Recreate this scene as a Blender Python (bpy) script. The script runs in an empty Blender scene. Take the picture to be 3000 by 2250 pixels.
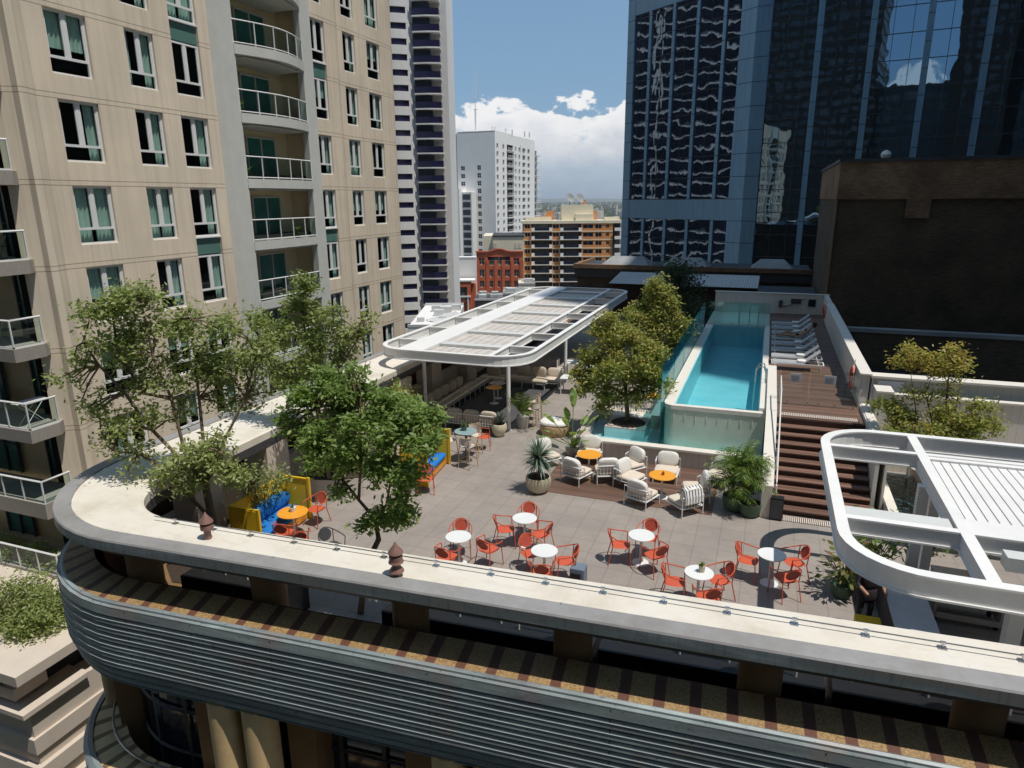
import bpy, math, random
import numpy as np
from mathutils import Vector, Matrix
R = math.radians
rnd = random.Random(7)
S = bpy.context.scene
COL = S.collection

# ---------------------------------------------------------------- camera
PITCH = math.atan(541/2000.); YAW = R(20.5); ROLL = R(0.45); CAMZ = 8.5
_f0 = (-math.sin(YAW), math.cos(YAW)); _cp, _sp = math.cos(PITCH), math.sin(PITCH)
_fw = Vector((_f0[0]*_cp, _f0[1]*_cp, -_sp)); _r = Vector((_f0[1], -_f0[0], 0)); _u = Vector((_f0[0]*_sp, _f0[1]*_sp, _cp))
_c, _s = math.cos(ROLL), math.sin(ROLL)
_r2 = _r*_c - _u*_s; _u2 = _u*_c + _r*_s
cam = bpy.data.objects.new('camera', bpy.data.cameras.new('camera')); COL.objects.link(cam)
cam.data.lens = 24.0; cam.data.sensor_width = 36.0; cam.data.clip_start = 0.1; cam.data.clip_end = 60000
m = Matrix((_r2, _u2, -_fw)).transposed().to_4x4(); m.translation = (0, 0, CAMZ)
cam.matrix_world = m
S.camera = cam
S.render.resolution_x, S.render.resolution_y = 1024, 768

# ---------------------------------------------------------------- world, sun, exposure
SUNV = Vector((1.0, -0.28, 2.72)).normalized()
SUN_EL = math.asin(SUNV.z); SUN_AZ = math.atan2(SUNV.x, SUNV.y)
W = bpy.data.worlds.new('World'); S.world = W; W.use_nodes = True
nt = W.node_tree; nt.nodes.clear()
def N(t, typ, **kw):
    n = t.nodes.new(typ)
    for k, v in kw.items():
        if hasattr(n, k): setattr(n, k, v)
        else: n.inputs[k].default_value = v
    return n
def mth(t, op, a, b=None, c=None, clamp=False):
    n = t.nodes.new('ShaderNodeMath'); n.operation = op; n.use_clamp = clamp
    for i, x in enumerate((a, b, c)):
        if x is None: continue
        if isinstance(x, (int, float)): n.inputs[i].default_value = x
        else: t.links.new(x, n.inputs[i])
    return n.outputs[0]
def mixc(t, f, a, b, blend='MIX'):
    n = t.nodes.new('ShaderNodeMix'); n.data_type = 'RGBA'; n.blend_type = blend
    for i, x in ((0, f), (6, a), (7, b)):
        if isinstance(x, (int, float)): n.inputs[i].default_value = x
        elif isinstance(x, (tuple, list)): n.inputs[i].default_value = (*x[:3], 1)
        else: t.links.new(x, n.inputs[i])
    return n.outputs[2]
sky = N(nt, 'ShaderNodeTexSky', sky_type='NISHITA', sun_disc=False, sun_elevation=SUN_EL, sun_rotation=SUN_AZ,
        air_density=1.0, dust_density=0.6, ozone_density=1.6, altitude=60)
tc = N(nt, 'ShaderNodeTexCoord')
sep = N(nt, 'ShaderNodeSeparateXYZ'); nt.links.new(tc.outputs['Generated'], sep.inputs[0])
mp = N(nt, 'ShaderNodeMapping'); mp.inputs['Scale'].default_value = (1, 1, 1.7); nt.links.new(tc.outputs['Generated'], mp.inputs[0])
def wn(scale, det, rough=.55, dist=0.0):
    n = N(nt, 'ShaderNodeTexNoise'); n.inputs['Scale'].default_value = scale; n.inputs['Detail'].default_value = det
    n.inputs['Roughness'].default_value = rough; n.inputs['Distortion'].default_value = dist
    nt.links.new(mp.outputs[0], n.inputs['Vector']); return n.outputs['Fac']
n1 = wn(8.5, 9, .60, .25); n2 = wn(24, 8, .62); n3 = wn(4.0, 5)
vo = N(nt, 'ShaderNodeTexVoronoi', feature='SMOOTH_F1'); vo.inputs['Scale'].default_value = 26; vo.inputs['Smoothness'].default_value = .6
nt.links.new(mp.outputs[0], vo.inputs['Vector'])
z = sep.outputs['Z']
# cumulus: density falls off above a ragged top at about 8 degrees
h = mth(nt, 'ADD', mth(nt, 'MULTIPLY', n1, .19), mth(nt, 'MULTIPLY', vo.outputs['Distance'], -.05))
h = mth(nt, 'ADD', h, mth(nt, 'MULTIPLY', n2, .03))
cm = mth(nt, 'MULTIPLY', mth(nt, 'SUBTRACT', mth(nt, 'ADD', h, .040), z), 170, clamp=True)
thin = mth(nt, 'MULTIPLY', mth(nt, 'SUBTRACT', n3, .40), 5.0, clamp=True)
low = mth(nt, 'MULTIPLY', mth(nt, 'SUBTRACT', z, .015), 22, clamp=True)
dens = mth(nt, 'MULTIPLY', cm, mth(nt, 'MAXIMUM', mth(nt, 'MULTIPLY', low, .95), .45), clamp=True)
gap = mth(nt, 'ADD', mth(nt, 'MULTIPLY', mth(nt, 'SUBTRACT', n1, .38), 8, clamp=True), .25, clamp=True)
dens = mth(nt, 'MULTIPLY', dens, gap)
shade = mth(nt, 'MULTIPLY', mth(nt, 'SUBTRACT', mth(nt, 'ADD', mth(nt,'MULTIPLY', n2, .06), mth(nt, 'MULTIPLY', n1, .15)), z), 13, clamp=True)
ccol = mixc(nt, shade, (13.5, 13.3, 13.2), (7.6, 8.2, 9.2))
skc = mixc(nt, 0.55, sky.outputs[0], (3.4, 6.3, 9.8))
fin = mixc(nt, dens, skc, ccol)
bg = N(nt, 'ShaderNodeBackground'); bg.inputs['Strength'].default_value = 0.085
nt.links.new(fin, bg.inputs[0])
wo = N(nt, 'ShaderNodeOutputWorld'); nt.links.new(bg.outputs[0], wo.inputs[0])

sl = bpy.data.lights.new('sun', 'SUN'); sl.energy = 4.7; sl.angle = R(0.53); sl.color = (1.0, .955, .88)
sun = bpy.data.objects.new('sun', sl); COL.objects.link(sun)
sun.rotation_euler = (-SUNV).to_track_quat('-Z', 'Y').to_euler(); sun.location = (30, -6, 100)
S.view_settings.view_transform = 'Standard'; S.view_settings.look = 'None'
S.view_settings.exposure = -0.25; S.view_settings.gamma = 1.0

# ---------------------------------------------------------------- materials
def mat(name):
    m = bpy.data.materials.new(name); m.use_nodes = True; m.node_tree.nodes.clear()
    return m, m.node_tree
def PB(t, color=None, rough=.6, metal=0.0, spec=.4, **kw):
    b = t.nodes.new('ShaderNodeBsdfPrincipled')
    if color is not None:
        if isinstance(color, (tuple, list)): b.inputs['Base Color'].default_value = (*color[:3], 1)
        else: t.links.new(color, b.inputs['Base Color'])
    if isinstance(rough, (int, float)): b.inputs['Roughness'].default_value = rough
    else: t.links.new(rough, b.inputs['Roughness'])
    b.inputs['Metallic'].default_value = metal; b.inputs['Specular IOR Level'].default_value = spec
    for k, v in kw.items(): b.inputs[k].default_value = v
    return b
def out(t, sh):
    o = t.nodes.new('ShaderNodeOutputMaterial'); t.links.new(sh, o.inputs[0])
def pos(t, scale=(1, 1, 1), rot=(0, 0, 0), obj=False):
    if obj: s = t.nodes.new('ShaderNodeTexCoord').outputs['Object']
    else: s = t.nodes.new('ShaderNodeNewGeometry').outputs['Position']
    mp = t.nodes.new('ShaderNodeMapping'); mp.inputs['Scale'].default_value = scale; mp.inputs['Rotation'].default_value = rot
    t.links.new(s, mp.inputs[0]); return mp.outputs[0]
def noise(t, v, scale, det=4, rough=.55, dist=0.0):
    n = t.nodes.new('ShaderNodeTexNoise'); n.inputs['Scale'].default_value = scale; n.inputs['Detail'].default_value = det
    n.inputs['Roughness'].default_value = rough; n.inputs['Distortion'].default_value = dist
    t.links.new(v, n.inputs['Vector']); return n.outputs['Fac']
def ramp(t, f, stops):
    r = t.nodes.new('ShaderNodeValToRGB'); e = r.color_ramp.elements
    while len(e) < len(stops): e.new(.5)
    for i, (p, c) in enumerate(stops):
        e[i].position = p; e[i].color = (*(c if isinstance(c, tuple) else (c, c, c)), 1)
    t.links.new(f, r.inputs[0]); return r.outputs[0]
def bump(t, b, hgt, strength=.3, dist=.02):
    n = t.nodes.new('ShaderNodeBump'); n.inputs['Strength'].default_value = strength; n.inputs['Distance'].default_value = dist
    t.links.new(hgt, n.inputs['Height']); t.links.new(n.outputs[0], b.inputs['Normal'])
def mottled(name, c, var=.18, scale=3.0, rough=.65, metal=0.0, spec=.35, stretch=(1, 1, 1), fine=40, bmp=.15, warm=None):
    m, t = mat(name); v = pos(t, stretch)
    a = noise(t, v, scale, 6, .6); b = noise(t, v, fine, 3)
    f = mth(t, 'ADD', mth(t, 'MULTIPLY', a, .7), mth(t, 'MULTIPLY', b, .3))
    lo = tuple(x*(1-var) for x in c); hi = tuple(min(1, x*(1+var)) for x in (warm or c))
    col = ramp(t, f, [(.3, lo), (.7, hi)])
    s = PB(t, col, rough, metal, spec); 
    if bmp: bump(t, s, b, bmp, .01)
    out(t, s.outputs[0]); return m
M = {}
M['plain_white'] = mottled('white_paint', (.74, .74, .73), .06, 2, .45)
M['pergola'] = mottled('pergola_paint', (.80, .79, .77), .07, 1.2, .42, fine=9, bmp=.03)
M['grime_panel'] = mottled('grimy_panel', (.56, .52, .48), .26, 2.2, .6, stretch=(1.0, 2.4, 1), fine=14)
M['louvre'] = mottled('louvre_paint', (.62, .63, .61), .08, 1.5, .45)
M['cream_slab'] = mottled('cream_slab', (.66, .60, .51), .12, .8, .8, stretch=(1, 1, 1), fine=30, warm=(.69, .64, .57))
M['stucco'] = mottled('stucco', (.60, .50, .42), .10, 1.6, .85)
M['planterwall'] = mottled('planter_stone', (.55, .49, .44), .12, 2.2, .8)
M['granite'] = None
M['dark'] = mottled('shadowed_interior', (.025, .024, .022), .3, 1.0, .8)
M['interior'] = mottled('room_interior', (.030, .032, .034), .35, .8, .8)
M['greyrender'] = mottled('grey_render', (.56, .565, .53), .07, 1.4, .8)
M['ceiling'] = mottled('balcony_soffit', (.62, .60, .54), .05, 1, .8)
M['brownwall'] = mottled('tan_render', (.72, .58, .36), .12, 1, .8)
M['balcslab'] = mottled('balcony_concrete', (.33, .30, .265), .14, 4, .85, stretch=(4, 4, 1))
M['concrete'] = mottled('beige_concrete', (.58, .50, .42), .08, 1.4, .85)
M['red'] = mottled('red_powdercoat', (.56, .105, .05), .10, 5, .42, fine=60)
M['redmesh'] = mottled('red_mesh_back', (.42, .08, .05), .25, 30, .6, fine=90)
M['bluegrey'] = mottled('blue_grey_top', (.26, .36, .37), .1, 8, .4)
M['orange'] = mottled('orange_tabletop', (.80, .34, .035), .06, 4, .4)
M['cushion'] = mottled('sand_cushion', (.66, .57, .47), .06, 9, .95, fine=120, bmp=.3)
M['pillow'] = mottled('white_cushion', (.76, .73, .68), .05, 9, .95, fine=120, bmp=.3)
M['sofabeige'] = mottled('taupe_cushion', (.50, .43, .34), .08, 7, .95, fine=120, bmp=.3)
M['blue'] = mottled('blue_upholstery', (.016, .17, .50), .14, 5, .85, fine=90, bmp=.3)
M['yellow'] = mottled('yellow_paint', (.72, .46, .02), .10, 3, .55, stretch=(1, 1, 6))
M['rattan'] = mottled('pale_rattan', (.60, .52, .45), .15, 30, .7, fine=120)
M['tanwood'] = mottled('tan_wood', (.52, .36, .20), .15, 6, .6, stretch=(6, 6, 1))
M['pot_cream'] = mottled('cream_pot', (.60, .54, .40), .12, 5, .7)
M['pot_green'] = mottled('green_pot', (.075, .13, .085), .15, 4, .45)
M['pot_grey'] = mottled('grey_pot', (.42, .41, .38), .1, 4, .7)
M['soil'] = mottled('soil', (.05, .035, .025), .4, 14, .95, fine=60, bmp=.6)
M['black'] = mottled('black_plastic', (.012, .012, .013), .2, 6, .45)
M['bin'] = mottled('blue_grey_bin', (.16, .20, .26), .1, 6, .5)
M['copper_brown'] = mottled('weathered_copper', (.24, .13, .105), .2, 9, .55, spec=.5)
M['bark'] = mottled('bark', (.17, .125, .085), .35, 12, .9, stretch=(1, 1, .3), bmp=.5)
M['steel'] = mottled('brushed_steel', (.55, .56, .57), .1, 4, .28, metal=.9)
M['darkmetal'] = mottled('dark_metal', (.06, .06, .065), .2, 4, .5)
M['lounger_fabric'] = mottled('grey_sling', (.36, .37, .38), .06, 8, .8)
M['palewall'] = mottled('white_render_far', (.82, .79, .76), .05, .25, .85, fine=3, bmp=0)
M['palewall2'] = mottled('pale_grey_render_far', (.76, .73, .70), .05, .25, .85, fine=3, bmp=0)
M['creamfar'] = mottled('cream_render_far', (.74, .66, .50), .08, .3, .85, fine=3, bmp=0)
M['orangebrick'] = mottled('orange_brick_far', (.62, .26, .09), .18, .4, .85, fine=5, bmp=0)
M['redbrick'] = mottled('red_brick_far', (.52, .13, .065), .2, .4, .85, fine=5, bmp=0)
M['roofgrey'] = mottled('flat_roof', (.30, .30, .30), .25, .4, .85, fine=4)
M['rooflight'] = mottled('pale_roof', (.55, .55, .54), .12, .5, .7, fine=5)
M['darkroof'] = mottled('dark_roof', (.05, .055, .06), .3, .5, .6, fine=4)
M['pebble'] = mottled('pebbles', (.50, .42, .38), .5, 18, .9, fine=60, bmp=.8)
M['skin'] = mottled('skin', (.42, .24, .16), .05, 5, .6)
def clothed():
    m, t = mat('clothed_figure'); v = pos(t, obj=True); sp = t.nodes.new('ShaderNodeSeparateXYZ'); t.links.new(v, sp.inputs[0])
    f = mth(t, 'MAXIMUM', mth(t, 'GREATER_THAN', sp.outputs['Z'], 1.46), mth(t, 'LESS_THAN', sp.outputs['Y'], -.13))
    s = PB(t, mixc(t, f, (.035, .035, .045), (.42, .24, .16)), .8, 0, .3); out(t, s.outputs[0]); return m
M['clothed'] = clothed()
M['darkcloth'] = mottled('dark_swimwear', (.03, .02, .025), .2, 8, .9)
M['hair'] = mottled('dark_hair', (.03, .016, .01), .3, 20, .7)
M['towel'] = mottled('white_towel', (.78, .78, .76), .04, 12, .95)
M['redring'] = mottled('red_ring', (.55, .06, .025), .1, 6, .5)
M['paper'] = mottled('pale_board', (.46, .47, .50), .08, 5, .6)

# beige render with paired joints at each storey
HEAD0 = 14.95; STOREY = 2.93
def beige():
    m, t = mat('beige_render'); v = pos(t)
    a = noise(t, pos(t, (.6, .6, .12)), 1.3, 6, .6); b = noise(t, v, 30, 3)
    col = ramp(t, a, [(.3, (.70, .60, .47)), (.7, (.77, .67, .54))])
    z = t.nodes.new('ShaderNodeSeparateXYZ'); t.links.new(v, z.inputs[0])
    def line(off, w):
        q = mth(t, 'ADD', z.outputs['Z'], -(HEAD0 + off) + STOREY*40)
        q = mth(t, 'MODULO', q, STOREY)
        return mth(t, 'LESS_THAN', q, w)
    st = noise(t, pos(t, (5, 5, .16)), 1.0, 6, .65); pt = noise(t, pos(t, (.25, .25, .45)), 1.0, 3)
    col = mixc(t, 1.0, col, ramp(t, st, [(.30, (.86, .85, .83)), (.55, (1.0, 1.0, 1.0)), (.8, (1.03, 1.03, 1.02))]), 'MULTIPLY')
    col = mixc(t, 1.0, col, ramp(t, pt, [(.38, (.93, .93, .94)), (.6, (1.02, 1.01, 1.0))]), 'MULTIPLY')
    l = mth(t, 'MAXIMUM', line(.0, .03), line(.17, .03))
    col = mixc(t, mth(t, 'MULTIPLY', l, .62), col, (.12, .09, .06))
    s = PB(t, col, .85, 0, .25); bump(t, s, b, .12, .01); out(t, s.outputs[0]); return m
M['beige'] = beige()
def copper():
    m, t = mat('patinated_copper'); v = pos(t)
    a = noise(t, pos(t, (.55, .55, 5)), 1.1, 7, .65); b = noise(t, pos(t, (3, 3, 6)), 4, 5); d = noise(t, v, 1.2, 5)
    col = ramp(t, a, [(.32, (.16, .18, .19)), (.52, (.25, .29, .29)), (.70, (.38, .45, .44))])
    col = mixc(t, ramp(t, d, [(.52, 0.0), (.66, .75)]), col, (.27, .24, .23))
    col = mixc(t, ramp(t, b, [(.60, 0.0), (.72, .75)]), col, (.07, .08, .085))
    s = PB(t, col, .45, .1, .5); bump(t, s, b, .15, .01); out(t, s.outputs[0]); return m
M['copper'] = copper()
def slabmat():
    m, t = mat('cream_slab'); v = pos(t)
    a = noise(t, v, .9, 7, .65); b = noise(t, v, 9, 5, .7); c = noise(t, pos(t, (1.2, 5, 1)), 1.4, 5, .6); d = noise(t, v, 55, 2)
    col = ramp(t, a, [(.3, (.58, .52, .43)), (.5, (.69, .635, .55)), (.72, (.72, .68, .615))])
    col = mixc(t, ramp(t, b, [(.60, 0.0), (.76, .5)]), col, (.42, .36, .28))
    col = mixc(t, ramp(t, c, [(.56, 0.0), (.74, .35)]), col, (.47, .42, .36))
    col = mixc(t, ramp(t, d, [(.68, 0.0), (.78, .5)]), col, (.30, .26, .21))
    s = PB(t, col, .8, 0, .3); bump(t, s, b, .25, .01); out(t, s.outputs[0]); return m
M['cream_slab'] = slabmat()
M['leadtop'] = mottled('grey_flashing', (.29, .272, .255), .16, .7, .6, metal=.1, fine=6, warm=(.31, .305, .305))
def fascia():
    m, t = mat('cornice_fascia'); v = pos(t)
    a = noise(t, pos(t, (.5, .5, 3)), .8, 6, .65); b = noise(t, pos(t, (6, 6, .8)), 3, 4)
    col = ramp(t, a, [(.4, (.22, .21, .20)), (.52, (.19, .22, .23)), (.7, (.34, .39, .41))])
    col = mixc(t, ramp(t, b, [(.5, 0.0), (.8, .6)]), col, (.06, .065, .075))
    s = PB(t, col, .5, .2, .4); out(t, s.outputs[0]); return m
M['fascia'] = fascia()
def granite():
    m, t = mat('golden_granite'); v = pos(t)
    b = noise(t, v, 28, 5, .7); c = noise(t, v, 3, 3)
    col = ramp(t, b, [(.36, (.16, .09, .035)), (.5, (.34, .21, .085)), (.66, (.48, .34, .17))])
    col = mixc(t, mth(t, 'MULTIPLY', c, .5), col, (.26, .165, .08))
    s = PB(t, col, .45, 0, .5); out(t, s.outputs[0]); return m
M['granite'] = granite()
M['granite_red'] = mottled('red_brown_granite', (.13, .06, .04), .25, 20, .4, fine=90)
M['sandstone'] = mottled('golden_sandstone', (.62, .44, .23), .16, 3, .75, fine=30)
M['brownstone'] = mottled('brown_stone', (.22, .13, .06), .2, 2, .6)
def paver(name, size, c1, c2, mortar, mw=.012, rot=0):
    m, t = mat(name); v = pos(t, rot=(0, 0, rot))
    br = t.nodes.new('ShaderNodeTexBrick'); br.offset = 0.0; br.squash = 1
    t.links.new(v, br.inputs['Vector']); br.inputs['Scale'].default_value = 1.0
    br.inputs['Brick Width'].default_value = size[0]; br.inputs['Row Height'].default_value = size[1]
    br.inputs['Mortar Size'].default_value = mw; br.inputs['Mortar Smooth'].default_value = .3
    br.inputs['Color1'].default_value = (*c1, 1); br.inputs['Color2'].default_value = (*c2, 1); br.inputs['Mortar'].default_value = (*mortar, 1)
    fine = noise(t, v, 45, 4, .7); big = noise(t, v, .5, 6, .6); mid = noise(t, v, 2.4, 5, .6)
    col = mixc(t, .5, br.outputs[0], ramp(t, fine, [(.3, tuple(x*.55 for x in c1)), (.7, tuple(x*1.4 for x in c1))]))
    col = mixc(t, 1.0, col, ramp(t, mth(t, 'ADD', mth(t, 'MULTIPLY', big, .6), mth(t, 'MULTIPLY', mid, .4)), [(.35, (.86, .86, .87)), (.65, (1.1, 1.09, 1.07))]), 'MULTIPLY')
    s = PB(t, col, .78, 0, .3); bump(t, s, fine, .15, .01); out(t, s.outputs[0]); return m
M['paver'] = paver('terrace_paver', (.6, .6), (.30, .262, .235), (.335, .295, .262), (.17, .145, .125))
M['darkdeck'] = paver('grey_decking', (3.0, .14), (.085, .085, .09), (.11, .11, .115), (.02, .02, .02))
def planks(name, c, w=.14, axis='x', rough=.55, var=.35, cdark=(.03, .02, .015)):
    m, t = mat(name); v = pos(t)
    sp = t.nodes.new('ShaderNodeSeparateXYZ'); t.links.new(v, sp.inputs[0])
    a = sp.outputs['Y'] if axis == 'x' else sp.outputs['X']
    if axis == 'z': a = mth(t, 'ADD', sp.outputs['X'], sp.outputs['Y'])
    q = mth(t, 'DIVIDE', mth(t, 'ADD', a, 500), w); idx = mth(t, 'FLOOR', q); fr = mth(t, 'FRACT', q)
    wn_ = t.nodes.new('ShaderNodeTexWhiteNoise'); wn_.noise_dimensions = '1D'; t.links.new(idx, wn_.inputs['W'])
    st = (1, 10, 10) if axis == 'x' else ((10, 1, 10) if axis == 'y' else (8, 8, .7))
    g = noise(t, pos(t, st), 2.0, 5, .65)
    f = mth(t, 'ADD', mth(t, 'MULTIPLY', wn_.outputs[0], .5), mth(t, 'MULTIPLY', g, .5))
    col = ramp(t, f, [(.2, tuple(x*(1-var) for x in c)), (.8, tuple(x*(1+var) for x in c))])
    gap = mth(t, 'LESS_THAN', fr, .06)
    col = mixc(t, mth(t, 'MULTIPLY', gap, .8), col, cdark)
    s = PB(t, col, rough, 0, .4); out(t, s.outputs[0]); return m
M['deckwood'] = planks('brown_decking', (.155, .088, .062), .14, 'x')
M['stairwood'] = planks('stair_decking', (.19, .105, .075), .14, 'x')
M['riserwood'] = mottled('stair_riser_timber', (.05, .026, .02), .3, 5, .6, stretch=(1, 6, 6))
M['boards'] = planks('white_boarding', (.68, .64, .575), .22, 'z', .6, .04, (.46, .43, .38))
M['boardtop'] = mottled('white_timber_cap', (.72, .67, .60), .06, 4, .6)
def brick(name, c1, c2, mortar, bw=.24, bh=.086, big=.5):
    m, t = mat(name)
    g = t.nodes.new('ShaderNodeNewGeometry'); sp = t.nodes.new('ShaderNodeSeparateXYZ'); t.links.new(g.outputs['Position'], sp.inputs[0])
    cb = t.nodes.new('ShaderNodeCombineXYZ'); t.links.new(mth(t, 'ADD', sp.outputs['X'], sp.outputs['Y']), cb.inputs[0]); t.links.new(sp.outputs['Z'], cb.inputs[1])
    br = t.nodes.new('ShaderNodeTexBrick'); t.links.new(cb.outputs[0], br.inputs['Vector']); br.inputs['Scale'].default_value = 1
    br.inputs['Brick Width'].default_value = bw; br.inputs['Row Height'].default_value = bh; br.inputs['Mortar Size'].default_value = .008
    br.inputs['Color1'].default_value = (*c1, 1); br.inputs['Color2'].default_value = (*c2, 1); br.inputs['Mortar'].default_value = (*mortar, 1)
    st = t.nodes.new('ShaderNodeMapping'); st.inputs['Scale'].default_value = (.9, 9, 1); t.links.new(cb.outputs[0], st.inputs[0])
    n_ = noise(t, st.outputs[0], 2.2, 5, .7)
    n2_ = noise(t, cb.outputs[0], big, 4)
    col = mixc(t, 1.0, br.outputs[0], ramp(t, n_, [(.3, (.5, .5, .5)), (.7, (1.6, 1.55, 1.5))]), 'MULTIPLY')
    col = mixc(t, 1.0, col, ramp(t, n2_, [(.35, (.7, .7, .7)), (.65, (1.25, 1.22, 1.2))]), 'MULTIPLY')
    s = PB(t, col, .85, 0, .25); out(t, s.outputs[0]); return m
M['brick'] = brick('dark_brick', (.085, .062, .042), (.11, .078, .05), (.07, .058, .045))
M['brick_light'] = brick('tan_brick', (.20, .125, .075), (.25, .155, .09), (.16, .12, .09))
def glassy(name, tint, gloss=.12, rough=.02, fk=.45, glosscol=(.9, .95, 1)):
    m, t = mat(name)
    tb = t.nodes.new('ShaderNodeBsdfTransparent'); tb.inputs[0].default_value = (*tint, 1)
    gb = t.nodes.new('ShaderNodeBsdfGlossy'); gb.inputs['Roughness'].default_value = rough; gb.inputs[0].default_value = (*glosscol, 1)
    lw = t.nodes.new('ShaderNodeLayerWeight'); lw.inputs[0].default_value = .35
    f = mth(t, 'ADD', mth(t, 'MULTIPLY', lw.outputs['Fresnel'], fk), gloss, clamp=True)
    mx = t.nodes.new('ShaderNodeMixShader'); t.links.new(f, mx.inputs[0]); t.links.new(tb.outputs[0], mx.inputs[1]); t.links.new(gb.outputs[0], mx.inputs[2])
    out(t, mx.outputs[0]); return m
M['winglass'] = glassy('green_tinted_glass', (.60, .75, .70), .02, fk=.25)
M['railglass'] = glassy('balustrade_glass', (.72, .86, .82), .03)
M['poolglass'] = glassy('aqua_pool_glass', (.48, .80, .80), .05)
M['clearglass'] = glassy('clear_glass', (.90, .93, .92), .02)
M['spandrel'] = mottled('green_spandrel', (.10, .20, .175), .08, 1, .25, spec=.6, bmp=0)
M['farglass'] = mottled('dark_window_glass', (.022, .028, .045), .5, .3, .12, spec=.6, fine=2, bmp=0)
M['farglass2'] = mottled('grey_window_glass', (.10, .105, .11), .6, .5, .2, spec=.6, fine=3, bmp=0)
M['navyglass'] = mottled('navy_window_glass', (.020, .018, .060), .5, .3, .15, spec=.6, fine=2, bmp=0)
M['doorglass'] = mottled('green_door_glass', (.04, .17, .14), .3, 1.2, .15, spec=.6, bmp=0)
def curtain():
    m, t = mat('curtain_fabric'); g = noise(t, pos(t, (1, 14, .4)), 2, 3)
    col = ramp(t, g, [(.3, (.62, .66, .64)), (.7, (.88, .89, .87))])
    s = PB(t, col, .9, 0, .2); out(t, s.outputs[0]); return m
M['curtain'] = curtain()
def towerglass(nm, dist, gc_):
    m, t = mat(nm)
    v = pos(t); a = noise(t, pos(t, (.30, .30, .22)), 1.0, 1, .4); b = noise(t, pos(t, (.7, .7, .45)), 1.0, 1)
    gb = t.nodes.new('ShaderNodeBsdfGlossy'); gb.inputs['Roughness'].default_value = .015; gb.inputs[0].default_value = (*gc_, 1)
    bp = t.nodes.new('ShaderNodeBump'); bp.inputs['Strength'].default_value = 1.0; bp.inputs['Distance'].default_value = dist
    t.links.new(mth(t, 'ADD', a, mth(t, 'MULTIPLY', b, .25)), bp.inputs['Height']); t.links.new(bp.outputs[0], gb.inputs['Normal'])
    d = t.nodes.new('ShaderNodeBsdfDiffuse'); d.inputs[0].default_value = (.006, .008, .010, 1)
    mx = t.nodes.new('ShaderNodeMixShader'); mx.inputs[0].default_value = .62
    t.links.new(d.outputs[0], mx.inputs[1]); t.links.new(gb.outputs[0], mx.inputs[2]); out(t, mx.outputs[0]); return m
M['towerglass'] = towerglass('reflective_tower_glass', .045, (.30, .38, .48)); M['towerglass2'] = towerglass('reflective_tower_glass_front', .018, (.30, .46, .62))
def bluepanel():
    m, t = mat('blue_metal_cladding'); v = pos(t)
    z = t.nodes.new('ShaderNodeSeparateXYZ'); t.links.new(v, z.inputs[0])
    q = mth(t, 'MODULO', mth(t, 'ADD', z.outputs['Z'], 350.2), 3.48); l = mth(t, 'LESS_THAN', q, .09)
    a = noise(t, pos(t, (3, 3, .2)), 1, 4)
    col = ramp(t, a, [(.3, (.17, .29, .40)), (.7, (.22, .36, .47))])
    col = mixc(t, l, col, (.01, .02, .04))
    s = PB(t, col, .35, .3, .5); out(t, s.outputs[0]); return m
M['bluepanel'] = bluepanel()
def water(name, tint, bs=.12, sc=4):
    m, t = mat(name)
    tb = t.nodes.new('ShaderNodeBsdfTransparent'); tb.inputs[0].default_value = (*tint, 1)
    gb = t.nodes.new('ShaderNodeBsdfGlossy'); gb.inputs['Roughness'].default_value = .02
    bp = t.nodes.new('ShaderNodeBump'); bp.inputs['Strength'].default_value = bs; bp.inputs['Distance'].default_value = .05
    t.links.new(noise(t, pos(t), sc, 4, .6, .6), bp.inputs['Height']); t.links.new(bp.outputs[0], gb.inputs['Normal'])
    fr = t.nodes.new('ShaderNodeFresnel'); fr.inputs[0].default_value = 1.33; t.links.new(bp.outputs[0], fr.inputs['Normal'])
    mx = t.nodes.new('ShaderNodeMixShader'); t.links.new(fr.outputs[0], mx.inputs[0]); t.links.new(tb.outputs[0], mx.inputs[1]); t.links.new(gb.outputs[0], mx.inputs[2])
    out(t, mx.outputs[0]); return m
M['water'] = water('pool_water', (.74, .95, .98), .28, 4)
M['basinwater'] = water('basin_water', (.80, .93, .95), .35, 7)
def pooltile(name, c1, c2):
    m, t = mat(name); v = pos(t)
    vo_ = t.nodes.new('ShaderNodeTexVoronoi'); vo_.feature = 'DISTANCE_TO_EDGE'; vo_.inputs['Scale'].default_value = 3.2
    w_ = t.nodes.new('ShaderNodeTexNoise'); w_.inputs['Scale'].default_value = 2.5; t.links.new(v, w_.inputs['Vector'])
    av = t.nodes.new('ShaderNodeVectorMath'); av.operation = 'ADD'; t.links.new(v, av.inputs[0]); t.links.new(w_.outputs['Color'], av.inputs[1]); t.links.new(av.outputs[0], vo_.inputs['Vector'])
    f = noise(t, v, 1.2, 4)
    col = ramp(t, f, [(.3, c1), (.7, c2)])
    s = PB(t, col, .4, 0, .4); out(t, s.outputs[0]); return m
M['pooltile'] = pooltile('turquoise_mosaic', (.26, .60, .66), (.36, .68, .71))
M['basintile'] = pooltile('aqua_mosaic', (.44, .64, .66), (.56, .74, .74))
M['poolface'] = pooltile('pale_green_stone', (.50, .54, .44), (.62, .66, .56))
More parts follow.
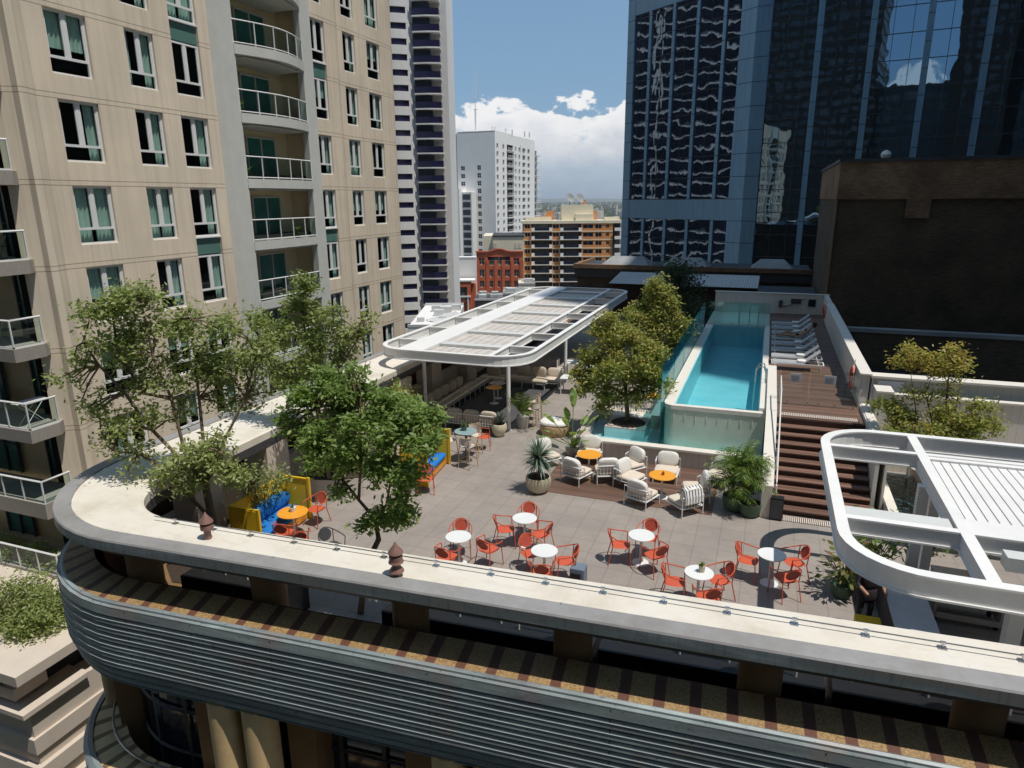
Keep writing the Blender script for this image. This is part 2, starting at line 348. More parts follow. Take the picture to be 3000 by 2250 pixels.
def leafmat(name, cols, trans=.35):
    m, t = mat(name)
    at = t.nodes.new('ShaderNodeAttribute'); at.attribute_name = 'tint'
    col = ramp(t, at.outputs['Fac'], [(i/(len(cols)-1), c) for i, c in enumerate(cols)])
    s = PB(t, col, .45, 0, .35)
    tr = t.nodes.new('ShaderNodeBsdfTranslucent'); c2 = mixc(t, .5, col, (.35, .5, .05)); t.links.new(c2, tr.inputs[0])
    mx = t.nodes.new('ShaderNodeMixShader'); mx.inputs[0].default_value = trans
    t.links.new(s.outputs[0], mx.inputs[1]); t.links.new(tr.outputs[0], mx.inputs[2]); out(t, mx.outputs[0]); return m
M['leaf_olive'] = leafmat('olive_leaf', [(.15, .18, .06), (.30, .35, .12), (.46, .49, .22)], .45)
M['leaf_green'] = leafmat('fresh_leaf', [(.09, .15, .04), (.21, .31, .08), (.38, .46, .18)], .45)
M['leaf_autumn'] = leafmat('bronze_green_leaf', [(.12, .16, .045), (.26, .29, .08), (.42, .41, .12), (.50, .34, .09)], .45)
M['leaf_palm'] = leafmat('palm_leaf', [(.05, .11, .015), (.14, .22, .04), (.24, .30, .07)], .25)
M['leaf_blue'] = leafmat('agave_leaf', [(.08, .13, .10), (.17, .24, .19), (.26, .33, .25)], .1)
M['leaf_red'] = leafmat('copper_leaf', [(.05, .09, .02), (.16, .17, .05), (.30, .14, .09)], .25)
M['leaf_dark'] = leafmat('dark_leaf', [(.012, .025, .01), (.03, .055, .018), (.05, .08, .03)], .2)

# ---------------------------------------------------------------- object helpers
def tag(o, label=None, cat=None, group=None, kind=None):
    if label: o['label'] = label
    if cat: o['category'] = cat
    if group: o['group'] = group
    if kind: o['kind'] = kind
    return o
def thing(name, label, cat, loc=(0, 0, 0), rz=0.0, group=None):
    o = bpy.data.objects.new(name, None); COL.objects.link(o); o.empty_display_size = .3
    o.location = loc; o.rotation_euler = (0, 0, rz); return tag(o, label, cat, group)
class MB:
    def __init__(s): s.v = []; s.f = []
    def add(s, vs, fs):
        b = len(s.v); s.v += [tuple(x) for x in vs]; s.f += [tuple(b+i for i in f) for f in fs]; return s
    def box(s, x0, y0, z0, x1, y1, z1):
        return s.add([(x0,y0,z0),(x1,y0,z0),(x1,y1,z0),(x0,y1,z0),(x0,y0,z1),(x1,y0,z1),(x1,y1,z1),(x0,y1,z1)],
                     [(3,2,1,0),(4,5,6,7),(0,1,5,4),(1,2,6,5),(2,3,7,6),(3,0,4,7)])
    def prism(s, pts, z0, z1):
        n = len(pts); return s.add([(x,y,z0) for x,y in pts]+[(x,y,z1) for x,y in pts],
            [tuple(range(n-1,-1,-1)), tuple(range(n,2*n))]+[(i,(i+1)%n,n+(i+1)%n,n+i) for i in range(n)])
    def quad(s, *p): return s.add(p, [tuple(range(len(p)))])
    def tube(s, pts, r, n=6, closed=False, r1=None):
        pts = [Vector(p) for p in pts]; k = len(pts); rings = []
        for i, p in enumerate(pts):
            a = pts[(i-1) % k] if (closed or i > 0) else p; b = pts[(i+1) % k] if (closed or i < k-1) else p
            d = (b-a).normalized(); up = Vector((0,0,1)) if abs(d.z) < .95 else Vector((0,1,0))
            e = d.cross(up).normalized(); g = e.cross(d)
            rr = r if r1 is None else r+(r1-r)*i/max(1,k-1)
            rings.append([p+(e*math.cos(2*math.pi*j/n)+g*math.sin(2*math.pi*j/n))*rr for j in range(n)])
        vs = [v for q in rings for v in q]; fs = []
        for i in range(k if closed else k-1):
            o = i*n; o2 = ((i+1) % k)*n
            fs += [(o+j, o+(j+1)%n, o2+(j+1)%n, o2+j) for j in range(n)]
        if not closed: fs += [tuple(range(n-1,-1,-1)), tuple((k-1)*n+j for j in range(n))]
        return s.add(vs, fs)
    def lathe(s, prof, cx=0, cy=0, n=24, z=0):
        vs = [(cx+r*math.cos(2*math.pi*j/n), cy+r*math.sin(2*math.pi*j/n), z+h) for r, h in prof for j in range(n)]
        k = len(prof); fs = [(i*n+j, i*n+(j+1)%n, (i+1)*n+(j+1)%n, (i+1)*n+j) for i in range(k-1) for j in range(n)]
        fs += [tuple(range(n-1,-1,-1)), tuple((k-1)*n+j for j in range(n))]
        return s.add(vs, fs)
    def loft(s, rings, closed=False, caps=False):
        n = len(rings[0]); vs = [v for r in rings for v in r]; fs = []
        for i in range(len(rings)-1):
            for j in range(n if closed else n-1):
                fs.append((i*n+j, i*n+(j+1)%n, (i+1)*n+(j+1)%n, (i+1)*n+j))
        if caps: fs += [tuple(range(n-1,-1,-1)), tuple((len(rings)-1)*n+j for j in range(n))]
        return s.add(vs, fs)
    def cushion(s, cx, cy, cz, sx, sy, sz, p=.35, nu=14, nv=8, tilt=0, rz=0):
        sg = lambda v, e: math.copysign(abs(v)**e, v)
        rings = []
        mt = Matrix.Rotation(rz, 3, 'Z') @ Matrix.Rotation(tilt, 3, 'X')
        for i in range(nv+1):
            a = -math.pi/2+math.pi*i/nv; ring = []
            for j in range(nu):
                b = 2*math.pi*j/nu
                v = Vector((sx/2*sg(math.cos(a), .5)*sg(math.cos(b), p), sy/2*sg(math.cos(a), .5)*sg(math.sin(b), p), sz/2*sg(math.sin(a), .75)))
                v = mt @ v; ring.append((cx+v.x, cy+v.y, cz+v.z))
            rings.append(ring)
        return s.loft(rings, closed=True, caps=True)
    def xform(s, mtx, start=0):
        for i in range(start, len(s.v)):
            v = mtx @ Vector(s.v[i]); s.v[i] = (v.x, v.y, v.z)
        return s
    def build(s, name, m, parent=None, world=True, smooth=False, bevel=0):
        me = bpy.data.meshes.new(name); me.from_pydata(s.v, [], s.f); me.update()
        if smooth:
            me.polygons.foreach_set('use_smooth', [True]*len(me.polygons))
        me.materials.append(M[m] if isinstance(m, str) else m)
        o = bpy.data.objects.new(name, me); COL.objects.link(o)
        if parent is not None:
            o.parent = parent
            if world and parent.parent is None and parent.type == 'EMPTY': o.location = -parent.location
        if smooth == 'auto' or smooth:
            md = o.modifiers.new('es', 'EDGE_SPLIT'); md.split_angle = R(38)
        if bevel:
            md = o.modifiers.new('bv', 'BEVEL'); md.width = bevel; md.segments = 2; md.limit_method = 'ANGLE'
        return o
def rename_seq(): pass
def copy_tree(o, parent=None):
    c = o.copy(); COL.objects.link(c)
    if parent is not None: c.parent = parent
    for ch in list(o.children): copy_tree(ch, c)
    return c
def place(proto, state, loc, rz, label, group=None):
    """first call uses the prototype itself, later calls copy it with all its parts"""
    if not state.get('used'): o = proto; state['used'] = True
    else: o = copy_tree(proto)
    o.location = loc; o.rotation_euler = (0, 0, rz); o['label'] = label
    if group: o['group'] = group
    return o
def struct(name, mb, m, **k):
    o = mb.build(name, m, None, **k); o['kind'] = 'structure'; return o
# ================================================================ facade tools
class Plane:
    """vertical facade: O = left end seen from outside, U runs to the viewer's right, Nn points out"""
    def __init__(s, O, ang):
        s.O = Vector((O[0], O[1], 0)); s.a = ang; s.U = Vector((math.cos(ang), math.sin(ang), 0)); s.N = Vector((s.U.y, -s.U.x, 0))
    def p(s, u, z, w=0.0):
        v = s.O + s.U*u + s.N*w; return (v.x, v.y, z)
def wall_open(mb, pl, u0, u1, z0, z1, ops, depth=.2):
    """flat wall with rectangular openings and their reveals; the opening face lies at w=0"""
    us = sorted({u0, u1, *[x for o in ops for x in (o[0], o[1])]}); us = [u for u in us if u0-1e-6 <= u <= u1+1e-6]
    for i in range(len(us)-1):
        a, b = us[i], us[i+1]; mid = (a+b)/2; zs = [(o[2], o[3]) for o in ops if o[0] < mid < o[1]]
        zs.sort(); cur = z0
        for lo, hi in zs:
            if lo > cur: mb.quad(pl.p(a, cur), pl.p(b, cur), pl.p(b, lo), pl.p(a, lo))
            cur = max(cur, hi)
        if cur < z1: mb.quad(pl.p(a, cur), pl.p(b, cur), pl.p(b, z1), pl.p(a, z1))
    for o in ops:
        a, b, lo, hi = o[:4]
        P4 = [(a, lo), (b, lo), (b, hi), (a, hi)]
        for k in range(4):
            (ua, za), (ub, zb) = P4[k], P4[(k+1) % 4]
            mb.quad(pl.p(ua, za), pl.p(ua, za, -depth), pl.p(ub, zb, -depth), pl.p(ub, zb))
def pbox(mb, pl, u0, u1, z0, z1, w0, w1):
    c = [pl.p(u, z, w) for z in (z0, z1) for (u, w) in ((u0, w1), (u1, w1), (u1, w0), (u0, w0))]
    return mb.add(c, [(3,2,1,0),(4,5,6,7),(0,1,5,4),(1,2,6,5),(2,3,7,6),(3,0,4,7)])
_wc = {}
def win_meshes(w, h, style):
    key = (round(w, 2), round(h, 2), style)
    if key in _wc: return _wc[key]
    f = MB(); g = MB(); c = MB()
    if style.startswith('case'):
        t = .075; lo = h*.27
        for a, b, c0, d in ((0, t, 0, h), (w-t, w, 0, h), (t, w-t, 0, t), (t, w-t, h-t, h), (t, w-t, lo-.04, lo+.05), (w/2-.07, w/2+.07, lo+.05, h-t)):
            f.box(a, -.03, c0, b, .05, d)
        for a in (t, w/2+.07):
            f.box(a, -.012, lo+.05, a+.045, .04, h-t); f.box(a+w/2-t-.115, -.012, lo+.05, a+w/2-t-.07, .04, h-t)
        f.box(0, -.125, -.06, w, .02, -.002)
        g.quad((t, .022, t), (w-t, .022, t), (w-t, .022, h-t), (t, .022, h-t))
        kind = style[-1]
        spans = {'0': [], '1': [(0.02, .28), (.72, .98)], '2': [(.72, .98)], '3': [(.02, .98)], '4': [(.02, .48), (.55, .98)], '5': [(.02, .98)], '6': [(.02, .35)], '7': [(.02, .98)], '8': [(.02, .16), (.84, .98)]}[kind]
        for a, b in spans:
            n = max(6, int((b-a)*w/.05)); pts = [(w*(a+(b-a)*i/n), .17+.035*math.sin(i*1.9+a*9)) for i in range(n+1)]
            z0 = {'5': h*.42, '7': h*.55}.get(kind, .05)
            if kind == '7': pts = [(x_, .16) for x_, _ in pts]
            for i in range(n): c.quad((*pts[i], z0), (*pts[i+1], z0), (*pts[i+1], h-.04), (*pts[i], h-.04))
    elif style == 'plain':
        t = .06
        for a, b, c0, d in ((0, t, 0, h), (w-t, w, 0, h), (t, w-t, 0, t), (t, w-t, h-t, h), (w/2-.03, w/2+.03, t, h-t)): f.box(a, -.02, c0, b, .05, d)
        g.box(t, .02, t, w-t, .028, h-t)
    elif style == 'grid':
        t = .09
        for a, b, c0, d in ((0, t, 0, h), (w-t, w, 0, h), (t, w-t, 0, t), (t, w-t, h-t, h), (t, w-t, h*.5-.05, h*.5+.05), (w/2-.05, w/2+.05, t, h-t)): f.box(a, -.02, c0, b, .05, d)
        g.box(t, .02, t, w-t, .028, h-t)
    elif style == 'arch':
        n = 10; r = w/2; pts = [(0, 0), (w, 0)]+[(r+r*math.cos(math.pi*i/n), h-r*.8+r*.8*math.sin(math.pi*i/n)) for i in range(n+1)]
        g.add([(x, .02, z) for x, z in pts], [tuple(range(len(pts)))])
        f.box(-.02, -.02, -.02, w+.02, .04, .08); f.box(w/2-.06, -.02, .08, w/2+.06, .03, h-.05); f.box(.0, -.02, h*.5, w, .03, h*.5+.1)
    elif style == 'flat':
        f.box(0, -.03, 0, w, .05, .10); g.box(0, .02, .1, w, .03, h)
    def me(mb, nm):
        x = bpy.data.meshes.new(nm); x.from_pydata(mb.v, [], mb.f); x.update(); return x
    _wc[key] = (me(f, 'window'), me(g, 'pane'), me(c, 'curtain') if c.v else None); return _wc[key]
_mm = {}
def add_window(parent, pl, u, z, w, h, style, w_off=-.15, fm='plain_white', gm='winglass', cm='curtain', name='window', loc0=None):
    a, b, c = win_meshes(w, h, style)
    def get(me, mn):
        k = (me.name, mn)
        if k not in _mm:
            q = me.copy() if me.materials else me
            q.materials.append(M[mn]) if not q.materials else q.materials.__setitem__(0, M[mn])
            _mm[k] = q
        return _mm[k]
    o = bpy.data.objects.new(name, get(a, fm)); COL.objects.link(o); o.parent = parent
    P = Vector(pl.p(u, z, w_off)) - parent.location; o.location = P; o.rotation_euler = (0, 0, pl.a)
    g = bpy.data.objects.new('pane', get(b, gm)); COL.objects.link(g); g.parent = o
    if c is not None:
        g = bpy.data.objects.new('curtain', get(c, cm)); COL.objects.link(g); g.parent = o
    return o

# ================================================================ beige apartment building (left)
XF = -23.8
ap = thing('apartment_building', 'beige rendered apartment building with white framed windows and a grey bay of balconies, far left', 'apartment building', (-30, 28, -40))
fa = Plane((XF, 0), math.pi/2)        # u = world y on the facade facing +x
rows = [HEAD0 + STOREY*k for k in range(3, -8, -1)]   # window head heights
wmb = MB(); wins = []; spand = []
def col_singles(y0, y1, zs=rows): return [(y0, y1, h-2.1, h) for h in zs]
def col_pairs(y0, y1, k0):
    o = []; i = 0
    while i < len(rows):
        ph = (i - k0) % 3
        if ph == 0 and i+1 < len(rows): o.append((y0, y1, rows[i+1]-2.1, rows[i])); spand.append((y0, y1, rows[i+1], rows[i]-2.1)); i += 2
        else: o.append((y0, y1, rows[i]-2.1, rows[i])); i += 1
    return o
segs = [(17.75, 26.35, [(18.5, 20.1), (21.7, 23.05)], (23.98, 25.5)), (33.2, 35.85, [], (33.42, 34.82))]
zb, zt = -40, 27
for a, b, singles, pair in segs:
    ops = [o for s_ in singles for o in col_singles(*s_)] + col_pairs(*pair, 2)
    wall_open(wmb, fa, a, b, zb, zt, ops, .22)
fa2 = Plane((XF-.25, 0), math.pi/2)
ops = [o for s_ in ((36.95, 38.2), (39.5, 41.0)) for o in col_singles(*s_)]
wall_open(wmb, fa2, 36.45, 41.75, zb, zt, ops, .22)
# slanted pilaster faces, corner and end wall, far rounded corner
def strip(mb, pts, z0, z1):
    for (x0, y0), (x1, y1) in zip(pts[:-1], pts[1:]): mb.quad((x0, y0, z0), (x1, y1, z0), (x1, y1, z1), (x0, y0, z1))
strip(wmb, [(XF-.5, 16.55), (XF+.0, 16.95), (XF+.25, 16.98), (XF+.25, 17.25), (XF, 17.75)], zb, zt)
strip(wmb, [(XF, 26.35), (XF+.02, 26.36)], zb, zt)
strip(wmb, [(XF, 35.85), (XF-.25, 36.45)], zb, zt)
cx, cy, rr = XF-.25-3.2, 41.75, 3.2
strip(wmb, [(cx+rr*math.cos(t), cy+rr*math.sin(t)) for t in [i*math.pi/2/8 for i in range(9)]], zb, zt)
strip(wmb, [(cx, cy+rr), (-45, cy+rr)], zb, zt)
wmb.prism([(-45, 16.6), (XF-.5, 16.6), (XF-.5, cy+2.9), (-45, cy+2.9)], zt-.3, zt+.2)
wall = wmb.build('wall', 'beige', ap)
imb = MB(); imb.quad((XF-1.5, 17, zb), (XF-1.5, 41.8, zb), (XF-1.5, 41.8, zt), (XF-1.5, 17, zt))
for y in (21, 23.5, 26, 33.4, 35.5, 38.9, 41.6):
    imb.quad((XF-1.5, y, zb), (XF-.3, y, zb), (XF-.3, y, zt), (XF-1.5, y, zt))
for h_ in rows: imb.box(XF-1.5, 17.2, h_+.1, XF-.3, 41.6, h_+.7)
imb.build('room_interior', 'interior', ap)
rw = random.Random(3)
styles = ['case0', 'case1', 'case2', 'case3', 'case3', 'case4', 'case5', 'case2', 'case6']
known = {(0, 3): '5', (0, 2): '5', (1, 3): '1', (1, 2): '1', (0, 4): '2', (1, 4): '2', (2, 4): '2', (0, 5): '4', (1, 5): '4', (2, 5): '2', (2, 3): '0'}
for ci, (y0, y1, pl, off) in enumerate([(18.5, 20.1, fa, 0), (21.7, 23.05, fa, 0), (23.98, 25.5, fa, 0), (33.42, 34.82, fa, 0), (36.95, 38.2, fa2, 0), (39.5, 41.0, fa2, 0)]):
    for ri, h_ in enumerate(rows):
        if h_ > 24 or h_ < -6: continue
        st = 'case'+known.get((ci, ri), rw.choice('01223345567788'))
        add_window(ap, pl, y0, h_-2.1, y1-y0, 2.1, st, -.13)
for y0, y1, z0, z1 in spand:
    if z0 > 24 or z1 < -8: continue
    s_ = MB(); pbox(s_, fa, y0, y1, z0+.05, z1-.09, -.16, -.11); s_.build('spandrel_panel', 'spandrel', ap)
# grey balcony bay  y 26.35 .. 33.2
bm = MB(); bx = XF+.28
def bay_ops():
    return [(27.35, 32.3, rows[i+1]+.45 if i+1 < len(rows) else rows[i]-2.5, rows[i]) for i in range(len(rows))]
fb = Plane((bx, 0), math.pi/2)
wall_open(bm, fb, 26.35, 33.2, zb, zt, bay_ops(), .35)
strip(bm, [(XF-.15, 26.0), (bx, 26.35)], zb, zt); strip(bm, [(bx, 33.2), (XF-.1, 33.5)], zb, zt)
bm.build('balcony_bay', 'greyrender', ap)
bk = MB(); bk.quad((XF-1.4, 27.0, zb), (XF-1.4, 32.6, zb), (XF-1.4, 32.6, zt), (XF-1.4, 27.0, zt))
for y in (27.0, 32.6): bk.quad((XF-1.4, y, zb), (bx-.3, y, zb), (bx-.3, y, zt), (XF-1.4, y, zt))
bk.box(XF-1.4, 28.0, zb, XF-.9, 28.5, zt)
bk.build('recess_wall', 'brownwall', ap)
for i, h_ in enumerate(rows[:-1]):
    if h_ > 24 or h_ < -6: continue
    zf = rows[i+1]+.45
    bow = max(0.0, (h_-9.5)*.085) if h_ > 9.5 else .06
    n = 10; edge = [(bx+.04+bow*math.sin(math.pi*k/n), 27.3+5.05*k/n) for k in range(n+1)]
    sl_ = MB(); sl_.prism([(XF-1.4, 27.3)]+edge+[(XF-1.4, 32.35)], zf-.42, zf); b_ = sl_.build('balcony_slab', 'greyrender', ap)
    MB().prism([(XF-1.35, 27.4)]+[(x-.12, y) for x, y in edge[1:-1]]+[(XF-1.35, 32.2)], rows[i]-.06, rows[i]-.02).build('soffit', 'ceiling', b_, world=False)
    rl = MB(); ed = [(x-.06, y, 0) for x, y in edge]
    rl.tube([(x, y, zf+1.02) for x, y, _ in ed], .032, 5); rl.tube([(x, y, zf+.08) for x, y, _ in ed], .022, 4)
    for k in range(0, n+1, 2): x, y, _ = ed[k]; rl.box(x-.022, y-.022, zf, x+.022, y+.022, zf+1.02)
    r_ = rl.build('railing', 'plain_white', ap)
    gl = MB()
    for k in range(n): (x0, y0, _), (x1, y1, _) = ed[k], ed[k+1]; gl.quad((x0, y0, zf+.1), (x1, y1, zf+.1), (x1, y1, zf+.98), (x0, y0, zf+.98))
    gl.build('glass_panel', 'railglass', r_, world=False)
    d_ = MB(); d_.box(XF-1.39, 29.4, zf, XF-1.35, 31.5, zf+2.1); dd = d_.build('balcony_door', 'doorglass', ap)
    fr = MB(); 
    for y in (29.36, 30.42, 31.48): fr.box(XF-1.36, y, zf, XF-1.3, y+.06, zf+2.12)
    fr.box(XF-1.36, 29.36, zf+2.06, XF-1.29, 31.54, zf+2.14); fr.build('door_frame', 'greyrender', dd, world=False)
    if i in (3, 5, 6, 4):
        pt = MB(); yy = 27.8 if i != 5 else 31.2
        pt.lathe([(.12, 0), (.17, .3)], XF-.1, yy, 10, zf)
        for k in range(26):
            a = k*2.4; l_ = .12+.25*rnd.random(); pt.quad((XF-.1, yy, zf+.3), (XF-.1+.08*math.cos(a), yy+.08*math.sin(a), zf+.3+l_*.6), (XF-.1+l_*math.cos(a), yy+l_*math.sin(a), zf+.3+l_), (XF-.1+.1*math.cos(a+.5), yy+.1*math.sin(a+.5), zf+.32+l_*.5))
        pt.build('potted_plant', 'leaf_green', ap)
# end balconies facing the viewer, at the left edge
em = MB(); em.quad((-45, 17.6, zb), (-24.6, 17.6, zb), (-24.6, 17.6, zt), (-45, 17.6, zt)); em.quad((-24.6, 17.6, zb), (XF-.5, 16.6, zb), (XF-.5, 16.6, zt), (-24.6, 17.6, zt))
em.build('end_wall', 'brownwall', ap)
for i in range(1, 11):
    zf = HEAD0+STOREY*(2-i)+.44
    if zf > 22: continue
    sb = MB(); sb.prism([(-44, 15.35), (XF, 15.35), (XF, 16.45), (XF-.4, 17.0), (-44, 17.0)], zf-.44 if i < 9 else zf-1.2, zf+.02 if i < 8 else zf+.16)
    sb.build('balcony_slab', 'balcslab', ap)
    rl = MB()
    pth = [(-44, 15.42), (XF-.07, 15.42), (XF-.07, 16.5)]
    rl.tube([(x, y, zf+1.0) for x, y in pth], .04, 5); rl.box(-44, 15.4, zf+.02, XF-.05, 15.44, zf+.08); rl.box(XF-.09, 15.42, zf+.02, XF-.05, 16.5, zf+.08)
    for k in range(0, 12): rl.box(XF-.1-1.05*k, 15.4, zf+.02, XF-.05-1.05*k, 15.44, zf+1.0)
    rl.box(XF-.09, 16.46, zf, XF-.04, 16.5, zf+1.0)
    r_ = rl.build('railing', 'plain_white', ap)
    g_ = MB(); g_.quad((-44, 15.42, zf+.1), (XF-.07, 15.42, zf+.1), (XF-.07, 15.42, zf+.96), (-44, 15.42, zf+.96)); g_.quad((XF-.07, 15.42, zf+.1), (XF-.07, 16.48, zf+.1), (XF-.07, 16.48, zf+.96), (XF-.07, 15.42, zf+.96))
    g_.build('glass_panel', 'railglass', r_, world=False)
    for x0, x1 in ((-26.3, -24.75), (-29.6, -28.0), (-32.9, -31.0)):
        dd = MB().box(x0, 17.5, zf, x1, 17.56, zf+2.25).build('balcony_door', 'doorglass', ap)
        fr = MB()
        for x in (x0, (x0+x1)/2, x1-.06): fr.box(x, 17.42, zf, x+.06, 17.49, zf+2.25)
        fr.box(x0, 17.42, zf+1.2, x1, 17.47, zf+1.24); fr.build('door_frame', 'darkmetal', dd, world=False)
# things standing on the end balconies
zf = HEAD0+STOREY*(2-7)+.44
wm = thing('washing_machine', 'white front loading washing machine on the balcony beside the rounded roof ledge', 'washing machine', (-28.3, 16.9, zf))
MB().box(-28.65, 16.6, zf+.02, -27.95, 17.2, zf+.9).build('body', 'plain_white', wm)
b_ = MB(); b_.lathe([(.2, 0), (.2, .03)], 0, 0, 16); b_.xform(Matrix.Translation((-28.3, 16.6, zf+.5)) @ Matrix.Rotation(R(90), 4, 'X')); b_.build('door', 'black', wm)
ib = thing('ironing_board', 'folded white ironing board standing on the left balcony behind the rail', 'ironing board', (-24.6, 16.0, zf))
b_ = MB(); b_.cushion(-24.55, 16.0, zf+.9, .4, 1.15, .06); b_.build('board', 'towel', ib, smooth=True)
b_ = MB()
for s_ in (-.18, .18): b_.tube([(-24.55+s_, 15.6, zf+.02), (-24.55+s_, 16.4, zf+.87)], .014, 5); b_.tube([(-24.55+s_, 16.4, zf+.02), (-24.55+s_, 15.6, zf+.87)], .014, 5)
b_.build('legs', 'plain_white', ib)
for k, (z_, x_) in enumerate(((5, -25.1), (6, -25.4))):
    zq = HEAD0+STOREY*(2-z_)+.44
    dr = thing('deck_chair', ['dark folding chair on the upper left balcony beside the glass rail', 'folding chair with crossed legs on the balcony above the washing machine'][k], 'folding chair', (x_, 16.3, zq))
    b_ = MB()
    for y in (16.05, 16.5): b_.tube([(x_-.25, y, zq+.02), (x_+.3, y, zq+.85)], .018, 5); b_.tube([(x_+.25, y, zq+.02), (x_-.3, y, zq+.5)], .018, 5)
    b_.build('frame', 'steel', dr); MB().box(x_-.28, 16.05, zq+.44, x_+.18, 16.5, zq+.47).build('seat', 'darkmetal', dr)

# ================================================================ lower stepped building at the bottom left
lo = thing('terraced_building', 'cream stepped building with planters and projecting ledges at the bottom left corner', 'building', (-24, 11, -40))
lm = MB(); xr = -20.15
lm.box(-40, 11.3, -40, xr, 26, -6.62)
for zz, o_ in ((-7.55, .10), (-8.55, .18), (-9.6, .26), (-10.8, .34)): lm.box(-40, 11.3-o_, zz-.55, xr+o_, 26, zz)
lm.build('wall', 'concrete', lo)
lj = MB()
for k in range(8): lj.box(-40, 11.27, -11.5-.6*k, xr+.03, 26, -11.53-.6*k)
lj.build('joint_lines', 'dark', lo)
MB().box(-40, 11.0, -5.42, -19.9, 26, -5.08).build('roof_slab', 'concrete', lo)
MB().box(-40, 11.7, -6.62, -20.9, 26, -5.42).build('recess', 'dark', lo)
MB().box(-22.4, 11.0, -6.617, -19.95, 13.2, -6.45).box(-20.3, 13.9, -6.617, -19.8, 16.0, -6.45).build('upper_ledge', 'concrete', lo)
b_ = MB(); b_.box(-22.6, 11.25, -6.3, -20.6, 12.3, -5.9); b_.build('planter_box', 'stucco', lo)

# ================================================================ far buildings helpers
def px_dir(px, py=583):
    v = _fw + _r2*((px-1500)/2000.) + _u2*(-(py-1125)/2000.); return v
def at(px, py, Y):
    v = px_dir(px, py); k = Y/v.y; return Vector((v.x*k, Y, CAMZ+v.z*k))
VR = Vector((math.cos(YAW), math.sin(YAW), 0))        # screen-parallel direction on plan
def facing(px, dist):
    v = px_dir(px); n = math.hypot(v.x, v.y); return Vector((v.x/n*dist, v.y/n*dist, 0))
def frame_plane(px, dist):
    """facade parallel to the picture at horizontal distance; u=0 at pixel px; returns plane and metres per source pixel"""
    P = facing(px, dist); pl = Plane((P.x, P.y), YAW); dep = P.x*_f0[0]+P.y*_f0[1]
    return pl, dep
def uz(pl, dep, px, py):
    v = px_dir(px, py); k = dep/(v.x*_f0[0]+v.y*_f0[1]); q = Vector((v.x*k, v.y*k, 0))-pl.O
    return q.dot(pl.U), CAMZ+v.z*k

# ---------------------------------------------------------------- striped round tower with navy bands
pt, dp = frame_plane(1180, 158)
st = thing('striped_tower', 'tall white residential tower with navy ribbon windows and stacked black balconies behind the beige building', 'tower', (pt.O.x, pt.O.y, -40))
def path_round():
    # plan path (u, w): curved front, from the left flank round to the balcony stack
    c = (-3.2, -12.5); r = 13.0
    return [(c[0]+r*math.sin(t), c[1]+r*math.cos(t)) for t in [R(a) for a in range(-100, 34, 6)]]
PR = path_round(); H0 = 8.5+583/2071*158+12; FH = 3.0
n_fl = 32; topz = 8.5 + 3.0*22
core = MB(); wtop = topz
pw = lambda u, w, z: pt.p(u, z, w)
core.loft([[pw(u, w, z) for u, w in PR] for z in (-40, wtop)]); 
core.build('core_wall', 'palewall', st)
zoff = uz(pt, dp, 1180, 28)[1]   # a window band centre
bands = []
zc = zoff
zs = [zoff - FH*k for k in range(-3, 26)]
sp = MB()
for z_ in zs:
    ring = lambda o, zz: [pw(u+(u+3.2)/13*o, w+(w+12.5)/13*o, zz) for u, w in PR]
    sp.loft([ring(0.0, z_+.62), ring(.28, z_+.62), ring(.28, z_+FH-.62), ring(0.0, z_+FH-.62)])
sp.build('spandrel_bands', 'palewall', st)
# ribbon windows between piers, individually
def arc_panel(mb, t0, t1, z0, z1, o, n=4):
    P_ = [(-3.2+(13+o)*math.sin(R(t0+(t1-t0)*i/n)), -12.5+(13+o)*math.cos(R(t0+(t1-t0)*i/n))) for i in range(n+1)]
    mb.loft([[pw(u, w, z) for u, w in P_] for z in (z0, z1)])
bays = [(-34, -18), (-14, -3.5), (1.0, 24.5)]
for z_ in zs[2:]:
    for a, b in bays[1:]:
        mb = MB(); arc_panel(mb, a, b, z_-.6, z_+.6, .05); w_ = mb.build('window', 'navyglass', st)
mb = MB()
for z_ in zs: arc_panel(mb, -95, -18, z_-.6, z_+.6, .05, 14)
mb.build('ribbon_windows', 'navyglass', st)
pm = MB()
for a, b in ((-18, -14), (-3.5, 1.0), (24.5, 28)): arc_panel(pm, a, b, -40, wtop, .26, 2)
pm.build('piers', 'palewall', st)
# balcony stack
bu0, bu1 = 3.6, 9.3
rm = MB(); rm.add([pw(bu0, -2.2, -40), pw(bu1+1.3, -2.2, -40), pw(bu1+1.3, -2.2, wtop), pw(bu0, -2.2, wtop)], [(0,1,2,3)])
rm.add([pw(bu1+1.3, -2.2, -40), pw(bu1+1.3, -20, -40), pw(bu1+1.3, -20, wtop), pw(bu1+1.3, -2.2, wtop)], [(0,1,2,3)])
rm.build('side_wall', 'creamfar' if False else 'palewall2', st)
for z_ in zs[2:]:
    s_ = MB(); s_.prism([pw(bu0, -2.2, 0)[:2], pw(bu0, .1, 0)[:2], pw(bu0+3, .45, 0)[:2], pw(bu1, .1, 0)[:2], pw(bu1, -2.2, 0)[:2]], z_-1.35, z_-1.05)
    b_ = s_.build('balcony', 'palewall', st)
    g_ = MB(); P_ = [(bu0, .05), (bu0+3, .4), (bu1-.05, .05), (bu1-.05, -2.0)]
    g_.loft([[pw(u, w, zz) for u, w in P_] for zz in (z_-1.05, z_+.25)]); g_.build('balustrade', 'navyglass', b_, world=False)
    d_ = MB(); pbox(d_, pt, bu0+.05, bu0+3.6, z_-1.0, z_+1.45, -2.2, -.4); d_.build('door', 'farglass', b_, world=False)
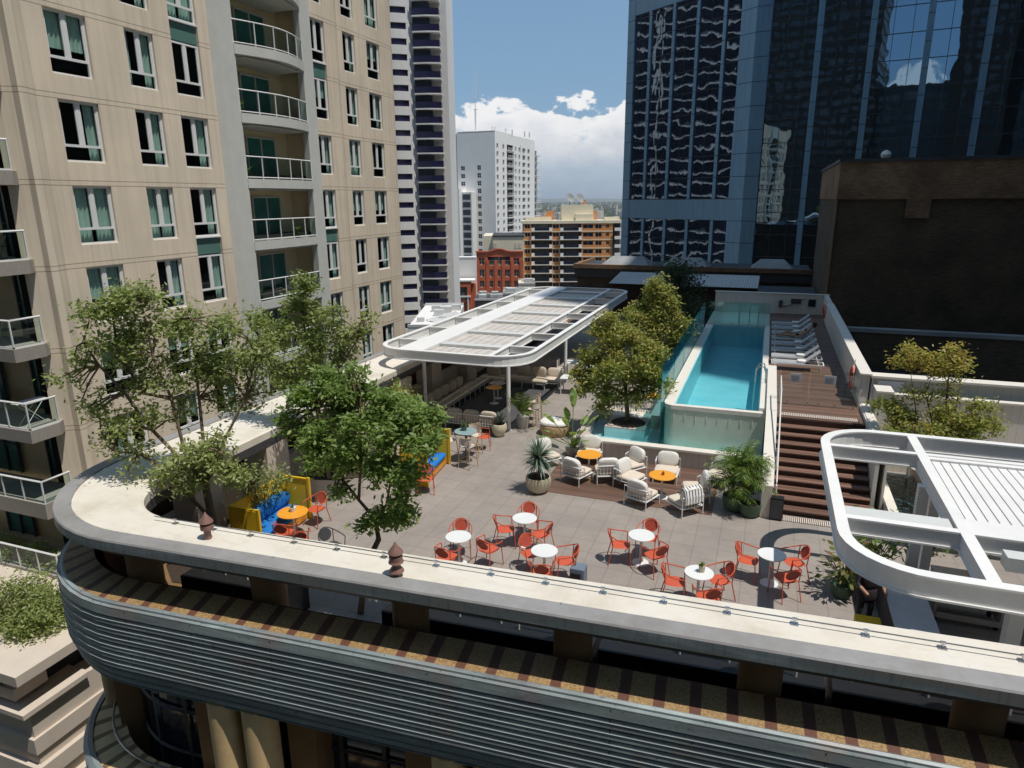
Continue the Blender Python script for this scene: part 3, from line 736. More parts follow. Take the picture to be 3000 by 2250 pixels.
# unseen flank wing added for the glass reflections, hidden behind the beige building
wg = Plane((-72, 98), math.pi/2); wmb2 = MB(); wmb2.box(-98, 98, -40, -79.2, 137, wtop)
wmb2.build('reflection_wing', 'palewall', st)
rb = MB()
for z_ in zs: rb.box(-79.25, 98.5, z_-1.05, -79.1, 136.5, z_+1.25)
rb.build('wing_windows', 'farglass', st)
pb = MB()
for y_ in (104, 125): pb.box(-79.3, y_, -40, -78.7, y_+.6, wtop)
pb.build('wing_piers', 'palewall', st)

# ---------------------------------------------------------------- pale mid distance tower with mast
C0 = facing(1452, 285)
mw = thing('residential_tower', 'pale stepped residential tower with a thin rooftop mast and stacked balconies, centre skyline', 'tower', (C0.x, C0.y, -40))
fS = Plane((C0.x-30, C0.y), 0.0); fE = Plane((C0.x, C0.y), math.pi/2)
def Yp(px, py, Y):
    v = px_dir(px, py); k = Y/v.y; return v.x*k, CAMZ+v.z*k
def Xp(px, py, X):
    v = px_dir(px, py); k = X/v.x; return v.y*k, CAMZ+v.z*k
ztop = Yp(1452, 384, C0.y)[1]; uL = Yp(1337, 391, C0.y)[0]-fS.O.x
rowz = [Yp(1452, y, C0.y)[1] for y in (430,)]; r0 = rowz[0]
ops = []
c1 = [Yp(x, 500, C0.y)[0]-fS.O.x for x in (1350, 1362)]; c2 = [Yp(x, 500, C0.y)[0]-fS.O.x for x in (1398, 1409)]
zr = [ztop-11.5-3.0*k for k in range(24)]
wm_ = MB()
opsS = [(c1[0], c1[1], z_, z_+1.7) for z_ in zr[1:5]]+[(c2[0], c2[1], z_, z_+1.9) for z_ in zr[1:20]]
wall_open(wm_, fS, uL, 30, -40, ztop, opsS, .3)
lenE = Xp(1566, 583, C0.x)[0]-C0.y
cols = [(.035, .075), (.17, .21), (.47, .505), (.56, .60), (.66, .74), (.80, .86)]
zrE = [ztop-6.2-3.0*k for k in range(20)]
opsE = [(a*lenE, b*lenE, z_, z_+1.9) for a, b in cols for z_ in zrE[:15]]+[(.27*lenE, .43*lenE, z_-.2, z_+2.2) for z_ in zrE[:15]]
wall_open(wm_, fE, 0, lenE, -40, ztop, opsE, .6)
# stepped skyline parapets
wm_.box(C0.x-16, C0.y, ztop-.2, C0.x-.01, C0.y+18, ztop+.3)
wm_.box(C0.x-14, C0.y+.5, ztop, C0.x-9, C0.y+5, ztop+.5)
wm_.build('wall', 'palewall', mw)
bk = MB(); bk.box(C0.x-28, C0.y+.6, -40, C0.x-.9, C0.y+lenE, ztop-.4); bk.build('dark_core', 'interior', mw)
for (a, b, z0, z1) in opsS: add_window(mw, fS, a, z0, b-a, z1-z0, 'grid', -.25, 'palewall2', 'farglass')
for (a, b, z0, z1) in opsE[:6*15]:
    add_window(mw, fE, a, z0, b-a, z1-z0, 'plain', -.45, 'palewall', 'farglass2')
for z_ in zrE[:15]:
    s_ = MB(); pbox(s_, fE, .26*lenE, .44*lenE, z_-.35, z_-.15, -1, .9); b_ = s_.build('balcony', 'palewall', mw)
    g_ = MB(); pbox(g_, fE, .26*lenE, .44*lenE, z_+.75, z_+.85, .8, .88)
    for k in range(9): pbox(g_, fE, (.262+.022*k)*lenE, (.262+.022*k)*lenE+.12, z_-.15, z_+.75, .8, .86)
    g_.build('balustrade', 'palewall', b_, world=False)
    s_ = MB(); pbox(s_, fE, 1.0*lenE, 1.16*lenE, z_-.35, z_-.12, -6, .9); pbox(s_, fE, 1.0*lenE, 1.16*lenE, z_+.55, z_+.7, .8, .9)
    b_ = s_.build('end_balcony', 'palewall', mw)
e_ = MB(); pbox(e_, fE, 1.0*lenE, 1.13*lenE, -40, ztop-4, -14, -.8); e_.build('end_block', 'palewall2', mw)
e_ = MB()
for z_ in zrE[:15]: pbox(e_, fE, 1.03*lenE, 1.10*lenE, z_, z_+1.9, -.78, -.7)
e_.build('end_windows', 'farglass2', mw)
# lower wing and recessed window stack
xw0 = Yp(1306, 560, C0.y-7)[0]; xw1 = Yp(1345, 560, C0.y-7)[0]; xw2 = Yp(1374, 560, C0.y-7)[0]; zw = Yp(1330, 552, C0.y-7)[1]
l_ = MB(); l_.box(xw0, C0.y-7, -40, xw1, C0.y+10, zw); l_.build('low_wing', 'palewall', mw)
l_ = MB(); l_.box(xw1+.02, C0.y-4.6, -40, xw2, C0.y, zw-1.5); l_.build('low_recess', 'palewall2', mw)
for k in range(13):
    w_ = MB(); w_.box(xw1+.4, C0.y-4.7, zw-4.4-3*k, xw2-.5, C0.y-4.62, zw-2.3-3*k); w_.build('stair_window', 'farglass', mw)
l_ = MB()
for k in range(9): l_.box(xw0+.3+k*.85, C0.y-6.6, zw, xw0+.42+k*.85, C0.y-6.5, zw+1.1)
l_.box(xw0+.2, C0.y-6.62, zw+1.0, xw1-.2, C0.y-6.5, zw+1.12); l_.build('roof_railing', 'palewall2', mw)
l_ = MB(); mx = Yp(1394, 380, C0.y+6)[0]; l_.tube([(mx, C0.y+6, ztop), (mx, C0.y+6, ztop+9)], .38, 6); l_.tube([(mx, C0.y+6, ztop+9), (mx, C0.y+6, ztop+24)], .16, 5); l_.box(mx-.9, C0.y+5.9, ztop+9, mx+.9, C0.y+6.1, ztop+9.3); l_.box(mx-.7, C0.y+5.9, ztop+13, mx+.7, C0.y+6.1, ztop+13.2)
l_.build('mast', 'plain_white', mw)
l_ = MB()
for px_ in (1424, 1480, 1484, 1500, 1510, 1530, 1538): x_, z_ = Yp(px_, 384, C0.y+4); l_.box(C0.x-3+(px_-1480)*.1, C0.y+4+abs(px_-1480)*.5, ztop, C0.x-2.6+(px_-1480)*.1, C0.y+4.5+abs(px_-1480)*.5, ztop+2.2)
l_.build('roof_vents', 'palewall2', mw)

# ---------------------------------------------------------------- orange brick apartment block
k4 = lambda x, y: (1280+x/3.687, 480+y/3.687)
po, dpo = frame_plane(1532, 245)
ob = thing('brick_apartments', 'orange brick apartment block with long balconies and rooftop satellite dishes in the middle distance', 'apartment building', (po.O.x, po.O.y, -40))
UZ = lambda x, y: uz(po, dpo, *k4(x, y))
uR_, zT = UZ(1988, 640); 
ow = MB(); 
bays_o = [(1020, 1245), (1330, 1562)]; wins_o = [(950, 1008), (1252, 1318), (1578, 1688), (1712, 1780), (1828, 1860)]
rows_y = [640+90.5*k for k in range(8)]
ops_o = []
for x0, x1 in bays_o:
    for y in rows_y: a, zt_ = UZ(x0, y+8); b, zb_ = UZ(x1, y+80); ops_o.append((a, b, zb_, zt_))
wl = []
for x0, x1 in wins_o:
    for y in rows_y:
        a, zt_ = UZ(x0, y+12); b, zb_ = UZ(x1, y+(58 if x0 < 1820 else 52)); ops_o.append((a, b, zb_, zt_)); wl.append((a, b, zb_, zt_))
uw1 = UZ(1900, 700)[0]
wall_open(ow, po, 0, uw1, -45, zT, ops_o, .5)
ow.build('wall', 'orangebrick', ob)
d_ = MB(); pbox(d_, po, .1, uR_, -45, zT-.1, -12, -1.6); pbox(d_, po, 0, .12, -45, zT, -12, 0); d_.build('inner_block', 'interior', ob)
s_ = MB(); pbox(s_, po, -.5, uR_+.2, zT, zT+1.0, -12, .25)
s_.build('roof_slab', 'creamfar', ob)
for y in rows_y[1:]:
    s_ = MB(); a, z_ = UZ(940, y+4); pbox(s_, po, 0, uw1, z_-.16, z_+.16, 0, .12); s_.build('floor_band', 'creamfar', ob)
for x0, x1 in bays_o:
    for y in rows_y:
        a, zb_ = UZ(x0, y+82); b, zr_ = UZ(x1, y+48)
        s_ = MB(); pbox(s_, po, a, b, zb_-.2, zb_, -1.5, 1.5); pbox(s_, po, a, a+1.1, zb_, zr_, .9, 1.4); pbox(s_, po, b-1.1, b, zb_, zr_, .9, 1.4)
        b_ = s_.build('balcony', 'palewall', ob)
        g_ = MB(); pbox(g_, po, a+1.1, b-1.1, zb_, zr_-.1, 1.3, 1.38); g_.build('balustrade', 'farglass', b_, world=False)
        g_ = MB(); pbox(g_, po, a+.6, b-1, zb_, zb_+2.2, -1.55, -1.5); g_.build('doors', 'farglass2', b_, world=False)
for y in rows_y:
    a, zb_ = UZ(1915, y+82); b, zr_ = UZ(1985, y+48); s_ = MB(); pbox(s_, po, a, b, zb_, zr_, .6, 1.2); s_.build('end_balcony', 'palewall', ob)
for (a, b, z0, z1) in wl: add_window(ob, po, a, z0, b-a, z1-z0, 'plain', -.35, 'palewall', 'farglass')
p_ = MB(); a, z1 = UZ(1358, 445); b, z0 = UZ(1700, 640); pbox(p_, po, a, b, zT+.9, z1, -9, -4); p_.build('plant_room', 'creamfar', ob)
p_ = MB(); a, z1 = UZ(1505, 545); b, z0 = UZ(1700, 640); pbox(p_, po, a, b, zT+.95, z1, -4, -1.5); a, z1 = UZ(1830, 560); b, _ = UZ(1980, 560); pbox(p_, po, a, b, zT+.95, z1-.6, -7, -3); a, z1 = UZ(960, 600); b, _ = UZ(1240, 600); pbox(p_, po, a, b, zT+.95, zT+2.2, -6, -2)
p_.build('roof_terrace_walls', 'creamfar', ob)
p_ = MB(); 
for x0, x1, yt in ((1190, 1270, 512), (1150, 1188, 560), (1705, 1750, 515)): a, z1 = UZ(x0, yt); b, _ = UZ(x1, yt); pbox(p_, po, a, b, zT+.95, z1, -7, -5)
p_.build('chimney_stacks', 'orangebrick', ob)
a, z1 = UZ(1600, 390); b, _ = UZ(1632, 390); p_ = MB(); pbox(p_, po, a, b, UZ(1600, 445)[1], z1, -7, -6); p_.build('brick_flue', 'orangebrick', ob)
for cx_, cy_ in ((1562, 375), (1450, 372)):
    u_, z_ = UZ(cx_, cy_); c_ = Vector(po.p(u_, z_, -6)); d_ = MB()
    d_.lathe([(.05, .0), (.9, .12), (1.7, .5), (1.72, .5), (.9, .05), (.05, -.08)], 0, 0, 18)
    d_.xform(Matrix.Translation(c_) @ Matrix.Rotation(YAW, 4, 'Z') @ Matrix.Rotation(R(62), 4, 'X') @ Matrix.Rotation(R(30), 4, 'Y'))
    d_.tube([c_, (c_.x, c_.y, UZ(1450, 445)[1])], .18, 6)
    d_.build('satellite_dish', 'roofgrey', ob, smooth=True)

# ---------------------------------------------------------------- cream block, red heritage building, low neighbours
pc, dpc = frame_plane(1412, 232); cb = thing('cream_block', 'windowless cream rendered block standing behind the red brick gable', 'building', (pc.O.x, pc.O.y, -40))
U2 = lambda x, y: uz(pc, dpc, *k4(x, y))
b_ = MB(); a, z1 = U2(605, 790); b, _ = U2(940, 790); pbox(b_, pc, a, b, -40, z1, -20, 0); a2, z2 = U2(500, 780); pbox(b_, pc, a2, a-.01, -40, z2, -20, -1.0); b_.build('wall', 'creamfar', cb)
b_ = MB(); pbox(b_, pc, a-.2, b+.1, z1, z1+.5, -20, .25); b_.build('parapet', 'darkroof', cb)
b_ = MB()
for x0, x1 in ((612, 645), (840, 862), (878, 912)): ua, zz1 = U2(x0, 855); ub, zz0 = U2(x1, 912); pbox(b_, pc, ua, ub, zz0, zz1, 0, .08)
b_.build('louvre_panels', 'stucco', cb)
b_ = MB()
for x in (610, 660, 700, 775, 800, 850, 890): ua, zz1 = U2(x, 745); pbox(b_, pc, ua, ua+2.0, z1, zz1-1.5+.6*math.sin(x), -8, -5)
b_.build('roof_plant', 'roofgrey', cb)
ph, dph = frame_plane(1392, 214); hb = thing('heritage_building', 'red brick warehouse with a curved gable and arched windows below the pale tower', 'building', (ph.O.x, ph.O.y, -40))
U3 = lambda x, y: uz(ph, dph, *k4(x, y))
hw = MB(); ops_h = []; harch = []
uE, zE = U3(930, 952); zG = U3(670, 925)[1]
for x0, x1 in ((450, 512), (828, 888)): a, t_ = U3(x0, 1015); b, s_ = U3(x1, 1092); ops_h.append((a, b, s_, t_)); harch.append((a, b, s_, t_, 'arch'))
a, t_ = U3(548, 1005); b, s_ = U3(790, 1095); ops_h.append((a, b, s_, t_)); harch.append((a, b, s_, t_, 'arch'))
for x0, x1 in ((455, 515), (550, 610), (650, 690), (725, 790), (828, 888)):
    for y0, y1 in ((1140, 1222), (1262, 1335), (1380, 1450), (1500, 1570)): a, t_ = U3(x0, y0); b, s_ = U3(x1, y1); ops_h.append((a, b, s_, t_)); harch.append((a, b, s_, t_, 'grid'))
wall_open(hw, ph, 0, uE, -40, zE, ops_h, .55)
g_ = [U3(540, 952)[0], U3(800, 952)[0]]; n = 14
pts = [(g_[0]+(g_[1]-g_[0])*i/n, zE+(zG-zE)*(.5-.5*math.cos(2*math.pi*i/n))) for i in range(n+1)]
for i in range(n): (u0, z0), (u1, z1) = pts[i], pts[i+1]; hw.quad(ph.p(u0, zE), ph.p(u1, zE), ph.p(u1, z1+.01), ph.p(u0, z0+.01))
pbox(hw, ph, 0, .3, -40, zE, -14, -.001); hw.build('wall', 'redbrick', hb)
b_ = MB(); 
for i in range(n): (u0, z0), (u1, z1) = pts[i], pts[i+1]; b_.quad(ph.p(u0, z0+.02, .35), ph.p(u1, z1+.02, .35), ph.p(u1, z1+.35, .35), ph.p(u0, z0+.35, .35)); b_.quad(ph.p(u0, z0+.35, .35), ph.p(u1, z1+.35, .35), ph.p(u1, z1+.35, -1), ph.p(u0, z0+.35, -1))
for u0, u1 in ((-.2, g_[0]), (g_[1], uE+.2)): pbox(b_, ph, u0, u1, zE, zE+.35, -1, .35)
for x in (425, 530, 620, 700, 800, 900): u_, _ = U3(x, 1000); pbox(b_, ph, u_, u_+1.0, -40, zE-2.4, .0, .22)
b_.build('cornice', 'redbrick', hb)
b_ = MB(); pbox(b_, ph, .3, uE, -40, zE-1, -14, -.9); b_.build('inner_block', 'interior', hb)
for a, b, z0, z1, s_ in harch: add_window(hb, ph, a, z0, b-a, z1-z0, s_, -.4, 'palewall2', 'farglass2')
pn, dpn = frame_plane(1323, 200); nb = thing('blank_wall_building', 'low building with a blank off white side wall left of the red gable', 'building', (pn.O.x, pn.O.y, -40))
U4 = lambda x, y: uz(pn, dpn, *k4(x, y))
b_ = MB(); a, z1 = U4(160, 1040); b, z2 = U4(412, 1040); pbox(b_, pn, a, b, -40, z1, -9, -6); pbox(b_, pn, a, b, z1, z1+.4, -9, -5.9); b_.build('wall', 'palewall2', nb)
rb_ = thing('small_brick_building', 'small red brick building with a white framed verandah between the striped tower and the warehouse', 'building', (pn.O.x+2, pn.O.y-6, -40))
b_ = MB(); a, z1 = U4(166, 1272); b, _ = U4(362, 1272); pbox(b_, pn, a, b, z1-1.6, z1, -5, 0); pbox(b_, pn, b-1.0, b, -40, z1-1.6, -5, 0); pbox(b_, pn, a, b-1.05, -40, U4(170, 1400)[1], -5, -.4)
c_, z3 = U4(410, 1310); pbox(b_, pn, b+.01, c_, -40, z3, -7, -2); b_.build('wall', 'redbrick', rb_)
b_ = MB()
for x in (245, 330): u_, z_ = U4(x, 1440); pbox(b_, pn, u_, u_+.35, -40, z_, .01, .3)
u0, z_ = U4(166, 1432); pbox(b_, pn, u0, b, z_-.25, z_+.15, .0, .4); pbox(b_, pn, u0-.1, c_, z1, z1+.4, -5, .2); b_.build('verandah_frame', 'palewall', rb_)
b_ = MB(); 
for x in (178, 205, 250, 295): u_, z_ = U4(x, 1330); pbox(b_, pn, u_, u_+1.6, z_-4.0, z_, -.5, -.38)
b_.build('windows', 'farglass2', rb_)
def low_block(name, label, px0, px1, pytop, d, m, deep=14, zb_=-40, parapet=True):
    pl, dd = frame_plane(px0, d); u1, z1 = uz(pl, dd, px1, pytop)
    t_ = thing(name, label, 'building', (pl.O.x, pl.O.y, zb_))
    b_ = MB(); pbox(b_, pl, 0, u1, zb_, z1, -deep, 0); b_.build('wall', m, t_)
    b_ = MB(); pbox(b_, pl, 0, u1, z1+.002, z1+.35, -.35, .05); pbox(b_, pl, 0, u1, z1+.002, z1+.35, -deep, -deep+.35); b_.build('parapet', 'rooflight', t_)
    return t_, pl, u1, z1
for lab, px0, px1, py, d, m_, dp_ in (('low white roofed building with rooftop machinery beside the left pergola edge', 1176, 1330, 958, 92, 'palewall2', 20),
        ('dark flat roofed building in front of the red warehouse', 1384, 1470, 880, 150, 'darkroof', 10),
        ('small cream rooftop block behind the far end of the left pergola', 1518, 1568, 834, 140, 'creamfar', 8),
        ('grey roofed block between the warehouse and the far pergola edge', 1470, 1560, 862, 128, 'roofgrey', 8)):
    t_, pl, u1, z1 = low_block('low_building', lab, px0, px1, py, d, m_, dp_)
    b_ = MB(); rr_ = random.Random(px0)
    for k in range(9):
        u_ = rr_.uniform(.05, .85)*u1; w_ = -rr_.uniform(.1, .8)*dp_; s_ = rr_.uniform(.4, 1.4); pbox(b_, pl, u_, u_+s_*1.3, z1, z1+s_*.8, w_-s_, w_)
    b_.build('roof_units', 'rooflight', t_)
    b_ = MB()
    for k in range(max(2, int(u1/2.2))): pbox(b_, pl, .5+k*2.2, 1.9+k*2.2, z1-3.4, z1-1.8, .0, .06)
    b_.build('windows', 'farglass', t_)
pq, dq = frame_plane(1310, 96); sa = thing('shade_sail', 'pale fabric canopy stretched over the low roof beyond the left pergola', 'canopy', (pq.O.x-4, pq.O.y, -6))
u_, z_ = uz(pq, dq, 1250, 925); b_ = MB(); b_.add([pq.p(u_, z_-.5, 0), pq.p(u_+4, z_+.5, -1), pq.p(u_+6.5, z_-.4, 1), pq.p(u_+3, z_-1.2, 3)], [(0,1,2),(0,2,3)]); b_.build('fabric', 'rooflight', sa)
b_ = MB(); 
for q_ in (pq.p(u_, z_-.5, 0), pq.p(u_+6.5, z_-.4, 1), pq.p(u_+3, z_-1.2, 3)): b_.tube([q_, (q_[0], q_[1], -18)], .07, 5)
b_.build('posts', 'steel', sa)

# ---------------------------------------------------------------- blue glass tower
KK = 1.3; gc = Vector((-3.722*KK, 91.925*KK, 0)); aL = R(53)
gt = thing('glass_tower', 'dark mirror glass office tower with blue metal mullions filling the upper right', 'office tower', (gc.x, gc.y, -40))
ZK = lambda z: 8.5+(z-8.5)*KK
pL = Plane((gc.x-math.sin(aL)*22.2*KK, gc.y+math.cos(aL)*22.2*KK), aL-math.pi/2)   # left face, u to the right ends at the corner
WL = 22.2*KK; uu = lambda s: WL-s*KK
pR = Plane((gc.x, gc.y), R(-7))
top = 53
g_ = MB()
for s0, s1 in ((4.78, 2.25), (9.0, 4.9), (13.2, 9.3), (17.6, 13.5), (20.8, 17.9)):
    for z0, z1 in ((ZK(-30), ZK(5.65)), (ZK(8.35), ZK(33))): pbox(g_, pL, uu(s0)+.0, uu(s1), z0, z1, -.6, -.35)
g_.build('left_glazing', 'towerglass', gt)
f_ = MB()
for s0, s1 in ((22.2, 20.8), (2.25, 0)): pbox(f_, pL, uu(s0), uu(s1), -40, top, -1.5, 0)
for s in (4.78, 9.15, 13.35, 17.75): pbox(f_, pL, uu(s+.25), uu(s-.25), -40, ZK(33), -.6, -.1)
pbox(f_, pL, uu(20.8), uu(2.25), ZK(5.65), ZK(8.35), -.7, -.05); pbox(f_, pL, uu(20.8), uu(2.25), ZK(33), top, -.7, -.05)
f_.build('left_frame', 'bluepanel', gt)
l_ = MB()
for s0 in (2.25, 4.78, 9.15, 13.35, 17.75): 
    pbox(l_, pL, uu(s0+2.2), uu(s0+2.16), ZK(-30), ZK(33), -.37, -.3)
k = -8
while ZK(5.65)+k*3.48 < ZK(33): pbox(l_, pL, uu(20.8), uu(2.25), ZK(8.35)+k*3.48, ZK(8.35)+k*3.48+.08, -.37, -.31); k += 1
l_.build('left_glazing_bars', 'darkmetal', gt)
g_ = MB(); pbox(g_, pR, 1.7*KK, 60, -40, top, -.9, -.55); g_.build('right_glazing', 'towerglass2', gt)
for k in range(9):
    u_ = 6.6+5.4*k; f_ = MB(); pbox(f_, pR, u_*KK, (u_+.62)*KK, ZK(-.5) if k == 0 else -40, top, -.6, 0); f_.build('mullion', 'bluepanel', gt)
f_ = MB(); pbox(f_, pR, 0, 1.7*KK, -40, top, -1.5, 0)
for k in range(14): pbox(f_, pR, (.06+.12*k)*KK, (.09+.12*k)*KK, -40, top, 0, .05)
f_.build('corner_column', 'bluepanel', gt)
l_ = MB(); k = -12
while ZK(28.1)+k*3.48 < top: pbox(l_, pR, 1.7*KK, 60, ZK(28.1)+k*3.48, ZK(28.1)+k*3.48+.1, -.56, -.48); k += 1
for k in range(9):
    for j in (1.85, 3.7): pbox(l_, pR, (7.0+5.4*k-5.4+j)*KK, (7.0+5.4*k-5.4+j)*KK+.07, -40, top, -.56, -.49)
l_.build('right_glazing_bars', 'darkmetal', gt)
f_ = MB(); pbox(f_, pR, 6.2*KK, 7.6*KK, ZK(-1.2), ZK(-.5), -.8, .6); f_.build('mullion_base', 'palewall2', gt)
b_ = MB(); b_.prism([pL.p(.3, 0, -1.0)[:2], pL.p(WL, 0, -1.0)[:2], pR.p(60, 0, -1.0)[:2], pR.p(60, 0, -30)[:2], pL.p(.3, 0, -30)[:2]], -40, top); b_.build('inner_mass', 'interior', gt)

# ---------------------------------------------------------------- dark brick building (right)
bb = thing('brick_building', 'windowless dark brown brick building with a paler brick parapet band behind the right deck wall', 'building', (12, 50, 0))
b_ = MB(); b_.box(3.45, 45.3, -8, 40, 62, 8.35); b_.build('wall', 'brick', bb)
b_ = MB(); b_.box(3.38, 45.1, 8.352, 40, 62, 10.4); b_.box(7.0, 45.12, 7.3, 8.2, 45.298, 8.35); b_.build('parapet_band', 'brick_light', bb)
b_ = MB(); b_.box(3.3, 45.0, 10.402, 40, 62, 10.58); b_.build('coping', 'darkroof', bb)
b_ = MB(); b_.tube([(3.40, 45.22, 2.0), (3.40, 45.22, 8.3)], .06, 8); b_.build('downpipe', 'brownstone', bb)
b_ = MB(); b_.lathe([(.05, -.3), (.24, -.1), (.28, .05), (.2, .2), (.05, .28)], 5.7, 45.6, 14, 10.75); tag(b_.build('dome_vent', 'towel', None, smooth=True), 'small white dome vent on top of the brick parapet', 'vent')
lw = MB().box(3.6, 40.0, -2, 40, 40.35, 1.55).build('low_brick_wall', 'brick'); tag(lw, 'low dark brick wall capped with a pale coping in front of the tall brick building', 'wall')
b_ = MB(); b_.box(3.5, 39.9, 1.552, 40, 40.45, 1.75); b_.build('coping', 'roofgrey', lw, world=False)
struct('roof_deck', MB().box(3.42, 24.6, -1.0, 40, 39.9, -.6).box(3.42, 40.46, -1.0, 40, 45.2, -.6), 'roofgrey')

# ---------------------------------------------------------------- low brick building behind the pool
lb = thing('low_brick_building', 'long low dark brick building with a flat roof and skylights behind the pool and pergola', 'building', (-6, 62, 0))
b_ = MB(); b_.box(-16.6, 62, -12, 3.3, 69, 2.35); b_.box(-16.6, 61.8, -1.2, 3.3, 61.998, .55); b_.build('wall', 'brick', lb)
b_ = MB(); b_.box(-16.8, 61.75, 1.55, 3.35, 61.995, 2.35); b_.build('dark_frieze', 'darkmetal', lb)  # dark metal strip below the parapet
b_ = MB(); b_.box(-16.9, 61.6, 2.352, 3.38, 62.0, 2.72); b_.box(-16.9, 62.0, 2.352, -16.6, 69, 2.72); b_.build('parapet', 'brick_light', lb)
b_ = MB(); b_.box(-16.6, 62.01, 2.352, 3.38, 69, 2.45); b_.build('roof', 'darkroof', lb)
for k, (x0, x1) in enumerate(((-14.8, -10.2), (-9.2, -5.0), (-1.5, 2.0))):
    b_ = MB(); b_.add([(x0, 63, 2.46), (x1, 63, 2.46), (x1, 67, 2.46), (x0, 67, 2.46), (x0+.8, 65, 3.25), (x1-.8, 65, 3.25)], [(0,1,5,4),(1,2,5),(2,3,4,5),(3,0,4)]); b_.build('skylight', 'roofgrey', lb)
sh = thing('roof_annex', 'dark timber clad annex with a pale corrugated roof behind the pool trees', 'outbuilding', (-6, 54, 0))
b_ = MB(); b_.box(-11.6, 54.2, -2, -.7, 58, 1.95)
for k in range(13): b_.box(-11.65, 54.1, -.9+k*.22, -.65, 54.198, -.76+k*.22)
b_.build('wall', 'riserwood', sh)
b_ = MB(); n = 60
for k in range(n):
    x0 = -11.8+11.2*k/n; b_.quad((x0, 53.6, 2.0), (x0+.1, 53.6, 2.05), (x0+.1, 58.2, 2.5), (x0, 58.2, 2.45)); b_.quad((x0+.1, 53.6, 2.05), (x0+.19, 53.6, 2.0), (x0+.19, 58.2, 2.45), (x0+.1, 58.2, 2.5))
b_.build('corrugated_roof', 'rooflight', sh)
sh2 = MB(); sh2.box(-.6, 50, -2, 3.2, 56, 1.75); sh2.box(-.62, 49.9, 1.752, 3.25, 56, 1.95); tag(sh2.build('service_box', 'darkroof'), 'dark rooftop service enclosure beyond the pool end wall', 'enclosure')

# ---------------------------------------------------------------- towers outside the frame: they shade the far deck and stand in the reflections
def tower(label, pts, h_, m_, wm2='farglass2', n=None):
    t_ = thing('office_tower', label, 'office tower', (pts[0][0], pts[0][1], -40))
    b_ = MB(); b_.prism(pts, -40, h_); b_.build('wall', m_, t_)
    w_ = MB()
    for i in range(len(pts)):
        a = Vector((*pts[i], 0)); b = Vector((*pts[(i+1) % len(pts)], 0)); L = (b-a).length; U = (b-a)/L; Nn = Vector((U.y, -U.x, 0))
        if L < 6: continue
        zz = -20
        while zz < h_-4:
            k = 0
            while k*3.2+2.6 < L:
                p0 = a+U*(k*3.2+.6)+Nn*.06; p1 = a+U*(k*3.2+2.6)+Nn*.06
                w_.quad((p0.x, p0.y, zz), (p1.x, p1.y, zz), (p1.x, p1.y, zz+1.7), (p0.x, p0.y, zz+1.7)); k += 1
            zz += 3.3
    w_.build('windows', wm2, t_); return t_
M['browntower'] = mottled('brown_concrete', (.085, .065, .045), .2, .2, .8, fine=3, bmp=0)
M['greentower'] = mottled('grey_concrete', (.10, .10, .09), .2, .2, .8, fine=3, bmp=0)
tower('tall office tower east of the deck, outside the picture', [(42.6, 18.6), (70, 18.6), (70, 72), (28, 72), (27.6, 25.5)], 112, 'browntower')
tower('taller office tower north east of the brick building, outside the picture', [(30, 76), (70, 76), (70, 118), (36, 118)], 170, 'greentower')
tower('brown tower behind the viewer, left', [(-75, -60), (-10, -60), (-10, -36), (-75, -36)], 96, 'browntower')
tower('lower building behind the viewer, in the gap', [(-10, -56), (12, -56), (12, -40), (-10, -40)], 44, 'greentower')
tower('brown tower behind the viewer, right', [(12, -64), (75, -64), (75, -38), (12, -38)], 110, 'browntower')

# ---------------------------------------------------------------- ground and far suburbs
def ground():
    m_, t = mat('city_ground'); v = pos(t); a = noise(t, v, .012, 8, .7); b = noise(t, v, .06, 5, .7)
    col = ramp(t, mth(t, 'ADD', mth(t, 'MULTIPLY', a, .6), mth(t, 'MULTIPLY', b, .4)), [(.35, (.05, .065, .035)), (.5, (.10, .11, .07)), (.58, (.22, .20, .17)), (.68, (.33, .29, .25))])
    s = PB(t, col, .9, 0, .2); out(t, s.outputs[0]); return m_
M['ground'] = ground()
struct('ground', MB().quad((-30000, -3000, -40), (30000, -3000, -40), (30000, 40000, -40), (-30000, 40000, -40)), 'ground')
hl = MB(); rr_ = random.Random(11)
prev = None
pts = []
for k in range(60):
    a = R(-60+k*2); x = 14000*math.sin(a); y = 14000*math.cos(a); pts.append((x, y, 5+14*math.sin(k*.9)+12*math.sin(k*.37+1)))
for (x0, y0, z0), (x1, y1, z1) in zip(pts[:-1], pts[1:]): hl.quad((x0, y0, -40), (x1, y1, -40), (x1*1.1, y1*1.1, z1), (x0*1.1, y0*1.1, z0)); hl.quad((x0*1.1, y0*1.1, z0), (x1*1.1, y1*1.1, z1), (x1*1.4, y1*1.4, z1*.5), (x0*1.4, y0*1.4, z0*.5))
struct('hills', hl, 'leaf_dark' if False else 'ground')
sb = MB(); tr = MB()
for k in range(2600):
    px = rr_.uniform(1540, 1860); d = 420*math.exp(rr_.random()*2.9); p = facing(px, d); s_ = rr_.uniform(4, 11); a = rr_.random()*3; hh = rr_.uniform(4, 9) if rr_.random() < .93 else rr_.uniform(12, 26)
    c_, s2 = math.cos(a)*s_, math.sin(a)*s_*.7
    q_ = [(p.x+c_, p.y+s2), (p.x-s2, p.y+c_), (p.x-c_, p.y-s2), (p.x+s2, p.y-c_)]
    sb.prism(q_, -40, -40+hh)
sb.build('suburb', mottled('suburb_walls', (.50, .44, .38), .5, .01, .85, fine=.05, bmp=0), None)['kind'] = 'stuff'
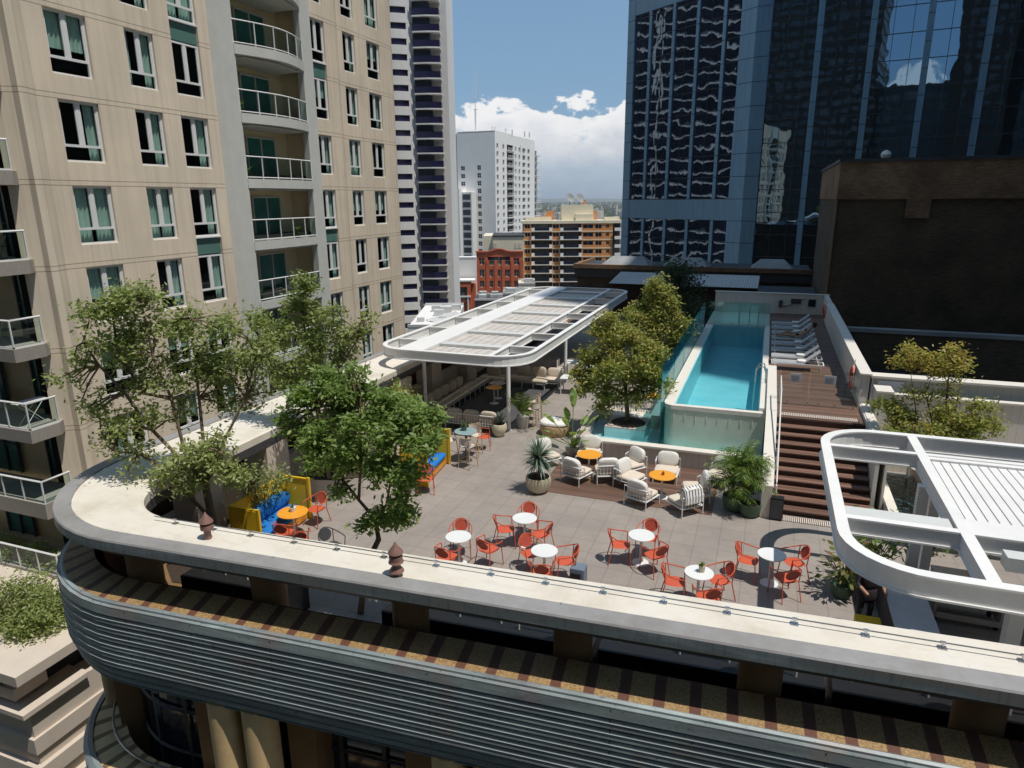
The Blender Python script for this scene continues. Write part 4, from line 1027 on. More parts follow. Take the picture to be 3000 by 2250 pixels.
for k in range(3800):
    px = rr_.uniform(1530, 1870); d = 380*math.exp(rr_.random()*3.2); p = facing(px, d); s_ = rr_.uniform(4, 9)*(1+d/9000); h_ = rr_.uniform(5, 13)
    n0 = len(tr.v); tr.lathe([(s_*.3, 0), (s_, h_*.35), (s_*.85, h_*.7), (s_*.3, h_)], p.x, p.y, 6, -40)
o = tr.build('distant_trees', mottled('distant_foliage', (.045, .062, .030), .35, .02, .95, fine=.2, bmp=0)); o['kind'] = 'stuff'; o['label'] = 'tree covered suburbs stretching to the horizon'
# ================================================================ host building: rounded cornice slab, columns, ledge, copper band
TH = math.atan(.0655)
def corner_path(dx0, xr=9.5, r=3.4, yfront=None, xl=-14.85, yend=46, n=14):
    """outer plan path, offset outwards by dx0: from the right end along the front, round the corner, up the left side"""
    cxx, cyy = -11.42, 11.52
    a0 = -math.pi/2+TH     # outward normal angle of the front
    R_ = r+dx0
    pts = []
    nx, ny = math.cos(a0), math.sin(a0)
    d = Vector((math.cos(TH), math.sin(TH)))
    s0 = Vector((cxx+nx*R_, cyy+ny*R_))
    L = (xr-s0.x)/d.x
    for k in range(13): pts.append(tuple(s0+d*(L*(1-k/12))))
    a1 = -math.pi
    for k in range(1, n+1):
        a = a0+(a1-a0)*k/n; pts.append((cxx+R_*math.cos(a), cyy+R_*math.sin(a)))
    x = pts[-1][0]
    for k in range(1, 8): pts.append((x, cyy+(yend-cyy)*k/7))
    return pts
def inner_path(off=0.0, yend=46):
    """terrace side edge of the slab"""
    d = (math.cos(TH), math.sin(TH)); x0, y0 = -10.9, 9.30+off
    L = (9.5-x0)/d[0]; pts = [(x0+d[0]*L*(1-k/12), y0+d[1]*L*(1-k/12)) for k in range(13)]
    cxx, cyy, r = -10.95, 10.85+off, 1.52
    for k in range(1, 15):
        a = -math.pi/2-math.pi/2*k/14; pts.append((cxx+r*math.cos(a), cyy+r*math.sin(a)))
    for k in range(1, 8): pts.append((-12.47-.4*min(1, k/4), cyy+(yend-cyy)*k/7))
    return pts
host = thing('corner_building', 'art deco corner building with a cream roof ledge, grey flashing and horizontal weathered copper band', 'building', (-2, 9, -12))
ZS = 2.4
P0 = corner_path(0); P1 = corner_path(-.34); PI_ = inner_path()
PL = [(x-(.30 if i > 20 else .30*max(0, (i-12))/8)*0, y) for i, (x, y) in enumerate(P1)]
ring = lambda pts, z: [(x, y, z) for x, y in pts]
sl = MB(); sl.loft([ring(PI_, ZS-.22), ring(PI_, ZS-.03), ring([(a*.96+b*.04, c*.96+d*.04) for (a, c), (b, d) in zip(PI_, P1)], ZS), ring(P1, ZS)])
sl.build('cream_ledge', 'cream_slab', host)
Pm = corner_path(-.02)
sl = MB(); sl.loft([ring(P1, ZS+.002), ring(P1, ZS+.035), ring(Pm, ZS+.03), ring(P0, ZS)]); sl.build('edge_flashing', 'leadtop', host)
sl = MB(); Pb = corner_path(-.04); sl.loft([ring(P0, ZS-.002), ring(P0, ZS-.19), ring(Pb, ZS-.21)])
sl.build('fascia', 'fascia', host)
sj = MB()
for i in (3, 7, 10, 12, 15, 18, 21, 25):
    (x0, y0), (x1, y1) = P0[i], P1[i]; dx, dy = (P0[i+1][0]-x0), (P0[i+1][1]-y0); l_ = math.hypot(dx, dy); dx, dy = dx/l_*.012, dy/l_*.012
    sj.add([(x0-dx, y0-dy, ZS+.004), (x0+dx, y0+dy, ZS+.004), (x1+dx, y1+dy, ZS+.041), (x1-dx, y1-dy, ZS+.041)], [(0,1,2,3)])
sj.build('flashing_joints', 'fascia', host)
sl = MB(); Pu = corner_path(-.30); sl.loft([ring(Pb, ZS-.21), ring(Pu, ZS-.45), ring(PI_, ZS-.45), ring(PI_, ZS-.22)]); sl.build('underside', 'darkmetal', host)
# granite ledge
ZC = 1.08
Q0 = corner_path(.12); Q1 = corner_path(-.30); Q2 = corner_path(-.72)
def subdiv(pts, step=.08):
    o = []
    for (x0, y0), (x1, y1) in zip(pts[:-1], pts[1:]):
        n = max(1, int(math.hypot(x1-x0, y1-y0)/step)); o += [(x0+(x1-x0)*k/n, y0+(y1-y0)*k/n) for k in range(n)]
    return o+[pts[-1]]
def arc_at(pts, s):
    acc = 0
    for (x0, y0), (x1, y1) in zip(pts[:-1], pts[1:]):
        l = math.hypot(x1-x0, y1-y0)
        if acc+l >= s: f = (s-acc)/l; return ((x0+(x1-x0)*f, y0+(y1-y0)*f), ((x1-x0)/l, (y1-y0)/l))
        acc += l
    return pts[-1], (0, 1)
LQ = sum(math.dist(a, b) for a, b in zip(Q0[:-1], Q0[1:]))
def ledge(z0, base_off, out_w, in_w, rise, per=.53, dark=.17, names=('granite_ledge', 'ledge_stripes'), m1='granite', m2='granite_red', yend=46):
    base = corner_path(base_off, yend=yend); g = MB(); d_ = MB(); s = 0; LL = sum(math.dist(a, b) for a, b in zip(base[:-1], base[1:]))
    while s < min(LL-1, 44):
        for mb, a, b in ((g, s, s+per-dark), (d_, s+per-dark, s+per)):
            n = 4; q = []
            for k in range(n+1):
                (x, y), (tx, ty) = arc_at(base, a+(b-a)*k/n); nx, ny = -ty, tx
                # inward normal: path runs right->left, inside is to the right of travel
                nx, ny = ty, -tx
                q.append([(x+nx*(-out_w), y+ny*(-out_w), z0), (x+nx*.05, y+ny*.05, z0+.04), (x+nx*in_w, y+ny*in_w, z0+rise), (x+nx*in_w, y+ny*in_w, z0-1.2)])
            mb.loft(q)
        s += per
    g.build(names[0], m1, host); d_.build(names[1], m2, host)
ledge(ZC+.02, 0.04, .0, .62, .16)
# copper band of lapped strips
cb_ = MB(); nst = 9; hb_ = .195; rings = []
z = ZC+.06
rings += [ring(corner_path(-.02), z), ring(corner_path(.02), z+.015), ring(corner_path(.06), z-.01), ring(corner_path(.06), z-.05), ring(corner_path(.12), z-.055), ring(corner_path(.12), z-.08)]
z -= .08
for k in range(nst):
    inset = .12 if k < nst-2 else .12-.05*(k-(nst-3))
    rings += [ring(corner_path(inset-.03), z), ring(corner_path(inset), z-.008), ring(corner_path(inset+.014), z-hb_+.034), ring(corner_path(inset-.05), z-hb_+.030), ring(corner_path(inset-.04), z-hb_+.002)]
    z -= hb_
rings += [ring(corner_path(-.08), z-.12), ring(corner_path(-.6), z-.14)]
cb_.loft(rings); cb_.build('copper_band', 'copper', host)
ZB = z
bd = MB()
for k in range(nst):
    zz = ZC-.02-hb_*k; ins = .12 if k+1 < nst-2 else .12-.05*(k+1-(nst-3))
    bd.loft([ring(corner_path(ins-.03), zz-hb_+.002-.06), ring(corner_path(ins+.018), zz-hb_-.004-.06), ring(corner_path(ins+.018), zz-hb_-.010-.06), ring(corner_path(ins), zz-hb_-.024-.06)])
bd.build('copper_seams', mottled('pale_copper_edge', (.27, .30, .30), .2, 4, .4), host)
sj = MB()
for s_ in (2.2, 5.2, 8.2, 11.2, 14.2, 17.2, 18.9, 20.4):
    (x, y), (tx, ty) = arc_at(corner_path(.125), s_); sj.add([(x-tx*.008, y-ty*.008, ZC-.03), (x+tx*.008, y+ty*.008, ZC-.03), (x+tx*.008, y+ty*.008, ZB+.12), (x-tx*.008, y-ty*.008, ZB+.12)], [(0,1,2,3)])
sj.build('panel_joints', 'darkmetal', host)
# black blocks added to darken the gallery behind the ledge, with tubular rails
gx = lambda x: 9.42+(x+10.9)*math.tan(TH)
for x0_, x1_ in ((-10.9, -8.7), (-6.3, -2.3), (-2.2, 1.4), (1.5, 5.2), (5.3, 9.3)):
    g_ = MB(); g_.prism([(x0_, gx(x0_)), (x1_, gx(x1_)), (x1_, gx(x1_)+1.1), (x0_, gx(x0_)+1.1)], 0, 1.02); g_.build('gallery_dark_block', 'black', host)
    g_ = MB(); ym = gx(x0_)+.35
    for k in range(3):
        xa = x0_+.3+k*(x1_-x0_-.5)/3; g_.tube([(xa, ym, 1.02), (xa, ym, 1.28), (xa+.06, ym+.02, 1.33), (xa+.75, ym+.06, 1.33), (xa+.8, ym+.06, 1.27), (xa+.8, ym+.06, 1.02)], .018, 6)
    g_.build('gallery_rail', 'greyrender', host)
# round granite columns under the slab
for s_ in (3.15+2.98*k for k in range(0, 8)):
    (x, y), (tx, ty) = arc_at(corner_path(-1.0), s_)
    c_ = MB(); c_.lathe([(.33, .3), (.33, ZS-.44)], x, y, 20); c_.build('column', 'brownstone', host, smooth=True)
# inner floor of the gallery behind the ledge, and storey below
fl = MB(); fl.loft([ring(corner_path(-.66), -.02), ring(PI_, -.02)]); fl.build('gallery_floor', 'darkdeck', host)
ib_ = MB(); ib_.loft([ring(corner_path(-.75), .0), ring(corner_path(-.75), 1.15)]); ib_.build('ledge_back', 'granite_red', host)
# storey below: recessed dark glazing between stone piers and half-round columns
lwz0, lwz1 = -5.6, ZB-.05
wl = MB(); wl.loft([ring(corner_path(-1.05), lwz0), ring(corner_path(-1.05), lwz1)]); wl.build('lower_glazing', 'farglass', host)
L_ = sum(math.dist(a, b) for a, b in zip(corner_path(-.9)[:-1], corner_path(-.9)[1:]))
pat = [3.2, 7.9, 12.6, 17.3, 22.9]
for s0 in pat:
    for off, w_, kind in ((0, .62, 'pier'), (.72, .55, 'half'), (1.5, .55, 'half'), (2.22, .55, 'pier')):
        (x, y), (tx, ty) = arc_at(corner_path(-.9), s0+off); nx, ny = -ty, tx
        c_ = MB()
        if kind == 'pier':
            q_ = [(x-tx*w_/2-nx*.3, y-ty*w_/2-ny*.3), (x+tx*w_/2-nx*.3, y+ty*w_/2-ny*.3), (x+tx*w_/2+nx*.38, y+ty*w_/2+ny*.38), (x-tx*w_/2+nx*.38, y-ty*w_/2+ny*.38)]
            c_.prism(q_, lwz0, lwz1); c_.build('stone_pier', 'brownstone', host)
        else:
            c_.lathe([(.33, lwz0), (.33, lwz1)], x+nx*.61, y+ny*.61, 18); c_.build('half_column', 'sandstone', host, smooth=True)
mb = MB()
s = .6
while s < 40:
    (x, y), (tx, ty) = arc_at(corner_path(-.98), s); mb.add([(x-tx*.05, y-ty*.05, lwz0), (x+tx*.05, y+ty*.05, lwz0), (x+tx*.05, y+ty*.05, lwz1), (x-tx*.05, y-ty*.05, lwz1)], [(0,1,2,3)]); s += .95
for zz in (-2.2, -3.3): mb.loft([ring(corner_path(-1.0), zz), ring(corner_path(-.96), zz+.05), ring(corner_path(-1.0), zz+.1)])
mb.build('glazing_bars', 'darkmetal', host)
# lower ledge and the band beneath
ledge(-3.35, .10, .0, .7, .12, names=('lower_ledge', 'lower_ledge_stripes'), m1='sandstone', m2='brownstone')
lb_ = MB(); lb_.loft([ring(corner_path(.10), -3.30), ring(corner_path(.20), -3.28), ring(corner_path(.30), -3.42), ring(corner_path(.30), -5.0), ring(corner_path(0), -5.3), ring(corner_path(0), -40)]); lb_.build('lower_copper_band', 'copper', host)
tb = MB(); tb.tube([(x, y, -3.05) for x, y in corner_path(-.35)], .03, 6); tb.build('maintenance_rail', 'steel', host)
# bulk of the building beneath the terrace
bb_ = MB(); cp = corner_path(-1.2, xr=9.5, yend=60)
bb_.prism(cp+[(9.5, 60)], -40, -.35); bb_.build('building_mass', 'interior', host)
# safety cable with little anchors on the slab
cab = thing('safety_cable', 'thin steel safety cable running along the cream roof ledge', 'cable', (-3, 9.5, ZS))
def on_slab(x): return (x, 9.28+(x+7.8)*.050)
b_ = MB(); b_.tube([(*on_slab(x), ZS+.09) for x in np.linspace(-11.0, 9.0, 24)], .011, 5); b_.build('cable', 'steel', cab)
for x in (-10.5, -9.6, -8.75, -7.8, -6.9, -5.95, -4.95, -3.95, -3.0, -2.05, -1.1, -.15, .8, 1.75, 2.72, 3.68, 4.6):
    X_, Y_ = on_slab(x); b_ = MB(); b_.box(X_-.055, Y_-.05, ZS, X_+.055, Y_+.05, ZS+.015); b_.tube([(X_, Y_, ZS), (X_, Y_, ZS+.10)], .016, 6); b_.box(X_-.035, Y_-.02, ZS+.075, X_+.035, Y_+.02, ZS+.105)
    b_.build('anchor', 'steel', cab)
# copper ventilators
def vent(x, y, hgt, label, tiers):
    t_ = thing('roof_vent', label, 'roof vent', (x, y, ZS), 0, 'weathered pagoda vents on the roof ledge')
    b_ = MB(); b_.lathe([(.065, 0), (.065, hgt-.1)], x, y, 12, ZS); b_.build('pipe', 'copper_brown', t_, smooth=True)
    for k in range(tiers):
        z0 = ZS+hgt-.02-.17*k; b_ = MB(); b_.lathe([(.13, 0), (.125, .02), (.03, .15), (.01, .2 if k == 0 else .15)], x, y, 16, z0); b_.build('cap', 'copper_brown', t_, smooth=True)
    b_ = MB(); b_.lathe([(.055, -.12), (.115, -.11), (.115, -.02), (.05, 0)], x, y, 16, ZS+hgt-.05); b_.build('collar', 'copper_brown', t_, smooth=True)
vent(-9.43, 8.88, .36, 'smaller brown metal vent with one cone cap near the rounded end of the cream ledge', 1)
vent(-5.42, 8.90, .46, 'taller brown pagoda vent with stacked caps on the cream ledge', 3)

# ================================================================ terrace
tf = MB(); tf.prism([(-12.9, 9.4), (9.4, 10.6), (9.4, 25.0), (3.5, 25.0), (3.5, 46), (-12.9, 46)], -.3, 0); struct('terrace_floor', tf, 'paver')
struct('wood_terrace', MB().prism([(-6.0, 18.12), (-.9, 18.12), (-.9, 21.5), (-6.0, 21.5)], .004, .008), 'deckwood')
struct('lounge_floor', MB().prism([(-12.4, 22.6), (-9.75, 22.6), (-8.95, 23.3), (-8.85, 30.2), (-12.4, 30.2)], .004, .008), 'darkdeck')  # grey decking; its dark tone also carries the shade under the pergola
# deck and stairs
struct('pool_deck', MB().box(.62, 22.15, -.1, 3.12, 43.4, 1.82).box(.30, 23.8, 0.6, .62, 43.4, 1.80), 'deckwood')
stt = thing('staircase', 'wide dark timber staircase climbing from the terrace to the pool deck', 'stairs', (1.9, 20.4, 0))
b_ = MB(); t2 = MB(); NR = 11; rh = 1.82/NR; go = (22.0-18.85)/(NR-1)
for k in range(NR-1):
    y0 = 18.85+go*k; z1 = rh*(k+1); b_.box(.62, y0+.02, 0, 3.14, 22.2, z1-.035)
    t2.box(.62, y0-.02, z1-.034, 3.14, y0+go+.01, z1)
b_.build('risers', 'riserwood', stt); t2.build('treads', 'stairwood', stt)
for nm, y0, z0 in (('lower_tactile_strip', 18.45, .012), ('upper_tactile_strip', 22.35, 1.825)):
    b_ = MB()
    b_.box(.66, y0, z0, 2.95, y0+.32, z0+.004)
    b2 = MB()
    for k in range(44): b2.box(.7+.052*k, y0-.02, z0+.006, .722+.052*k, y0+.30, z0+.012)
    o_ = b_.build(nm, 'stairwood', stt); b2.build('studs', 'boardtop', o_, world=False)
b_ = MB(); b_.box(.62, 22.03, 1.60, 3.14, 22.06, 1.815); b_.build('top_riser', 'riserwood', stt)
# left stair wall with sloping cap
sw = thing('stair_wall', 'white boarded wall with a pale cap running up the left side of the stairs', 'wall', (.45, 20, 0))
def swz(y): return .95 if y < 18.55 else (.95+(1.98-.95)*(y-18.55)/(22.2-18.55) if y < 22.2 else 1.98)
ys = [18.45, 18.55, 22.2, 28.6]
b_ = MB(); c_ = MB()
for a, b in zip(ys[:-1], ys[1:]):
    b_.add([(.34, a, 0), (.60, a, 0), (.60, b, 0), (.34, b, 0), (.34, a, swz(a)-.03), (.60, a, swz(a)-.03), (.60, b, swz(b)-.03), (.34, b, swz(b)-.03)], [(3,2,1,0),(4,5,6,7),(0,1,5,4),(1,2,6,5),(2,3,7,6),(3,0,4,7)])
    c_.add([(.31, a, swz(a)-.028), (.63, a, swz(a)-.028), (.63, b, swz(b)-.028), (.31, b, swz(b)-.028), (.31, a, swz(a)+.01), (.63, a, swz(a)+.01), (.63, b, swz(b)+.01), (.31, b, swz(b)+.01)], [(3,2,1,0),(4,5,6,7),(0,1,5,4),(1,2,6,5),(2,3,7,6),(3,0,4,7)])
b_.build('boarding', 'boards', sw); c_.build('cap', 'boardtop', sw)
hr = thing('handrail', 'white tubular handrail beside the left edge of the stairs', 'handrail', (.7, 20, 0))
b_ = MB(); b_.tube([(.70, 18.6, .05), (.70, 18.6, .93), (.70, 18.75, 1.0), (.70, 22.2, 2.68), (.70, 23.9, 2.72)], .022, 8); b_.build('rail', 'plain_white', hr)
for y, z in ((20.4, .9), (22.2, 1.82), (23.9, 1.82)):
    b_ = MB(); b_.tube([(.70, y, z-.1), (.70, y, {20.4: 1.80}.get(y, 2.68))], .018, 6); b_.build('post', 'plain_white', hr)
# right stair wall, deck walls
rwl = thing('stair_side_wall', 'pale boarded wall with a handrail on the right side of the stairs', 'wall', (3.3, 21, 0))
b_ = MB(); b_.box(3.16, 19.6, 0, 3.26, 24.0, 1.95); b_.box(3.40, 19.6, 0, 3.46, 24.0, 1.95); b_.build('boarding', 'boards', rwl)
b_ = MB(); b_.box(3.2, 19.55, 1.952, 3.44, 24.0, 1.98); b_.build('cap', 'boardtop', rwl)
dw = thing('deck_wall', 'long white boarded wall with a pale cap along the right side of the pool deck', 'wall', (3.2, 34, 1.8))
b_ = MB(); b_.box(3.12, 24.05, -.1, 3.38, 40.2, 2.92); b_.build('boarding', 'boards', dw)
b_ = MB(); b_.box(3.08, 24.0, 2.922, 3.44, 40.25, 2.97); b_.build('cap', 'boardtop', dw)
bw = thing('deck_end_wall', 'grey boarded wall closing the far end of the pool deck', 'wall', (0, 43.5, 1.5))
b_ = MB(); b_.box(-2.9, 43.4, -.1, 3.42, 43.6, 2.98); b_.box(3.16, 40.3, -.1, 3.4, 43.39, 2.98); b_.build('boarding', 'boards', bw)
b_ = MB(); b_.box(-2.95, 43.35, 2.982, 3.45, 43.65, 3.02); b_.build('cap', 'boardtop', bw)
tw = thing('timber_wall', 'white boarded wall with a wide sunlit cap running right from the top of the stairs', 'wall', (8, 24.2, 0))
b_ = MB(); b_.box(3.44, 24.05, 0, 14, 24.25, 2.86); b_.build('boarding', 'boards', tw)
b_ = MB(); b_.box(3.40, 23.98, 2.862, 14, 24.5, 2.93); b_.build('cap', 'boardtop', tw)
tw = thing('lower_timber_wall', 'lower white boarded wall with a boxed corner pier behind the yellowish tree', 'wall', (8, 23.2, 0))
b_ = MB(); b_.box(3.75, 23.3, 0, 14, 23.45, 2.50); b_.box(3.47, 22.9, 0, 3.9, 23.6, 2.66); b_.build('boarding', 'boards', tw)
b_ = MB(); b_.box(3.92, 23.24, 2.502, 14, 23.5, 2.56); b_.box(3.44, 22.86, 2.662, 3.93, 23.64, 2.72); b_.build('cap', 'boardtop', tw)
tag(MB().box(3.6, 23.98, 2.45, 4.35, 24.04, 2.78).build('wall_plaque', 'paper'), 'pale grey panel fixed high on the white boarded wall at its corner', 'panel')
# left arcade under the slab: stucco piers, low wall
for k, y in enumerate((11.6, 14.2, 18.6, 21.6, 25.0, 28.6, 32.2, 36.0, 40.0)):
    b_ = MB(); xx = -12.55 if y < 22 else -12.95; b_.box(xx-.75, y, 0, xx, y+.9, ZS-.45)
    tag(b_.build('stucco_pier', 'stucco'), ['pinkish stucco pier by the rounded corner, behind the large sparse tree', 'pinkish stucco pier behind the blue sofa', 'stucco pier hidden behind the dense green tree', 'leaf shaded stucco pier before the left pergola', 'sunlit stucco pier behind the long bench, nearest the viewer', 'sunlit stucco pier behind the middle of the long bench', 'stucco pier by the far corner of the bench', 'stucco pier under the far half of the left pergola', 'farthest stucco pier under the left pergola'][k], 'pier', 'stucco piers along the left edge of the terrace')
bk = MB(); bk.box(-13.75, 11, 0, -13.45, 46, .9)
tag(bk.build('parapet_wall', 'stucco'), 'low stucco parapet between the piers along the left terrace edge', 'wall')
# curved planter wall near the blue sofa
pw_ = thing('planter_wall', 'curved low pinkish planter wall beside the blue sofa', 'planter', (-11.6, 15.8, 0))
arc = [(-12.5, 15.35), (-11.9, 15.4), (-11.2, 15.6), (-10.7, 16.0), (-10.45, 16.6), (-10.5, 17.4), (-11.0, 18.1), (-12.5, 18.5)]
b_ = MB(); b_.prism(arc, 0, .60); b_.build('wall', 'planterwall', pw_)
b_ = MB(); b_.prism([(x*.985-.18, y*.99+.17) for x, y in arc], .602, .62); b_.build('soil', 'soil', pw_)
pw2 = thing('corner_planter', 'low stucco planter holding the large sparse tree in the rounded corner', 'planter', (-11.6, 11, 0))
b_ = MB(); b_.prism([(-12.4, 10.2), (-11.6, 9.7), (-10.6, 9.8), (-10.3, 11.3), (-10.9, 12.0), (-12.4, 12.0)], 0, .5); b_.build('wall', 'brownstone', pw2)  # dark stone tone stands in for the tree crown's shade on the stucco
b_ = MB(); b_.prism([(-12.3, 10.3), (-11.6, 9.8), (-10.7, 9.9), (-10.4, 11.2), (-10.95, 11.9), (-12.3, 11.9)], .502, .52); b_.build('soil', 'soil', pw2)
# ================================================================ swimming pool and basin
pool = thing('swimming_pool', 'long raised turquoise lap pool with glass sides beside the timber deck', 'swimming pool', (-1.3, 31, 0))
b_ = MB(); b_.box(-2.60, 22.86, .2, .10, 38.9, .55); b_.build('floor', 'pooltile', pool)
b_ = MB(); b_.box(-2.62, 22.86, .55, -2.58, 38.9, 1.72); b_.box(.06, 22.86, .55, .1, 38.9, 1.72); b_.box(-2.6, 38.86, .55, .1, 38.9, 1.72); b_.box(-2.6, 22.84, .55, .1, 22.88, 1.70); b_.build('lining', 'pooltile', pool)
b_ = MB()
r_ = .35; pts = [(-2.95+r_-r_*math.cos(t), 22.62+r_-r_*math.sin(t)) for t in [math.pi/2*i/6 for i in range(7)]]
b_.prism(pts+[(.30, 22.62), (.30, 22.82), (-2.62, 22.82), (-2.62, 38.9), (-2.95, 38.9)], -.1, 1.60); b_.build('outer_wall', 'poolface', pool)
b_ = MB(); b_.prism([(-2.98, 22.95), (-2.9, 22.72), (-2.7, 22.6), (.30, 22.6), (.30, 22.83), (-2.62, 22.83), (-2.62, 38.9), (-2.98, 38.9)], 1.602, 1.735); b_.box(.1, 22.84, 1.5, .33, 38.9, 1.84); b_.box(-2.95, 38.92, -.1, .33, 43.38, 1.78); b_.build('coping', 'boardtop', pool)
b_ = MB()
for k in range(8): b_.tube([(-2.6+.36*k, 22.625, 1.22+.05*math.sin(k*2.1)), (-2.6+.36*k, 22.625, 1.44)], .022, 5)
b_.build('overflow_slots', 'greyrender', pool)
g_ = MB(); g_.box(-3.02, 22.3, .35, -2.995, 37.6, 3.15); g_.build('glass_fence', 'poolglass', pool)
for y in (25.4, 28.5, 31.6, 34.7, 37.6): MB().box(-3.03, y-.006, 1.7, -2.985, y+.006, 3.15).build('glass_joint', 'poolglass', pool)
g_ = MB(); g_.box(-2.9, 38.95, 1.79, .3, 38.975, 3.0); g_.build('glass_screen', 'railglass', pool)
b_ = MB()
for x in (-1.3, -1.25): b_.tube([(x, 38.7, 1.2), (x, 38.7, 2.9)], .02, 6)
b_.tube([(-.3, 38.6, 1.2), (-.3, 38.8, 2.75), (-.3, 39.3, 2.8), (-.3, 39.4, 1.8)], .022, 6); b_.tube([(-.75, 38.6, 1.2), (-.75, 38.8, 2.75), (-.75, 39.3, 2.8), (-.75, 39.4, 1.8)], .022, 6)
b_.build('far_ladder_rails', 'steel', pool)
for y in (26.2, 26.75):
    b_ = MB(); b_.tube([(-.12, y, .8), (-.12, y, 2.25), (-.02, y, 2.45), (.15, y, 2.45), (.24, y, 2.2), (.24, y, 1.84)], .024, 8); b_.build('ladder_rail', 'steel', pool, smooth=True)
struct('pool_water', MB().quad((-2.61, 22.84, 1.70), (.09, 22.84, 1.70), (.09, 38.88, 1.70), (-2.61, 38.88, 1.70)), 'water')
bas = thing('basin', 'low wading basin with white edging wrapped around the pool tree', 'basin', (-3, 22.5, 0))
b_ = MB(); b_.box(-5.75, 21.45, 0, .32, 21.65, .55); b_.box(-5.75, 21.66, 0, -5.55, 25.0, .55); b_.build('boarding', 'boards', bas)
b_ = MB(); b_.box(-5.1, 21.38, .552, .34, 21.72, .62); b_.box(-5.55, 24.35, 0, -3.65, 24.95, .62); b_.box(-3.72, 24.96, 0, -3.35, 36, .62); b_.box(-3.64, 24.75, 0, -3.35, 24.95, .62); b_.build('edging', 'boardtop', bas)
b_ = MB(); b_.prism([(-5.85, 21.4), (-5.12, 21.4), (-5.12, 21.8), (-5.5, 22.3), (-5.58, 25.0), (-5.85, 25.0)], .3, .60); b_.build('pebble_border', 'pebble', bas)
b_ = MB(); b_.box(-5.55, 21.7, .1, .3, 22.6, .22); b_.box(-5.55, 22.6, .1, -2.95, 24.4, .22); b_.box(-3.34, 24.4, .1, -2.96, 37, .22); b_.build('basin_floor', 'basintile', bas)
struct('basin_water', MB().quad((-5.56, 21.72, .52), (.3, 21.72, .52), (.3, 22.6, .52), (-5.56, 22.6, .52)).quad((-5.56, 22.6, .52), (-2.96, 22.6, .52), (-2.96, 24.35, .52), (-5.56, 24.35, .52)).quad((-3.34, 24.35, .52), (-2.96, 24.35, .52), (-2.96, 37, .52), (-3.34, 37, .52)), 'basinwater')
isl = thing('island_planter', 'square planter of dark mulch standing in the basin under the pool tree', 'planter', (-4.3, 23.6, 0))
b_ = MB(); b_.box(-5.05, 22.95, .15, -3.62, 24.34, .58); b_.build('wall', 'basintile', isl)
b_ = MB(); b_.box(-5.05, 22.95, .582, -3.62, 24.34, .615); b_.build('pebble_top', 'pebble', isl); b_ = MB(); b_.lathe([(.62, 0), (.5, .05), (.1, .08)], -4.32, 23.65, 22, .616); b_.build('mulch', 'soil', isl)
br_ = thing('slatted_bench', 'white slatted bench back standing beyond the basin edging', 'bench', (-4.9, 25.2, 0))
b_ = MB()
for k in range(30): b_.box(-5.75+.062*k, 25.25, .55, -5.725+.062*k, 25.28, 1.0)
b_.box(-5.8, 25.23, 1.0, -3.9, 25.3, 1.04); b_.build('back', 'plain_white', br_)
b_ = MB(); b_.box(-5.8, 25.3, .30, -3.9, 26.0, .42); b_.build('seat', 'cushion', br_)
b_ = MB(); 
for x in (-5.75, -3.97): b_.box(x, 25.3, 0, x+.06, 25.36, .56); b_.box(x, 25.92, 0, x+.06, 25.98, .3)
b_.build('legs', 'plain_white', br_)
tg = thing('glass_gate', 'frameless glass pool gate with two pale notices across the top of the stairs', 'gate', (1.9, 23.7, 1.8))
b_ = MB(); b_.box(.66, 23.68, 1.86, 1.55, 23.70, 3.05); b_.box(1.60, 23.68, 1.86, 2.38, 23.70, 3.05); b_.box(2.42, 23.68, 1.86, 3.1, 23.70, 3.05); b_.build('glass_panels', 'clearglass', tg)
b_ = MB()
for x in (.95, 1.57, 1.9, 2.40, 2.95): b_.box(x-.025, 23.66, 1.82, x+.025, 23.72, 1.95)
b_.build('clamps', 'steel', tg)
for x0, x1 in ((.98, 1.32), (2.0, 2.36)):
    b_ = MB(); b_.box(x0, 23.655, 2.62, x1, 23.672, 2.90); n_ = b_.build('notice', 'paper', tg)
    b_ = MB()
    for k in range(5): b_.box(x0+.03, 23.650, 2.66+.04*k, x1-.05-.03*(k % 2), 23.653, 2.672+.04*k)
    b_.build('printed_lines', 'bin', n_, world=False)
# shower of small things on walls
def ring_thing(x, y, z, label, rz):
    t_ = thing('life_ring', label, 'life ring', (x, y, z))
    b_ = MB(); b_.tube([(0, .30*math.cos(a), .36*math.sin(a)) for a in [2*math.pi*k/20 for k in range(20)]], .062, 8, closed=True)
    b_.xform(Matrix.Translation((x, y, z))); b_.build('ring', 'redring', t_, smooth=True)
    b_ = MB(); b_.tube([(0.0, .38*math.cos(a), .44*math.sin(a)) for a in [2*math.pi*k/12 for k in range(12)]], .012, 5, closed=True); b_.tube([(0, 0, .35), (.05, 0, .65)], .015, 5); b_.xform(Matrix.Translation((x, y, z))); b_.build('rope', 'towel', t_)
ring_thing(3.0, 25.3, 2.5, 'red life ring hanging on the deck wall near the top of the stairs', 0)
ring_thing(3.04, 40.6, 2.45, 'red life ring at the far end of the deck wall', 0)
tag(MB().box(2.35, 43.33, 2.3, 2.75, 43.392, 2.72).build('wall_speaker', 'black'), 'square dark panel on the deck end wall, right of the hose', 'panel')
hs = MB(); hs.tube([(.9, 43.3, 2.2), (1.4, 43.25, 2.35), (1.7, 43.2, 2.6), (2.2, 43.25, 2.75)], .03, 6); hs.box(.75, 43.3, 2.2, .95, 43.39, 2.6); hs.box(1.4, 43.3, 2.45, 1.95, 43.39, 2.72); tag(hs.build('wall_shower', 'darkmetal'), 'dark pipe and box of the shower on the deck end wall', 'shower')
